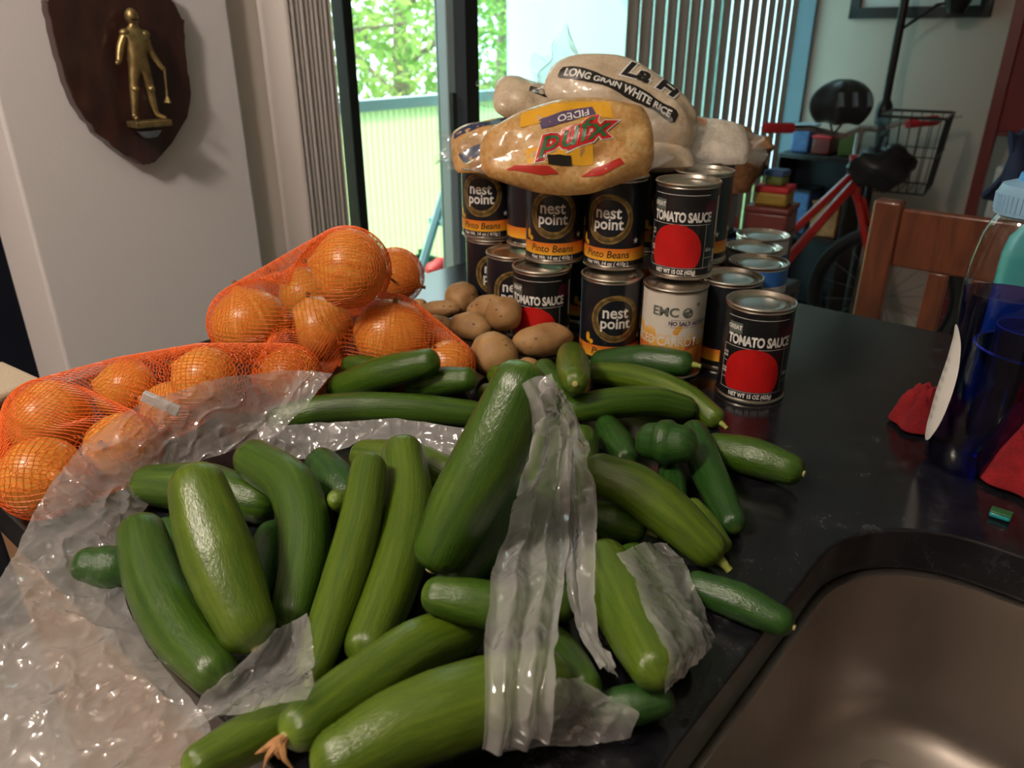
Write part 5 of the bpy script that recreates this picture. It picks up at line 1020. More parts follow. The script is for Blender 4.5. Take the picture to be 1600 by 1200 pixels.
SHEETS={
'strip_a':(22,7,[0.006,0.456,1.084,0.009,0.458,1.085,0.011,0.459,1.086,0.013,0.461,1.086,0.016,0.463,1.086,0.019,0.465,1.085,0.021,0.468,1.084,0.009,0.453,1.078,0.011,0.454,1.078,0.014,0.456,1.079,0.017,0.458,1.079,0.019,0.46,1.078,0.022,0.462,1.077,0.025,0.467,1.075,0.011,0.451,1.071,0.014,0.453,1.071,0.017,0.455,1.071,0.02,0.458,1.07,0.023,0.461,1.068,0.028,0.494,1.052,0.032,0.508,1.044,0.012,0.449,1.064,0.016,0.452,1.063,0.019,0.455,1.062,0.023,0.461,1.06,0.028,0.497,1.04,0.033,0.525,1.026,0.038,0.542,1.016,0.012,0.447,1.056,0.016,0.451,1.055,0.02,0.456,1.053,0.025,0.491,1.035,0.03,0.52,1.019,0.036,0.548,1.003,0.041,0.558,0.996,0.012,0.446,1.049,0.016,0.45,1.047,0.021,0.478,1.032,0.027,0.506,1.016,0.033,0.536,0.999,0.038,0.55,0.99,0.043,0.561,0.984,0.009,0.441,1.039,0.013,0.447,1.036,0.019,0.481,1.016,0.026,0.514,0.998,0.032,0.532,0.987,0.038,0.546,0.978,0.043,0.55,0.975,0.005,0.437,1.028,0.01,0.446,1.022,0.016,0.482,1.001,0.023,0.506,0.986,0.03,0.524,0.975,0.037,0.532,0.97,0.043,0.536,0.967,0.001,0.435,1.014,0.007,0.456,1.001,0.013,0.479,0.987,0.02,0.498,0.975,0.028,0.509,0.968,0.035,0.516,0.963,0.043,0.519,0.961,-0.002,0.45,0.988,0.004,0.459,0.982,0.011,0.472,0.973,0.019,0.482,0.966,0.026,0.49,0.961,0.034,0.495,0.958,0.042,0.498,0.955,-0.005,0.448,0.972,0.002,0.453,0.969,0.009,0.457,0.965,0.017,0.463,0.961,0.025,0.467,0.959,0.032,0.47,0.956,0.04,0.474,0.954,-0.008,0.434,0.966,-0.0,0.435,0.966,0.007,0.438,0.963,0.015,0.439,0.963,0.022,0.441,0.961,0.03,0.442,0.961,0.038,0.447,0.957,-0.011,0.409,0.971,-0.003,0.41,0.971,0.004,0.411,0.97,0.012,0.413,0.968,0.02,0.416,0.966,0.027,0.419,0.964,0.035,0.422,0.961,-0.013,0.377,0.983,-0.006,0.378,0.983,0.002,0.38,0.981,0.009,0.382,0.979,0.017,0.391,0.972,0.025,0.395,0.969,0.033,0.398,0.967,-0.014,0.361,0.98,-0.007,0.361,0.979,0.0,0.362,0.978,0.007,0.364,0.976,0.015,0.368,0.974,0.022,0.37,0.973,0.03,0.375,0.971,-0.015,0.341,0.979,-0.008,0.341,0.979,-0.001,0.342,0.978,0.005,0.343,0.977,0.013,0.347,0.976,0.02,0.35,0.975,0.027,0.354,0.974,-0.015,0.319,0.982,-0.009,0.32,0.982,-0.002,0.32,0.982,0.004,0.321,0.981,0.011,0.325,0.98,0.017,0.329,0.979,0.024,0.335,0.976,-0.015,0.307,0.981,-0.009,0.307,0.98,-0.003,0.308,0.979,0.003,0.31,0.978,0.009,0.313,0.978,0.016,0.316,0.977,0.022,0.32,0.977,-0.015,0.298,0.977,-0.009,0.299,0.975,-0.004,0.3,0.974,0.002,0.301,0.973,0.008,0.305,0.972,0.014,0.308,0.972,0.021,0.311,0.972,-0.015,0.292,0.971,-0.01,0.293,0.969,-0.004,0.295,0.967,0.001,0.297,0.966,0.007,0.299,0.965,0.013,0.302,0.965,0.019,0.305,0.965,-0.015,0.288,0.963,-0.01,0.29,0.961,-0.005,0.292,0.959,0.001,0.294,0.956,0.007,0.297,0.956,0.013,0.3,0.955,0.018,0.303,0.955,-0.016,0.286,0.953,-0.011,0.288,0.951,-0.005,0.29,0.949,0.001,0.293,0.946,0.006,0.296,0.945,0.012,0.299,0.944,0.017,0.301,0.944]),
'strip_b':(20,6,[0.02,0.466,1.084,0.022,0.467,1.083,0.023,0.469,1.081,0.025,0.47,1.08,0.026,0.473,1.077,0.032,0.552,1.039,0.025,0.466,1.073,0.027,0.47,1.071,0.031,0.515,1.049,0.035,0.538,1.037,0.038,0.56,1.024,0.043,0.59,1.007,0.034,0.528,1.032,0.037,0.538,1.026,0.04,0.561,1.015,0.045,0.584,1.002,0.049,0.598,0.992,0.053,0.612,0.981,0.04,0.562,1.001,0.043,0.568,0.998,0.047,0.582,0.991,0.051,0.591,0.984,0.055,0.599,0.977,0.059,0.602,0.971,0.042,0.567,0.985,0.046,0.571,0.983,0.05,0.575,0.981,0.054,0.575,0.979,0.058,0.571,0.977,0.062,0.567,0.976,0.043,0.557,0.975,0.047,0.558,0.975,0.051,0.555,0.977,0.055,0.546,0.98,0.058,0.529,0.987,0.061,0.518,0.99,0.042,0.542,0.968,0.047,0.541,0.968,0.051,0.536,0.972,0.055,0.518,0.981,0.059,0.512,0.983,0.064,0.508,0.983,0.041,0.527,0.961,0.047,0.526,0.961,0.052,0.521,0.964,0.057,0.512,0.97,0.061,0.505,0.973,0.066,0.502,0.974,0.04,0.507,0.953,0.046,0.507,0.953,0.051,0.503,0.955,0.055,0.496,0.96,0.06,0.49,0.964,0.065,0.486,0.965,0.039,0.48,0.95,0.044,0.481,0.95,0.049,0.478,0.952,0.053,0.47,0.958,0.057,0.464,0.962,0.062,0.46,0.964,0.037,0.446,0.956,0.042,0.451,0.953,0.046,0.448,0.955,0.05,0.435,0.965,0.054,0.429,0.969,0.058,0.426,0.972,0.035,0.419,0.961,0.04,0.424,0.958,0.045,0.425,0.957,0.049,0.419,0.962,0.052,0.412,0.967,0.056,0.408,0.97,0.035,0.401,0.96,0.039,0.403,0.959,0.044,0.406,0.956,0.048,0.403,0.958,0.051,0.397,0.963,0.055,0.392,0.968,0.037,0.39,0.954,0.041,0.391,0.953,0.045,0.393,0.951,0.049,0.39,0.953,0.052,0.382,0.959,0.055,0.376,0.964,0.039,0.375,0.952,0.043,0.377,0.949,0.047,0.379,0.947,0.05,0.379,0.946,0.053,0.372,0.951,0.055,0.364,0.957,0.042,0.356,0.957,0.046,0.359,0.954,0.05,0.366,0.946,0.053,0.367,0.944,0.056,0.363,0.947,0.058,0.354,0.954,0.046,0.343,0.96,0.049,0.345,0.957,0.053,0.353,0.948,0.057,0.357,0.944,0.059,0.353,0.946,0.061,0.346,0.952,0.05,0.334,0.958,0.053,0.336,0.956,0.057,0.343,0.948,0.06,0.345,0.945,0.062,0.343,0.946,0.064,0.34,0.948,0.055,0.329,0.951,0.057,0.331,0.95,0.06,0.333,0.948,0.063,0.333,0.948,0.065,0.332,0.949,0.068,0.331,0.949,0.059,0.324,0.945,0.062,0.324,0.946,0.064,0.325,0.947,0.066,0.325,0.947,0.069,0.325,0.948,0.071,0.325,0.948]),
'flap':(8,10,[0.02,0.312,0.975,0.022,0.313,0.974,0.024,0.313,0.973,0.025,0.315,0.972,0.027,0.316,0.971,0.029,0.317,0.97,0.031,0.318,0.968,0.033,0.321,0.966,0.036,0.325,0.962,0.038,0.326,0.96,0.019,0.309,0.97,0.022,0.309,0.969,0.025,0.31,0.968,0.028,0.312,0.967,0.03,0.313,0.964,0.034,0.317,0.961,0.037,0.32,0.959,0.041,0.322,0.957,0.044,0.324,0.955,0.047,0.325,0.954,0.018,0.305,0.966,0.022,0.306,0.964,0.026,0.308,0.962,0.03,0.311,0.959,0.034,0.316,0.953,0.039,0.319,0.95,0.043,0.321,0.949,0.048,0.322,0.949,0.052,0.323,0.948,0.057,0.323,0.949,0.013,0.301,0.96,0.017,0.303,0.958,0.022,0.305,0.956,0.027,0.308,0.953,0.033,0.316,0.944,0.039,0.321,0.94,0.045,0.321,0.941,0.051,0.321,0.943,0.057,0.322,0.944,0.064,0.322,0.946,0.005,0.297,0.953,0.011,0.3,0.95,0.016,0.304,0.947,0.023,0.311,0.94,0.029,0.318,0.934,0.036,0.32,0.934,0.045,0.321,0.936,0.053,0.32,0.939,0.061,0.32,0.942,0.069,0.32,0.944,-0.001,0.297,0.944,0.006,0.302,0.939,0.013,0.307,0.935,0.021,0.313,0.93,0.028,0.316,0.929,0.037,0.319,0.929,0.045,0.319,0.932,0.054,0.318,0.936,0.063,0.318,0.939,0.072,0.318,0.942,-0.006,0.294,0.945,0.004,0.303,0.936,0.014,0.309,0.93,0.024,0.312,0.927,0.035,0.314,0.926,0.043,0.315,0.927,0.05,0.316,0.929,0.056,0.316,0.931,0.063,0.316,0.933,0.069,0.316,0.935,-0.01,0.291,0.946,0.002,0.301,0.934,0.015,0.308,0.928,0.028,0.31,0.926,0.041,0.31,0.926,0.049,0.311,0.926,0.054,0.312,0.926,0.058,0.314,0.926,0.063,0.314,0.927,0.067,0.315,0.928]),
'right_bag':(16,9,[0.069,0.418,0.976,0.074,0.422,0.975,0.079,0.43,0.971,0.085,0.442,0.965,0.091,0.452,0.96,0.098,0.46,0.955,0.105,0.47,0.947,0.111,0.476,0.944,0.116,0.474,0.945,0.072,0.412,0.975,0.077,0.415,0.974,0.082,0.421,0.971,0.089,0.434,0.963,0.095,0.443,0.958,0.101,0.448,0.955,0.108,0.46,0.947,0.115,0.469,0.94,0.121,0.472,0.939,0.075,0.404,0.975,0.08,0.407,0.974,0.085,0.413,0.971,0.092,0.424,0.962,0.097,0.432,0.957,0.103,0.436,0.955,0.11,0.443,0.95,0.118,0.458,0.94,0.125,0.465,0.936,0.078,0.396,0.976,0.082,0.399,0.974,0.088,0.405,0.97,0.094,0.414,0.962,0.1,0.421,0.957,0.105,0.425,0.955,0.112,0.431,0.951,0.12,0.445,0.942,0.126,0.451,0.938,0.079,0.384,0.976,0.083,0.386,0.975,0.089,0.391,0.971,0.096,0.402,0.962,0.102,0.409,0.956,0.108,0.413,0.954,0.113,0.417,0.952,0.121,0.429,0.943,0.126,0.431,0.943,0.079,0.371,0.977,0.084,0.373,0.976,0.09,0.378,0.972,0.098,0.391,0.962,0.105,0.399,0.956,0.11,0.403,0.953,0.115,0.407,0.95,0.123,0.418,0.942,0.129,0.423,0.938,0.08,0.359,0.978,0.085,0.361,0.977,0.091,0.366,0.973,0.1,0.38,0.961,0.107,0.389,0.954,0.112,0.393,0.951,0.118,0.398,0.948,0.126,0.41,0.938,0.132,0.416,0.933,0.083,0.348,0.978,0.087,0.35,0.977,0.093,0.355,0.973,0.101,0.37,0.961,0.108,0.379,0.953,0.113,0.383,0.95,0.118,0.389,0.947,0.126,0.402,0.936,0.132,0.409,0.931,0.085,0.337,0.978,0.089,0.34,0.977,0.094,0.346,0.972,0.102,0.36,0.96,0.109,0.369,0.953,0.114,0.375,0.949,0.119,0.38,0.946,0.126,0.393,0.936,0.132,0.401,0.93,0.088,0.331,0.975,0.092,0.333,0.974,0.096,0.338,0.97,0.103,0.348,0.962,0.11,0.361,0.951,0.115,0.368,0.946,0.12,0.375,0.942,0.126,0.384,0.936,0.132,0.391,0.931,0.087,0.324,0.97,0.09,0.326,0.97,0.093,0.328,0.969,0.097,0.332,0.967,0.103,0.346,0.956,0.111,0.36,0.945,0.116,0.367,0.941,0.12,0.373,0.939,0.126,0.381,0.934,0.086,0.321,0.962,0.089,0.322,0.963,0.091,0.324,0.964,0.094,0.326,0.964,0.097,0.329,0.962,0.105,0.348,0.947,0.111,0.36,0.94,0.116,0.366,0.938,0.121,0.373,0.936,0.087,0.321,0.951,0.089,0.322,0.953,0.091,0.323,0.954,0.093,0.326,0.953,0.096,0.33,0.952,0.101,0.339,0.947,0.105,0.346,0.946,0.11,0.353,0.944,0.114,0.36,0.942,0.08,0.32,0.945,0.082,0.321,0.947,0.084,0.322,0.948,0.086,0.323,0.949,0.088,0.324,0.951,0.091,0.323,0.957,0.093,0.325,0.959,0.097,0.329,0.959,0.103,0.34,0.952,0.074,0.318,0.94,0.076,0.318,0.942,0.078,0.32,0.944,0.08,0.321,0.945,0.082,0.321,0.948,0.085,0.322,0.951,0.087,0.322,0.954,0.09,0.322,0.957,0.093,0.324,0.959,0.067,0.315,0.935,0.069,0.316,0.937,0.072,0.317,0.939,0.074,0.318,0.941,0.076,0.319,0.943,0.079,0.32,0.945,0.081,0.321,0.948,0.084,0.321,0.95,0.087,0.323,0.952]),
'front_fold':(10,12,[-0.174,0.344,0.942,-0.17,0.348,0.943,-0.167,0.353,0.944,-0.163,0.358,0.946,-0.159,0.362,0.949,-0.154,0.364,0.952,-0.15,0.369,0.953,-0.148,0.375,0.952,-0.147,0.387,0.944,-0.143,0.39,0.945,-0.137,0.388,0.951,-0.132,0.386,0.956,-0.176,0.341,0.94,-0.172,0.345,0.942,-0.169,0.35,0.942,-0.165,0.357,0.941,-0.161,0.362,0.942,-0.157,0.365,0.945,-0.153,0.369,0.945,-0.151,0.377,0.94,-0.147,0.384,0.938,-0.141,0.383,0.942,-0.134,0.378,0.95,-0.128,0.376,0.955,-0.179,0.34,0.938,-0.174,0.342,0.94,-0.17,0.347,0.94,-0.167,0.353,0.939,-0.164,0.361,0.936,-0.16,0.367,0.935,-0.156,0.372,0.934,-0.152,0.377,0.932,-0.146,0.377,0.934,-0.138,0.372,0.942,-0.129,0.364,0.951,-0.124,0.365,0.954,-0.183,0.339,0.935,-0.177,0.341,0.937,-0.172,0.344,0.938,-0.168,0.349,0.937,-0.166,0.358,0.932,-0.162,0.365,0.93,-0.157,0.368,0.929,-0.151,0.37,0.93,-0.143,0.367,0.935,-0.133,0.356,0.947,-0.126,0.354,0.951,-0.12,0.354,0.952,-0.187,0.338,0.93,-0.181,0.339,0.932,-0.175,0.342,0.933,-0.17,0.347,0.932,-0.167,0.353,0.929,-0.161,0.357,0.929,-0.155,0.359,0.929,-0.149,0.359,0.931,-0.141,0.357,0.936,-0.132,0.35,0.945,-0.124,0.345,0.951,-0.116,0.342,0.956,-0.19,0.335,0.927,-0.184,0.337,0.928,-0.178,0.339,0.929,-0.172,0.343,0.928,-0.166,0.345,0.93,-0.159,0.346,0.932,-0.151,0.344,0.936,-0.144,0.344,0.938,-0.137,0.342,0.943,-0.128,0.337,0.949,-0.119,0.33,0.959,-0.111,0.325,0.966,-0.192,0.33,0.926,-0.186,0.333,0.926,-0.18,0.335,0.926,-0.172,0.335,0.929,-0.164,0.335,0.932,-0.154,0.329,0.942,-0.143,0.322,0.951,-0.137,0.322,0.953,-0.131,0.325,0.952,-0.123,0.319,0.96,-0.113,0.31,0.971,-0.107,0.311,0.972,-0.194,0.327,0.926,-0.187,0.33,0.926,-0.179,0.329,0.929,-0.17,0.328,0.933,-0.159,0.32,0.944,-0.147,0.313,0.955,-0.141,0.314,0.955,-0.135,0.316,0.955,-0.128,0.314,0.959,-0.119,0.305,0.97,-0.113,0.305,0.973,-0.107,0.306,0.973,-0.195,0.324,0.926,-0.187,0.325,0.928,-0.178,0.323,0.932,-0.165,0.314,0.944,-0.153,0.306,0.955,-0.146,0.307,0.956,-0.14,0.31,0.956,-0.135,0.311,0.956,-0.128,0.308,0.961,-0.119,0.3,0.971,-0.113,0.3,0.973,-0.107,0.302,0.974,-0.196,0.321,0.926,-0.188,0.321,0.928,-0.176,0.316,0.936,-0.16,0.301,0.955,-0.152,0.301,0.957,-0.146,0.303,0.956,-0.14,0.306,0.955,-0.135,0.307,0.956,-0.128,0.304,0.961,-0.119,0.297,0.971,-0.113,0.297,0.973,-0.108,0.298,0.973]),
'rim_band':(7,28,[-0.248,0.659,0.942,-0.241,0.66,0.943,-0.235,0.66,0.944,-0.228,0.66,0.944,-0.221,0.661,0.945,-0.214,0.661,0.946,-0.207,0.661,0.947,-0.2,0.662,0.947,-0.193,0.662,0.948,-0.186,0.662,0.949,-0.178,0.661,0.949,-0.169,0.661,0.95,-0.161,0.66,0.951,-0.152,0.659,0.952,-0.144,0.658,0.953,-0.135,0.657,0.954,-0.127,0.656,0.955,-0.119,0.656,0.956,-0.11,0.655,0.957,-0.101,0.651,0.957,-0.092,0.647,0.958,-0.083,0.643,0.959,-0.075,0.639,0.96,-0.066,0.635,0.96,-0.057,0.631,0.961,-0.049,0.627,0.962,-0.04,0.623,0.963,-0.032,0.62,0.963,-0.245,0.655,0.941,-0.239,0.655,0.941,-0.232,0.655,0.941,-0.226,0.655,0.942,-0.22,0.656,0.942,-0.213,0.656,0.943,-0.207,0.656,0.943,-0.2,0.656,0.943,-0.194,0.656,0.944,-0.187,0.657,0.944,-0.179,0.656,0.945,-0.171,0.655,0.946,-0.163,0.655,0.947,-0.155,0.654,0.948,-0.146,0.654,0.949,-0.138,0.653,0.95,-0.13,0.653,0.952,-0.122,0.652,0.953,-0.114,0.652,0.954,-0.105,0.648,0.954,-0.095,0.644,0.955,-0.086,0.64,0.955,-0.077,0.636,0.956,-0.068,0.632,0.957,-0.059,0.628,0.957,-0.05,0.624,0.958,-0.042,0.62,0.959,-0.033,0.616,0.959,-0.242,0.65,0.939,-0.236,0.65,0.939,-0.23,0.651,0.939,-0.224,0.651,0.939,-0.218,0.651,0.939,-0.212,0.651,0.939,-0.206,0.651,0.939,-0.201,0.651,0.94,-0.195,0.651,0.94,-0.189,0.651,0.94,-0.181,0.651,0.941,-0.173,0.65,0.942,-0.165,0.65,0.943,-0.157,0.65,0.945,-0.149,0.65,0.946,-0.141,0.649,0.947,-0.134,0.649,0.948,-0.126,0.649,0.949,-0.118,0.649,0.951,-0.108,0.644,0.951,-0.099,0.64,0.952,-0.089,0.636,0.952,-0.08,0.632,0.953,-0.07,0.628,0.953,-0.061,0.624,0.954,-0.052,0.62,0.954,-0.043,0.616,0.955,-0.034,0.612,0.955,-0.239,0.646,0.937,-0.233,0.646,0.937,-0.228,0.646,0.937,-0.223,0.646,0.936,-0.217,0.646,0.936,-0.212,0.646,0.936,-0.206,0.645,0.936,-0.201,0.645,0.936,-0.195,0.645,0.936,-0.19,0.645,0.935,-0.182,0.645,0.937,-0.175,0.645,0.938,-0.167,0.645,0.94,-0.159,0.645,0.941,-0.152,0.645,0.942,-0.144,0.645,0.944,-0.137,0.645,0.945,-0.129,0.645,0.946,-0.122,0.645,0.948,-0.112,0.641,0.948,-0.102,0.637,0.948,-0.092,0.633,0.949,-0.082,0.629,0.949,-0.072,0.625,0.949,-0.063,0.621,0.95,-0.053,0.617,0.95,-0.044,0.612,0.951,-0.035,0.608,0.951,-0.245,0.645,0.934,-0.239,0.644,0.934,-0.233,0.644,0.934,-0.227,0.644,0.933,-0.221,0.643,0.933,-0.215,0.643,0.933,-0.209,0.643,0.932,-0.203,0.642,0.932,-0.197,0.642,0.932,-0.191,0.641,0.931,-0.184,0.642,0.933,-0.177,0.642,0.935,-0.169,0.642,0.936,-0.162,0.642,0.938,-0.155,0.642,0.94,-0.147,0.642,0.941,-0.14,0.642,0.943,-0.133,0.643,0.944,-0.125,0.643,0.946,-0.115,0.639,0.946,-0.105,0.634,0.946,-0.095,0.63,0.946,-0.086,0.626,0.946,-0.076,0.622,0.946,-0.066,0.617,0.947,-0.057,0.613,0.947,-0.047,0.609,0.947,-0.038,0.605,0.947,-0.251,0.643,0.931,-0.245,0.643,0.931,-0.238,0.642,0.93,-0.232,0.642,0.93,-0.225,0.641,0.929,-0.219,0.64,0.929,-0.212,0.64,0.928,-0.206,0.639,0.928,-0.2,0.638,0.927,-0.193,0.638,0.927,-0.186,0.638,0.929,-0.179,0.638,0.931,-0.172,0.639,0.933,-0.165,0.639,0.935,-0.157,0.639,0.937,-0.15,0.639,0.939,-0.143,0.64,0.941,-0.136,0.64,0.943,-0.129,0.64,0.945,-0.119,0.636,0.944,-0.109,0.631,0.944,-0.099,0.627,0.944,-0.089,0.623,0.944,-0.079,0.618,0.943,-0.07,0.614,0.943,-0.06,0.61,0.943,-0.051,0.605,0.943,-0.041,0.601,0.943,-0.257,0.642,0.929,-0.25,0.641,0.928,-0.243,0.64,0.927,-0.236,0.639,0.927,-0.229,0.639,0.926,-0.222,0.638,0.925,-0.215,0.637,0.925,-0.209,0.636,0.924,-0.202,0.635,0.924,-0.195,0.634,0.924,-0.188,0.634,0.925,-0.181,0.635,0.927,-0.174,0.635,0.93,-0.167,0.636,0.932,-0.16,0.636,0.934,-0.153,0.636,0.936,-0.147,0.637,0.939,-0.14,0.637,0.941,-0.133,0.638,0.943,-0.123,0.633,0.942,-0.113,0.629,0.942,-0.103,0.624,0.941,-0.093,0.62,0.941,-0.083,0.615,0.94,-0.073,0.611,0.94,-0.064,0.606,0.94,-0.054,0.602,0.939,-0.045,0.597,0.939]),
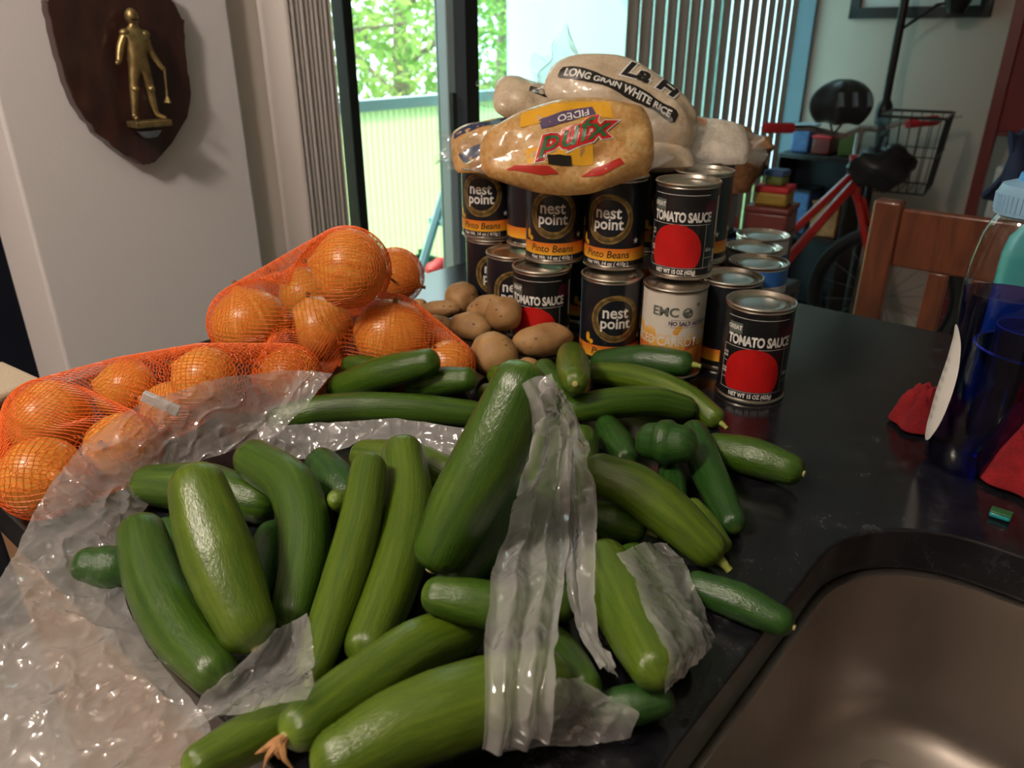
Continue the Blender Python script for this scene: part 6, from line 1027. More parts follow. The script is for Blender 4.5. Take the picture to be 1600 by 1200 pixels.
'side_sheet':(12,36,[-0.174,0.682,0.992,-0.182,0.682,0.993,-0.19,0.683,0.994,-0.198,0.683,0.995,-0.207,0.683,0.996,-0.226,0.671,0.999,-0.244,0.659,1.001,-0.261,0.648,1.004,-0.277,0.637,1.006,-0.289,0.628,1.005,-0.3,0.619,1.004,-0.311,0.61,1.003,-0.322,0.601,1.001,-0.331,0.588,0.997,-0.341,0.576,0.992,-0.35,0.565,0.988,-0.356,0.553,0.983,-0.358,0.54,0.978,-0.361,0.528,0.973,-0.363,0.516,0.968,-0.363,0.501,0.963,-0.362,0.485,0.957,-0.36,0.469,0.953,-0.357,0.453,0.948,-0.355,0.437,0.945,-0.353,0.422,0.943,-0.35,0.407,0.942,-0.347,0.393,0.941,-0.342,0.379,0.939,-0.337,0.365,0.937,-0.332,0.352,0.935,-0.327,0.338,0.934,-0.32,0.324,0.932,-0.312,0.311,0.929,-0.305,0.297,0.927,-0.297,0.284,0.926,-0.178,0.676,0.987,-0.186,0.676,0.988,-0.193,0.677,0.989,-0.201,0.677,0.99,-0.21,0.677,0.991,-0.228,0.666,0.993,-0.245,0.655,0.995,-0.262,0.644,0.998,-0.277,0.634,0.999,-0.288,0.626,0.998,-0.299,0.618,0.997,-0.31,0.609,0.997,-0.32,0.6,0.995,-0.329,0.587,0.99,-0.338,0.575,0.986,-0.346,0.562,0.982,-0.351,0.55,0.978,-0.353,0.538,0.973,-0.356,0.526,0.968,-0.358,0.513,0.964,-0.357,0.499,0.959,-0.355,0.482,0.954,-0.352,0.466,0.95,-0.349,0.449,0.946,-0.345,0.434,0.944,-0.342,0.419,0.942,-0.338,0.404,0.94,-0.334,0.389,0.939,-0.329,0.375,0.938,-0.323,0.362,0.936,-0.318,0.349,0.935,-0.312,0.337,0.934,-0.305,0.323,0.931,-0.298,0.31,0.929,-0.291,0.297,0.927,-0.284,0.284,0.926,-0.182,0.669,0.983,-0.189,0.67,0.984,-0.197,0.67,0.984,-0.204,0.671,0.985,-0.213,0.671,0.986,-0.23,0.661,0.988,-0.246,0.651,0.989,-0.262,0.641,0.991,-0.277,0.631,0.993,-0.288,0.624,0.992,-0.299,0.616,0.991,-0.309,0.608,0.99,-0.319,0.599,0.988,-0.327,0.586,0.984,-0.334,0.573,0.98,-0.342,0.56,0.977,-0.346,0.548,0.973,-0.349,0.535,0.968,-0.35,0.523,0.964,-0.352,0.511,0.96,-0.351,0.496,0.956,-0.348,0.479,0.951,-0.344,0.462,0.948,-0.34,0.446,0.944,-0.336,0.43,0.942,-0.331,0.415,0.94,-0.326,0.4,0.939,-0.321,0.385,0.938,-0.316,0.372,0.936,-0.31,0.359,0.935,-0.304,0.347,0.934,-0.298,0.335,0.933,-0.291,0.322,0.931,-0.285,0.309,0.929,-0.278,0.296,0.927,-0.271,0.284,0.927,-0.186,0.663,0.979,-0.193,0.664,0.979,-0.2,0.664,0.98,-0.207,0.665,0.98,-0.216,0.665,0.981,-0.232,0.655,0.982,-0.248,0.646,0.983,-0.263,0.637,0.985,-0.277,0.629,0.986,-0.288,0.622,0.985,-0.298,0.614,0.984,-0.308,0.607,0.983,-0.318,0.598,0.981,-0.325,0.585,0.978,-0.331,0.571,0.974,-0.338,0.558,0.971,-0.342,0.545,0.967,-0.344,0.533,0.964,-0.345,0.521,0.96,-0.347,0.508,0.956,-0.345,0.493,0.953,-0.341,0.476,0.949,-0.336,0.459,0.945,-0.332,0.443,0.942,-0.327,0.427,0.94,-0.321,0.412,0.938,-0.315,0.397,0.937,-0.309,0.382,0.937,-0.302,0.369,0.935,-0.296,0.357,0.934,-0.29,0.345,0.933,-0.284,0.333,0.932,-0.277,0.32,0.93,-0.271,0.308,0.929,-0.265,0.295,0.927,-0.258,0.283,0.927,-0.19,0.657,0.975,-0.197,0.658,0.975,-0.204,0.658,0.975,-0.211,0.659,0.975,-0.218,0.659,0.975,-0.234,0.65,0.976,-0.249,0.642,0.978,-0.263,0.634,0.979,-0.277,0.626,0.979,-0.287,0.619,0.978,-0.297,0.613,0.977,-0.308,0.606,0.977,-0.316,0.597,0.975,-0.322,0.583,0.971,-0.328,0.57,0.968,-0.334,0.556,0.965,-0.337,0.543,0.962,-0.339,0.53,0.959,-0.34,0.518,0.956,-0.341,0.506,0.953,-0.339,0.491,0.949,-0.334,0.473,0.946,-0.329,0.456,0.943,-0.324,0.44,0.94,-0.317,0.424,0.938,-0.31,0.408,0.937,-0.303,0.393,0.936,-0.296,0.378,0.936,-0.289,0.366,0.934,-0.283,0.354,0.933,-0.276,0.342,0.932,-0.27,0.331,0.932,-0.264,0.319,0.93,-0.257,0.307,0.929,-0.251,0.295,0.927,-0.245,0.283,0.927,-0.194,0.651,0.97,-0.201,0.652,0.97,-0.207,0.652,0.97,-0.214,0.653,0.97,-0.221,0.653,0.97,-0.236,0.645,0.971,-0.25,0.638,0.972,-0.264,0.63,0.972,-0.277,0.623,0.973,-0.287,0.617,0.972,-0.297,0.611,0.971,-0.307,0.605,0.97,-0.315,0.596,0.968,-0.32,0.582,0.965,-0.325,0.568,0.962,-0.33,0.554,0.96,-0.332,0.541,0.957,-0.334,0.528,0.954,-0.335,0.516,0.951,-0.336,0.503,0.949,-0.333,0.488,0.946,-0.327,0.471,0.943,-0.321,0.453,0.94,-0.315,0.437,0.938,-0.308,0.421,0.936,-0.3,0.405,0.935,-0.292,0.39,0.935,-0.284,0.375,0.934,-0.277,0.363,0.933,-0.27,0.351,0.932,-0.263,0.34,0.932,-0.256,0.329,0.931,-0.25,0.317,0.93,-0.244,0.306,0.928,-0.238,0.294,0.928,-0.232,0.283,0.927,-0.198,0.645,0.967,-0.204,0.646,0.966,-0.211,0.647,0.966,-0.217,0.648,0.966,-0.224,0.647,0.966,-0.238,0.641,0.966,-0.251,0.634,0.966,-0.264,0.627,0.967,-0.277,0.621,0.967,-0.286,0.615,0.966,-0.296,0.61,0.965,-0.306,0.604,0.964,-0.313,0.595,0.962,-0.318,0.581,0.959,-0.322,0.566,0.957,-0.325,0.552,0.955,-0.328,0.538,0.953,-0.329,0.526,0.95,-0.33,0.513,0.948,-0.33,0.501,0.945,-0.327,0.486,0.943,-0.32,0.468,0.94,-0.314,0.451,0.938,-0.307,0.434,0.936,-0.299,0.418,0.935,-0.29,0.402,0.934,-0.281,0.387,0.933,-0.272,0.372,0.933,-0.264,0.36,0.932,-0.257,0.349,0.931,-0.249,0.338,0.931,-0.242,0.327,0.931,-0.236,0.316,0.929,-0.23,0.305,0.928,-0.225,0.294,0.928,-0.219,0.283,0.927,-0.202,0.641,0.963,-0.208,0.642,0.963,-0.214,0.642,0.962,-0.22,0.643,0.962,-0.227,0.643,0.961,-0.24,0.637,0.961,-0.253,0.631,0.961,-0.265,0.624,0.962,-0.277,0.619,0.961,-0.286,0.613,0.96,-0.295,0.608,0.959,-0.304,0.603,0.958,-0.312,0.594,0.957,-0.315,0.58,0.954,-0.318,0.565,0.952,-0.321,0.55,0.95,-0.323,0.537,0.948,-0.324,0.524,0.946,-0.324,0.511,0.944,-0.325,0.499,0.942,-0.321,0.483,0.94,-0.314,0.466,0.938,-0.306,0.448,0.936,-0.299,0.431,0.935,-0.29,0.415,0.933,-0.28,0.4,0.932,-0.27,0.384,0.932,-0.26,0.369,0.932,-0.252,0.358,0.931,-0.244,0.347,0.931,-0.236,0.336,0.93,-0.228,0.326,0.93,-0.222,0.315,0.929,-0.217,0.304,0.928,-0.212,0.293,0.928,-0.206,0.283,0.927,-0.206,0.636,0.96,-0.212,0.637,0.959,-0.218,0.638,0.959,-0.224,0.638,0.958,-0.23,0.638,0.957,-0.242,0.633,0.957,-0.254,0.627,0.957,-0.266,0.622,0.956,-0.277,0.616,0.956,-0.286,0.611,0.955,-0.295,0.607,0.954,-0.303,0.602,0.953,-0.31,0.594,0.951,-0.313,0.578,0.949,-0.315,0.563,0.947,-0.317,0.548,0.946,-0.319,0.535,0.944,-0.319,0.522,0.942,-0.319,0.509,0.941,-0.319,0.497,0.939,-0.315,0.481,0.937,-0.307,0.464,0.935,-0.299,0.446,0.934,-0.291,0.429,0.933,-0.281,0.413,0.932,-0.27,0.397,0.931,-0.259,0.382,0.931,-0.249,0.367,0.931,-0.24,0.355,0.93,-0.231,0.345,0.93,-0.223,0.335,0.93,-0.214,0.325,0.93,-0.209,0.314,0.929,-0.204,0.303,0.928,-0.199,0.293,0.928,-0.193,0.283,0.928,-0.21,0.632,0.957,-0.216,0.632,0.956,-0.221,0.633,0.955,-0.227,0.634,0.954,-0.233,0.634,0.953,-0.244,0.629,0.952,-0.255,0.624,0.952,-0.266,0.619,0.951,-0.277,0.614,0.951,-0.285,0.61,0.949,-0.294,0.605,0.948,-0.302,0.601,0.947,-0.308,0.593,0.946,-0.31,0.577,0.944,-0.312,0.562,0.942,-0.313,0.547,0.941,-0.314,0.533,0.94,-0.314,0.52,0.938,-0.314,0.507,0.937,-0.314,0.495,0.936,-0.309,0.479,0.935,-0.301,0.461,0.933,-0.292,0.444,0.932,-0.283,0.426,0.931,-0.272,0.41,0.93,-0.26,0.394,0.93,-0.249,0.379,0.929,-0.237,0.364,0.93,-0.227,0.353,0.93,-0.218,0.343,0.929,-0.21,0.333,0.929,-0.201,0.323,0.929,-0.195,0.313,0.928,-0.19,0.303,0.928,-0.185,0.293,0.928,-0.18,0.283,0.928,-0.214,0.627,0.953,-0.22,0.628,0.952,-0.225,0.628,0.951,-0.23,0.629,0.95,-0.236,0.629,0.949,-0.246,0.625,0.948,-0.257,0.621,0.947,-0.267,0.616,0.946,-0.276,0.612,0.945,-0.285,0.608,0.944,-0.293,0.604,0.943,-0.301,0.6,0.941,-0.307,0.592,0.94,-0.308,0.576,0.939,-0.309,0.56,0.937,-0.309,0.545,0.937,-0.309,0.531,0.936,-0.309,0.518,0.935,-0.309,0.505,0.934,-0.309,0.493,0.933,-0.303,0.477,0.932,-0.294,0.459,0.93,-0.285,0.441,0.93,-0.276,0.424,0.929,-0.264,0.408,0.929,-0.251,0.392,0.928,-0.238,0.377,0.928,-0.226,0.361,0.929,-0.215,0.35,0.929,-0.206,0.341,0.928,-0.197,0.331,0.928,-0.187,0.322,0.928,-0.182,0.312,0.928,-0.177,0.302,0.928,-0.172,0.292,0.928,-0.168,0.282,0.928,-0.218,0.622,0.95,-0.223,0.623,0.949,-0.228,0.624,0.947,-0.233,0.625,0.946,-0.239,0.625,0.945,-0.248,0.621,0.944,-0.258,0.617,0.942,-0.267,0.613,0.941,-0.276,0.609,0.94,-0.284,0.606,0.938,-0.292,0.602,0.937,-0.3,0.598,0.936,-0.305,0.591,0.935,-0.305,0.575,0.933,-0.305,0.559,0.933,-0.305,0.543,0.932,-0.305,0.529,0.932,-0.304,0.516,0.931,-0.304,0.503,0.93,-0.304,0.491,0.93,-0.298,0.475,0.929,-0.288,0.457,0.928,-0.278,0.439,0.928,-0.268,0.422,0.928,-0.255,0.405,0.927,-0.241,0.389,0.927,-0.228,0.374,0.927,-0.214,0.359,0.928,-0.204,0.348,0.928,-0.193,0.339,0.928,-0.184,0.33,0.928,-0.174,0.32,0.928,-0.169,0.311,0.928,-0.164,0.301,0.927,-0.159,0.292,0.928,-0.155,0.282,0.928])}

def spl(P, n):
    P = [np.array(p) for p in P]; out = []
    Q = [2*P[0]-P[1]]+P+[2*P[-1]-P[-2]]; m = len(P)-1
    for k in range(n):
        s = k/(n-1)*m; i = min(int(s), m-1); f = s-i; a, b_, c, d = Q[i:i+4]
        out.append(.5*((2*b_)+(-a+c)*f+(2*a-5*b_+4*c-d)*f*f+(-a+3*b_-3*c+d)*f**3))
    return out
CUKE_LABEL = {
'c1': 'stout glossy cucumber lying steeply on top at the left of the bag', 'c2': 'thick dark cucumber left of the stout one, lower end under plastic', 'c3': 'cucumber lying crosswise behind the stout one at the left back', 'c4': 'small dark round cucumber end at the far left of the bag',
'c5': 'strongly bent cucumber like a hook, right of the stout one', 'c6': 'slim straight cucumber with pale stem pointing down, in the middle', 'c7': 'long pale cucumber standing beside the slim one in the middle', 'c8': 'fat cucumber leaning up under the folded plastic with round scar end',
'c9': 'short cucumber end poking left from behind the plastic fold', 'c10': 'long cucumber with dried brown blossom at the lower front', 'c11': 'cucumber under the one with dried blossom at the bottom left', 'c12': 'largest nearest cucumber at the bottom edge below the plastic fold',
'c13': 'cucumber in the shade directly under the fat leaning one', 'c14': 'cucumber lying crosswise behind the two upright middle ones', 'c15': 'dark cucumber below the plastic rim between hook and middle ones', 'c16': 'tiny yellow-green cucumber tip left of the slim cucumber', 'c17': 'shaded cucumber deep between the stout and the hooked one', 'c18': 'shaded cucumber glimpsed between the two left front ones',
'c19': 'long straight cucumber lying behind the plastic rim at the back', 'c20': 'cucumber lying tilted on the back row beside the onions', 'c21': 'pale cucumber end below the net at the back left', 'c22': 'short cucumber under the tilted one at the back', 'c23': 'small pale cucumber tip in front of the big round potato', 'c24': 'little cucumber end left of the fat leaning cucumber top',
'c25': 'cucumber pointing straight at the viewer in front of the long potato', 'c26': 'cucumber half hidden left of the one pointing at the viewer', 'c27': 'rearmost cucumber lying against the carrot can', 'c28': 'long slim bent cucumber with thin stem at the right back', 'c29': 'arched cucumber lying across the right pile just behind the plastic',
'c30': 'round cucumber end facing right under the arched one', 'c31': 'dark cucumber slanting down right of the round cucumber end', 'c32': 'rightmost cucumber lying toward the lone tomato sauce can', 'c33': 'big curved cucumber running down right of the plastic fold', 'c34': 'short cucumber with pale stem under the big curved one', 'c35': 'cucumber whose tip hangs over the sink rim',
'c36': 'big glossy cucumber at the lower right beside the plastic fold', 'c37': 'cucumber wrapped in clear plastic at the lower right', 'c38': 'cucumber seen through the plastic fold near the bottom', 'c39': 'dark cucumber in the gap under the arched one', 'c40': 'small yellow-green cucumber end beside the tip of the big curved one', 'c41': 'dark cucumber deep in the right pile below the round end', 'c42': 'dark cucumber inside the plastic at the very bottom right',
'f1': 'cucumber behind the top of the plastic fold', 'f2': 'cucumber covered by the middle of the plastic fold', 'f3': 'cucumber covered by the right plastic fold, near its top'}
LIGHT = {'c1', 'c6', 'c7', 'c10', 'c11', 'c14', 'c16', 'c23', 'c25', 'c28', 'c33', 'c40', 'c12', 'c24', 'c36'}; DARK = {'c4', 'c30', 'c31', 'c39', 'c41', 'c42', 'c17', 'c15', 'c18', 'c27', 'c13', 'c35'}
STEMS = {'c6': 1, 'c28': 1, 'c34': 1, 'c33': 1, 'c27': 1}
SCARS = {'c8': 1, 'c25': 1, 'c1': 1, 'c10': 0, 'c32': 1, 'c35': 1, 'c29': 1}
def tube_uv(name, cl, rad, seg, mt, parent, ridge=.02, seed=0):
    n = len(cl); verts = []; up = None
    for i in range(n):
        t_ = Vector(cl[min(i+1, n-1)])-Vector(cl[max(i-1, 0)]); t_.normalize()
        if up is None: a = Vector((0, 0, 1)) if abs(t_.z) < .9 else Vector((1, 0, 0)); up = (a-t_*a.dot(t_)).normalized()
        else: up = (up-t_*up.dot(t_)).normalized()
        bb = t_.cross(up)
        for k in range(seg):
            a = 2*math.pi*k/seg; rr = rad[i]*(1+ridge*math.cos(a*5+seed)+.03*noise.noise(Vector((math.cos(a)*1.2, math.sin(a)*1.2, i*.16+seed*9))))
            verts.append(Vector(cl[i])+(up*math.cos(a)+bb*math.sin(a))*rr)
    faces = [(i*seg+k, i*seg+(k+1) % seg, (i+1)*seg+(k+1) % seg, (i+1)*seg+k) for i in range(n-1) for k in range(seg)]
    me = bpy.data.meshes.new(name); me.from_pydata(verts, [], faces); uv = me.uv_layers.new(name='UVMap'); li = 0; dat = np.zeros(len(me.loops)*2)
    for i in range(n-1):
        for k in range(seg):
            for (ii, kk) in ((i, k), (i, k+1), (i+1, k+1), (i+1, k)):
                dat[li*2] = abs(2*kk/seg-1); dat[li*2+1] = ii/(n-1); li += 1
    uv.data.foreach_set('uv', dat); me.materials.append(mt)
    bm = bmesh.new(); bm.from_mesh(me); bmesh.ops.recalc_face_normals(bm, faces=bm.faces); bm.to_mesh(me); bm.free()
    o = link(name, me, parent, smooth=False); me.polygons.foreach_set('use_smooth', [True]*len(me.polygons)); return o
PROF = [(-1.0, .02), (-.985, .20), (-.94, .40), (-.84, .62), (-.66, .82), (-.40, .95), (0, 1)]
def cucumber(key, pts):
    P = [p[:3] for p in pts]; rad = [p[3] for p in pts]
    d0 = np.array(P[0])-np.array(P[1]); d0 /= np.linalg.norm(d0); d1 = np.array(P[-1])-np.array(P[-2]); d1 /= np.linalg.norm(d1)
    mid = spl(P, 17); rm = np.interp(np.linspace(0, 1, 17), np.linspace(0, 1, len(rad)), rad)
    e0 = .95*rad[0]*1.15; e1 = .95*rad[-1]*1.15
    cl = [np.array(P[0])+d0*e0*-q for q, r in PROF[:-1]]+mid+[np.array(P[-1])+d1*e1*-q for q, r in PROF[:-1][::-1]]
    rr = [rad[0]*r for q, r in PROF[:-1]]+list(rm)+[rad[-1]*r for q, r in PROF[:-1][::-1]]
    z = min(p[2]-p[3] for p in pts); t = thing('cucumber', CUKE_LABEL[key], 'cucumber', (P[len(P)//2][0], P[len(P)//2][1], z), 'cucumbers in and around the plastic bag')
    sd_c = sum(ord(c) for c in key)
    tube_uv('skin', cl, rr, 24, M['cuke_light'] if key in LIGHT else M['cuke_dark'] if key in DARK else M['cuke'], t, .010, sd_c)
    if key in STEMS:
        e = Vector(np.array(P[-1])+d1*e1); dd = Vector(d1); b = MB(); q = rad[-1]*.22; b.tube([e-dd*.004, e+dd*.003, e+dd*.006+Vector((0, 0, -.0005)), e+dd*.009+Vector((0, 0, -.001))], [q*1.3, q, q*.8, q*.85], 10); b.build('stem', M['stem'], t)
    if key in SCARS:
        w = SCARS[key]; e = Vector(np.array(P[-1])+d1*e1) if w else Vector(np.array(P[0])+d0*e0); dd = Vector(d1) if w else Vector(d0)
        b = MB(); q = rad[0]*.17; b.tube([e-dd*.002, e+dd*.0012, e+dd*.0016], [q*1.2, q, q*.5], 12); b.build('blossom_scar', M['scar'], t)
    if key == 'c10':
        e = Vector(np.array(P[0])+d0*e0); dd = Vector(d0); b = MB()
        for k, off in enumerate(((.004, 0, -.008), (-.008, .002, -.007), (.0, .004, -.006), (.011, -.003, -.012), (-.003, -.003, -.010), (.006, .003, -.004))):
            o2 = Vector(off); b.tube([e-dd*.002, e+dd*.005+o2*.2, e+dd*.009+o2*.6, e+dd*.010+o2*1.1], [.0024, .0026, .0015, .0004], 7)
        b.build('dried_blossom', M['dry_flower'], t)
ONION_LABEL = {'o1': 'netted onion at the far left above the lowest one', 'o2': 'lowest netted onion at the left edge of the worktop', 'o3': 'netted onion third from the left along the wall', 'o4': 'netted onion under the left raised onion, beside the grey net', 'o5': 'round netted onion raised at the left of the upper bag', 'o6': 'netted onion between the left raised onion and the front right one', 'o7': 'topmost large golden onion of the upper net bag', 'o8': 'netted onion behind the topmost one, next to the balcony door', 'o9': 'front right netted onion with white net strands, beside the potatoes', 'o10': 'reddish netted onion low behind the plastic, under the raised ones', 'o11': 'small pale netted onion right behind the tilted cucumber', 'o12': 'netted onion hidden behind the left of the topmost one', 'o13': 'onion seen through the clear plastic at the left', 'o14': 'onion seen through the plastic below the third left onion'}
ON_AX = {'o7': (-.9, -.1, .2), 'o5': (-.3, .2, 1), 'o8': (.9, -.2, -.3), 'o9': (.2, -.3, 1), 'o1': (-.8, .3, .3), 'o2': (.7, -.5, .3), 'o6': (-.2, -.2, 1)}
def onion_obj(key, p):
    c = Vector(p[:3]); r = p[3]; t = thing('onion', ONION_LABEL[key], 'onion', c-Vector((0, 0, r)), 'onions in the orange nets')
    ax = Vector(ON_AX.get(key, (random.uniform(-1, 1), random.uniform(-1, 1), .6))).normalized()
    prof = [(-.98, .03), (-.96, .16), (-.90, .38), (-.74, .66), (-.48, .88), (-.18, .99), (.12, 1.0), (.42, .90), (.66, .70), (.82, .46), (.92, .24), (.99, .12), (1.05, .08), (1.07, .02)]
    tube_uv('skin', [c+ax*r*z*.97 for z, q in prof], [r*q for z, q in prof], 32, M['onion'], t, .012, len(key)+c.x*9)
    b = MB(); rnd = random.Random(key)
    for k in range(9):
        a = Vector((rnd.gauss(0, 1), rnd.gauss(0, 1), rnd.gauss(0, 1)))*.12*r; e = c-ax*r*.94; b.tube([e, e-ax*r*.10+a*.6, e-ax*r*.16+a], [.0012, .0008, .0004], 4)
    b.build('root_tuft', M['onion_root'], t)
    b = MB(); e = c+ax*r*1.05; b.tube([e, e+ax*r*.06, e+ax*r*.11+Vector((.002, .001, 0))], [r*.07, r*.06, r*.07], 7); b.build('dry_neck', M['onion_root'], t)
POT_LABEL = {'p1': 'potato farthest back in front of the leftmost lower can', 'p2': 'oblong potato at the back left beside the onion', 'p3': 'knobbly potato behind the round one touching the tomato sauce can', 'p4': 'round potato touching the lower tomato sauce can', 'p5': 'medium potato in the middle of the heap', 'p6': 'greyish small potato left of the middle one', 'p7': 'long potato slanting beside the netted onion', 'p8': 'big round potato in front of the heap', 'p9': 'long potato at the right in front of the lower cans', 'p10': 'small orange lit potato low behind the cucumbers', 'p12': 'small potato tucked behind the front right onion'}
def potato_obj(key, pts):
    P = [Vector(p[:3]) for p in pts]; c = (P[0]+P[-1])/2; r = max(p[3] for p in pts); d = P[-1]-P[0]; L = d.length/2+r
    t = thing('potato', POT_LABEL[key], 'potato', (c.x, c.y, c.z-r), 'loose potatoes')
    ax = d.normalized() if d.length > 1e-4 else Vector((1, 0, 0)); Mx = ax.to_track_quat('X', 'Z').to_matrix()
    b = MB(); b.ellip(c, (L, r, r*.97), 28, 20, Mx, lump=.09, seed=len(key)+c.x*31); b.build('skin', M['potato'], t)
    rnd = random.Random(key)
    for k in range(3):
        q = Vector((rnd.uniform(-.7, .7), rnd.uniform(-1, -.2), rnd.uniform(-.1, 1))).normalized(); q2 = Vector((q.x*L, q.y*r, q.z*r*.97))*.985
        b = MB(); b.ellip(c+Mx @ q2, (.0020, .0013, .0011), 8, 6, Mx); b.build('eye', M['eye'], t)
for key, pts in ITEMS.items():
    if key[0] in 'cf': cucumber(key, pts)
    elif key[0] == 'o': onion_obj(key, pts[0])
    else: potato_obj(key, pts)
# ------------------------------------------------------------------ orange net bags around the onions
def net(label, keys, pairs, voxel, extra=()):
    bm = bmesh.new()
    def sph(bm2, k, f=1.04):
        p = ITEMS[k][0]; return bmesh.ops.create_uvsphere(bm2, u_segments=18, v_segments=12, radius=p[3]*f+.0015, matrix=Matrix.Translation(p[:3]))['verts']
    me_all = bpy.data.meshes.new('n')
    for a, c in pairs:
        b2 = bmesh.new(); v = sph(b2, a)+sph(b2, c, 1.04); h = bmesh.ops.convex_hull(b2, input=b2.verts[:])
        bmesh.ops.delete(b2, geom=[g for g in h['geom_interior'] if isinstance(g, bmesh.types.BMVert)], context='VERTS')
        # pinch the middle of the bridge so that the net sags between onions
        A_, C_ = Vector(ITEMS[a][0][:3]), Vector(ITEMS[c][0][:3]); ax = C_-A_; L = ax.length
        bmesh.ops.recalc_face_normals(b2, faces=b2.faces)
        tmp = bpy.data.meshes.new('x'); b2.to_mesh(tmp); b2.free(); bm.from_mesh(tmp); bpy.data.meshes.remove(tmp)
    bm.to_mesh(me_all); bm.free()
    o = bpy.data.objects.new('n', me_all); COL.objects.link(o)
    m = o.modifiers.new('r', 'REMESH'); m.mode = 'VOXEL'; m.voxel_size = voxel
    m = o.modifiers.new('s', 'SMOOTH'); m.iterations = 2; m.factor = .5
    dg = bpy.context.evaluated_depsgraph_get(); me = bpy.data.meshes.new_from_object(o.evaluated_get(dg)); bpy.data.objects.remove(o)
    bm = bmesh.new(); bm.from_mesh(me)
    cen = [(Vector(ITEMS[k][0][:3]), ITEMS[k][0][3]*1.045+.001) for k in ITEMS if k[0] == 'o']
    for v in bm.verts:
        for c, r in cen:
            d = v.co-c
            if d.length < r: v.co = c+d.normalized()*r
        if v.co.z < TOP+.003: v.co.z = TOP+.003
    bm.to_mesh(me); bm.free()
    me.materials.clear(); me.materials.append(M['net'])
    t = thing('onion_net', label, 'net bag', (ITEMS[keys[0]][0][0], ITEMS[keys[0]][0][1], TOP))
    o = link('netting', me, t, smooth=False); m = o.modifiers.new('w', 'WIREFRAME'); m.thickness = .00075; m.use_even_offset = False; m.use_replace = True
    return t
t1 = net('orange mesh bag around the upper onions next to the potatoes', ['o7'], [('o7', 'o5'), ('o8', 'o12'), ('o7', 'o6'), ('o6', 'o9'), ('o5', 'o6'), ('o12', 'o5'), ('o12', 'o7'), ('o9', 'o11'), ('o10', 'o6')], .0050)
t2 = net('long orange mesh bag around the onions along the left edge', ['o1'], [('o1', 'o2'), ('o1', 'o3'), ('o3', 'o4'), ('o3', 'o14'), ('o13', 'o1'), ('o4', 'o10'), ('o14', 'o4'), ('o13', 'o2')], .0050)
cl_ = at_t(228, 618, .69); b = MB(); b.box(cl_+Vector((.012, 0, -.008)), (.034, .006, .010), Matrix.Rotation(.5, 3, 'Y')); b.build('closing_tag', M['label_white'], t2, bevel=.001, label='grey closing tag of the net')
# ------------------------------------------------------------------ plastic bags
def sheet(key, name, mt, parent, up=4, amp=.003, fold=0, fold_amp=0.0, seed=0, fr=14, cr=.0020):
    nr, nc, dat = SHEETS[key]; G = np.array(dat).reshape(nr, nc, 3)
    if key == 'right_bag': nr -= 3; G = G[:nr]
    if key == 'strip_b': nr -= 2; G = G[:nr]
    G = np.array(spl([g for g in G], (nr-1)*up+1)); G = np.transpose(np.array(spl([g for g in np.transpose(G, (1, 0, 2))], (nc-1)*up+1)), (1, 0, 2)); n0, n1 = G.shape[:2]
    du = np.gradient(G, axis=0); dv = np.gradient(G, axis=1); N = np.cross(du, dv); N /= np.linalg.norm(N, axis=2, keepdims=True)+1e-9
    if N[:, :, 1].mean() > 0: N = -N
    V = []
    for i in range(n0):
        for j in range(n1):
            p = Vector(G[i, j]); a_, b_ = i/(n0-1), j/(n1-1)
            q = p*fr+Vector((seed*3.7, seed, 0)); wv = Vector((noise.noise(q*.6), noise.noise(q*.6+Vector((9, 0, 0))), 0))
            r1 = 1-min(1, 2.2*abs(noise.noise(q*2.3+wv*1.5))); r2 = 1-min(1, 2.2*abs(noise.noise(q*4.6-wv*2)))
            d = amp*(noise.noise(q)+.15)+cr*(r1**4+.6*r2**4)
            if fold: d += fold_amp*(.5+.5*math.sin(fold*2*math.pi*b_+2.6*noise.noise(Vector((a_*2.2, seed, 0)))+seed))
            p2 = p+Vector(N[i, j])*d
            if p2.z < TOP+.0025 and p2.dot(VX) > CV0: p2.z = TOP+.0025
            V.append(p2)
    F = [(i*n1+j, (i+1)*n1+j, (i+1)*n1+j+1, i*n1+j+1) for i in range(n0-1) for j in range(n1-1)]
    b = MB(); b.add(V, F); return b.build(name, mt, parent, merge=False)
pb = thing('plastic_produce_bag', 'open clear plastic produce bag under and over the cucumbers', 'bag', at_z(420, 900, TOP))
sheet('side_sheet', 'side_sheet', M['film'], pb, 7, .013, seed=1, fr=12, cr=.0024)
sheet('rim_band', 'rolled_rim', M['film_thick'], pb, 6, .004, seed=2, fr=12, cr=.0015)
sheet('front_fold', 'front_fold', M['film'], pb, 7, .006, seed=3, fr=18, cr=.0014)
sheet('strip_a', 'hanging_fold', M['film_thick'], pb, 8, .003, fold=2.5, fold_amp=.007, seed=4, fr=16, cr=.0014)
sheet('strip_b', 'hanging_fold', M['film_thick'], pb, 8, .003, fold=2, fold_amp=.005, seed=5.5, fr=16, cr=.0014)
sheet('flap', 'lower_flap', M['film'], pb, 7, .005, seed=6, fr=18, cr=.0014)
pb2 = thing('plastic_produce_bag', 'second clear plastic bag around the lower right cucumbers by the sink', 'bag', at_z(1040, 1020, TOP))
sheet('right_bag', 'side_sheet', M['film'], pb2, 7, .006, seed=7, fr=18, cr=.0014)
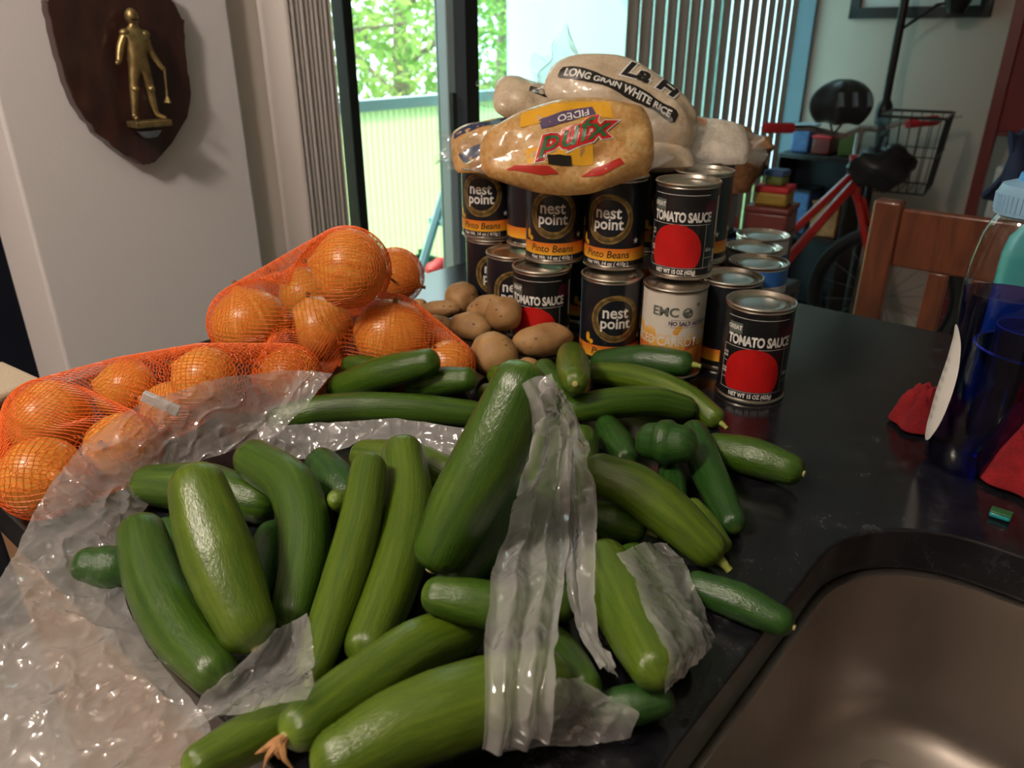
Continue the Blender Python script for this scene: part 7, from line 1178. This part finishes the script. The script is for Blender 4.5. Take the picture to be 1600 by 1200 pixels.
# ------------------------------------------------------------------ dish soap bottle, cloth and bits by the sink
bp_ = at_z(1504, 728, TOP); bx, by = bp_.x, bp_.y
m, nt, bs = nm('clear_pet'); nt.nodes.remove(bs); out = nt.nodes['Material Output']
tr = nt.nodes.new('ShaderNodeBsdfTransparent'); tr.inputs['Color'].default_value = (.90, .96, .97, 1); gl = nt.nodes.new('ShaderNodeBsdfGlossy'); gl.inputs['Roughness'].default_value = .06; fr = schlick(nt, None, .09)
mx = nt.nodes.new('ShaderNodeMixShader'); nt.links.new(fr, mx.inputs[0]); nt.links.new(tr.outputs[0], mx.inputs[1]); nt.links.new(gl.outputs[0], mx.inputs[2]); nt.links.new(mx.outputs[0], out.inputs['Surface']); M['pet'] = m
M['soap'] = glass('blue_soap', (.20, .22, .72))
m, nt, bs = nm('unused_soap'); bs.inputs['Base Color'].default_value = (.010, .018, .22, 1); bs.inputs['Roughness'].default_value = .05; bs.inputs['Transmission Weight'].default_value = .75; bs.inputs['IOR'].default_value = 1.2; bpy.data.materials.remove(m)
M['cap'] = mat('translucent_cap', (.30, .55, .78), .35, trans=.3); M['cap2'] = mat('blue_spout', (.05, .30, .70), .3)
bt = thing('dish_soap_bottle', 'tall clear bottle of dark blue dish soap beside the crumpled red cloth', 'bottle', (bx, by, TOP))
HB = .250
ZS = HB/.222
def bottle_prof(k=0): return [(r, z*ZS) for r, z in bottle_prof0(k)]
def bottle_prof0(k=0): return [(.030-k, .001+k), (.035-k, .006), (.037-k, .03), (.0365-k, .06), (.034-k, .09), (.0335-k, .11), (.036-k, .135), (.0375-k, .155), (.036-k, .175), (.0325-k, .195), (.027-k, .208), (.0225-k, .213), (.021-k, .222)]
Mrot = Matrix.Rotation(-.6, 3, 'Z'); Msc = Mrot @ Matrix.Diagonal((1.0, .82, 1))
b = MB(); b.lathe(bottle_prof(), 48, (bx, by, TOP), caps=False, M=Msc); b.build('shell', M['pet'], bt)
lq = [(r, z) for r, z in bottle_prof(.0015) if z < .170]; b = MB(); b.lathe([(0, .003)]+lq+[(.0360, .170), (0, .1702)], 48, (bx, by, TOP), caps=False, M=Msc); b.build('liquid', M['soap'], bt)
b = MB(); b.lathe([(.0235, HB-.014), (.0290, HB-.012), (.0295, HB+.004), (.027, HB+.011), (.016, HB+.015), (.0, HB+.015)], 40, (bx, by, TOP)); cp_ = b.build('cap', M['cap'], bt)
for k in range(36):
    a = 2*math.pi*k/36
b = MB()
for k in range(48):
    a = 2*math.pi*k/48; b.tube([(bx+.0293*math.cos(a), by+.0293*math.sin(a), TOP+HB-.009), (bx+.0297*math.cos(a), by+.0297*math.sin(a), TOP+HB+.004)], .0007, 4)
b.build('cap_ribs', M['cap'], cp_)
b = MB(); b.lathe([(.017, HB+.013), (.016, HB+.020), (.012, HB+.022), (.0115, HB+.032), (.009, HB+.035), (0, HB+.035)], 28, (bx, by, TOP)); b.build('spout', M['cap2'], cp_)
# white oval label on the left flank
bm = poly_bm(disc(0, .080, .058, ex=.36)); 
lab_a = math.radians(-106)
def wrap_bottle(bm, name, mt, parent, lift):
    bend(bm, .004)
    for v in bm.verts: v.co = Vector((v.co.y, v.co.x, 0))
    bend(bm, .006)
    for v in bm.verts:
        x, z = v.co.y, v.co.x; a = x/.036+lab_a; rr = float(np.interp(z, [q[1] for q in bottle_prof()], [q[0] for q in bottle_prof()]))+lift
        v.co = Vector((bx, by, TOP+z))+(Msc @ (Mrot.inverted() @ Vector((rr*math.sin(a), -rr*math.cos(a), 0))))
    bmesh.ops.recalc_face_normals(bm, faces=bm.faces); me = bpy.data.meshes.new(name); bm.to_mesh(me); bm.free(); me.materials.append(mt); return link(name, me, parent)
lbl = wrap_bottle(bm, 'label', M['white_print'], bt, .0006)
for k in range(7):
    tb = text_bm('lorem'[:0]+'= - = =' if False else '||| || ||| |', .0052, .7); 
    for v in tb.verts: v.co.y += .048+.0095*k
    wrap_bottle(tb, 'small_print', M['grey_print'], lbl, .001)
def cloth(label, c, w, d, h, seed, n=26):
    b = MB()
    def fn(i, j):
        r = i; a = j*2*math.pi; e = 1+.30*noise.noise(Vector((math.cos(a)*1.2, math.sin(a)*1.2, seed)))+.06*math.sin(7*a+seed)
        x, y = r*math.cos(a), r*math.sin(a)
        z = h*(1-r**3)*(.75+.5*noise.noise(Vector((x*1.5, y*1.5, seed))))+h*.38*r*(1-r**6)*abs(math.sin(3.5*a+seed+2.5*noise.noise(Vector((x, y, seed+5)))))+h*.35*(1-r**4)*((1-abs(noise.noise(Vector((x*2.6, y*2.6, seed+1))))*2)**2)-h*.10+h*.28*(1-r**6)*((1-min(1, 2.2*abs(noise.noise(Vector((x*4.2+1, y*4.2, seed+8))))))**2)
        return Vector((c[0], c[1], TOP+.003+max(0, z)))+UX*x*w*e+VX*y*d*e
    b.grid(fn, 14, 72); o = b.build('dish_cloth', M['cloth_red']); m = o.modifiers.new('s', 'SOLIDIFY'); m.thickness = .002; m.offset = 1
    m = o.modifiers.new('sub', 'SUBSURF'); m.levels = m.render_levels = 1
    return tag(o, label, 'cloth')
k1 = at_z(1448, 668, TOP); k2 = at_z(1578, 745, TOP)
cloth('red cloth corner crumpled left of the soap bottle', (k1.x, k1.y), .036, .030, .034, 2.0)
cloth('crumpled red cloth between the soap bottle and the sink', (k2.x+.030, k2.y-.006), .060, .062, .060, 5.0)
kb_ = at_z(1600, 640, TOP)
t = thing('enamel_bowl', 'white rimmed dark bowl behind the red cloth at the right edge', 'bowl', (kb_.x+.03, kb_.y+.05, TOP))
b = MB(); b.lathe([(.025, .0), (.03, .004), (.05, .03), (.058, .05), (.060, .051), (.057, .050), (.045, .028), (.02, .006), (0, .005)], 40, t.location); b.build('body', M['green_print'], t)
b = MB(); b.lathe([(.0575, .0495), (.0600, .0525), (.0620, .0505), (.0590, .0490)], 40, t.location, caps=False); b.build('rim', M['label_white'], t)
M['blue_glass'] = glass('blue_glass', (.15, .62, .78))
kt2 = at_z(1605, 585, TOP)
t = thing('spray_bottle', 'teal blue plastic bottle at the right edge behind the soap', 'bottle', (kt2.x+.035, kt2.y+.10, TOP))
b = MB(); b.lathe([(.030, 0), (.034, .004), (.034, .12), (.030, .14), (.016, .16), (.014, .175)], 32, t.location); b.build('body', M['teal'], t)
b = MB(); b.lathe([(.017, .172), (.018, .19), (.008, .20), (.007, .215)], 24, t.location); b.build('cap', M['cap2'], t)
kt3 = at_z(1585, 660, TOP)
t = thing('drinking_glass', 'blue tinted drinking glass beside the soap bottle at the right edge', 'glass', (kt3.x+.028, kt3.y+.055, TOP))
b = MB(); b.lathe([(.0, .004), (.022, .004), (.026, .03), (.031, .085), (.0325, .085), (.028, .03), (.024, .0), (0, 0)], 36, t.location); b.build('wall', M['blue_glass'], t)
b = MB(); b.tube([t.location+Vector((.032*math.cos(a), .032*math.sin(a), .0855)) for a in np.linspace(0, 6.283, 36)], .0010, 6, caps=False); b.build('rim', M['blue_alu'], t)
ks = at_z(1552, 818, TOP)
t = thing('scrub_sponge', 'small teal sponge on the sink edge below the red cloth', 'sponge', (ks.x+.01, ks.y+.008, TOP))
b = MB(); b.box(t.location+Vector((0, 0, .003)), (.016, .010, .005), Matrix.Rotation(-TH, 3, 'Z')); b.build('foam', M['teal'], t, bevel=.002)
b = MB(); b.box(t.location+Vector((0, 0, .0060)), (.016, .010, .0018), Matrix.Rotation(-TH, 3, 'Z')); b.build('scrub_pad', M['green_print'], t, bevel=.0008)
for k in range(3):
    p = R(-.865, .20, TOP+.001+.018*k); o = MB(); Mx = Matrix.Rotation(-TH+.05*k, 3, 'Z')
    t = thing('folded_towel', ['bottom beige folded towel at the left end of the worktop', 'middle beige folded towel at the left end of the worktop', 'top beige folded towel at the left end of the worktop'][k], 'towel', p, 'beige towels stacked at the left')
    o.box(p+Vector((0, 0, .008)), (.09, .075, .0155), Mx); o.build('cloth', M['towel'], t, bevel=.006)
    o = MB(); o.box(p+Vector((0, 0, .008))+(Mx @ Vector((0, -.0385, 0))), (.088, .002, .003), Mx); o.build('hem', M['paper'], t, bevel=.0006)
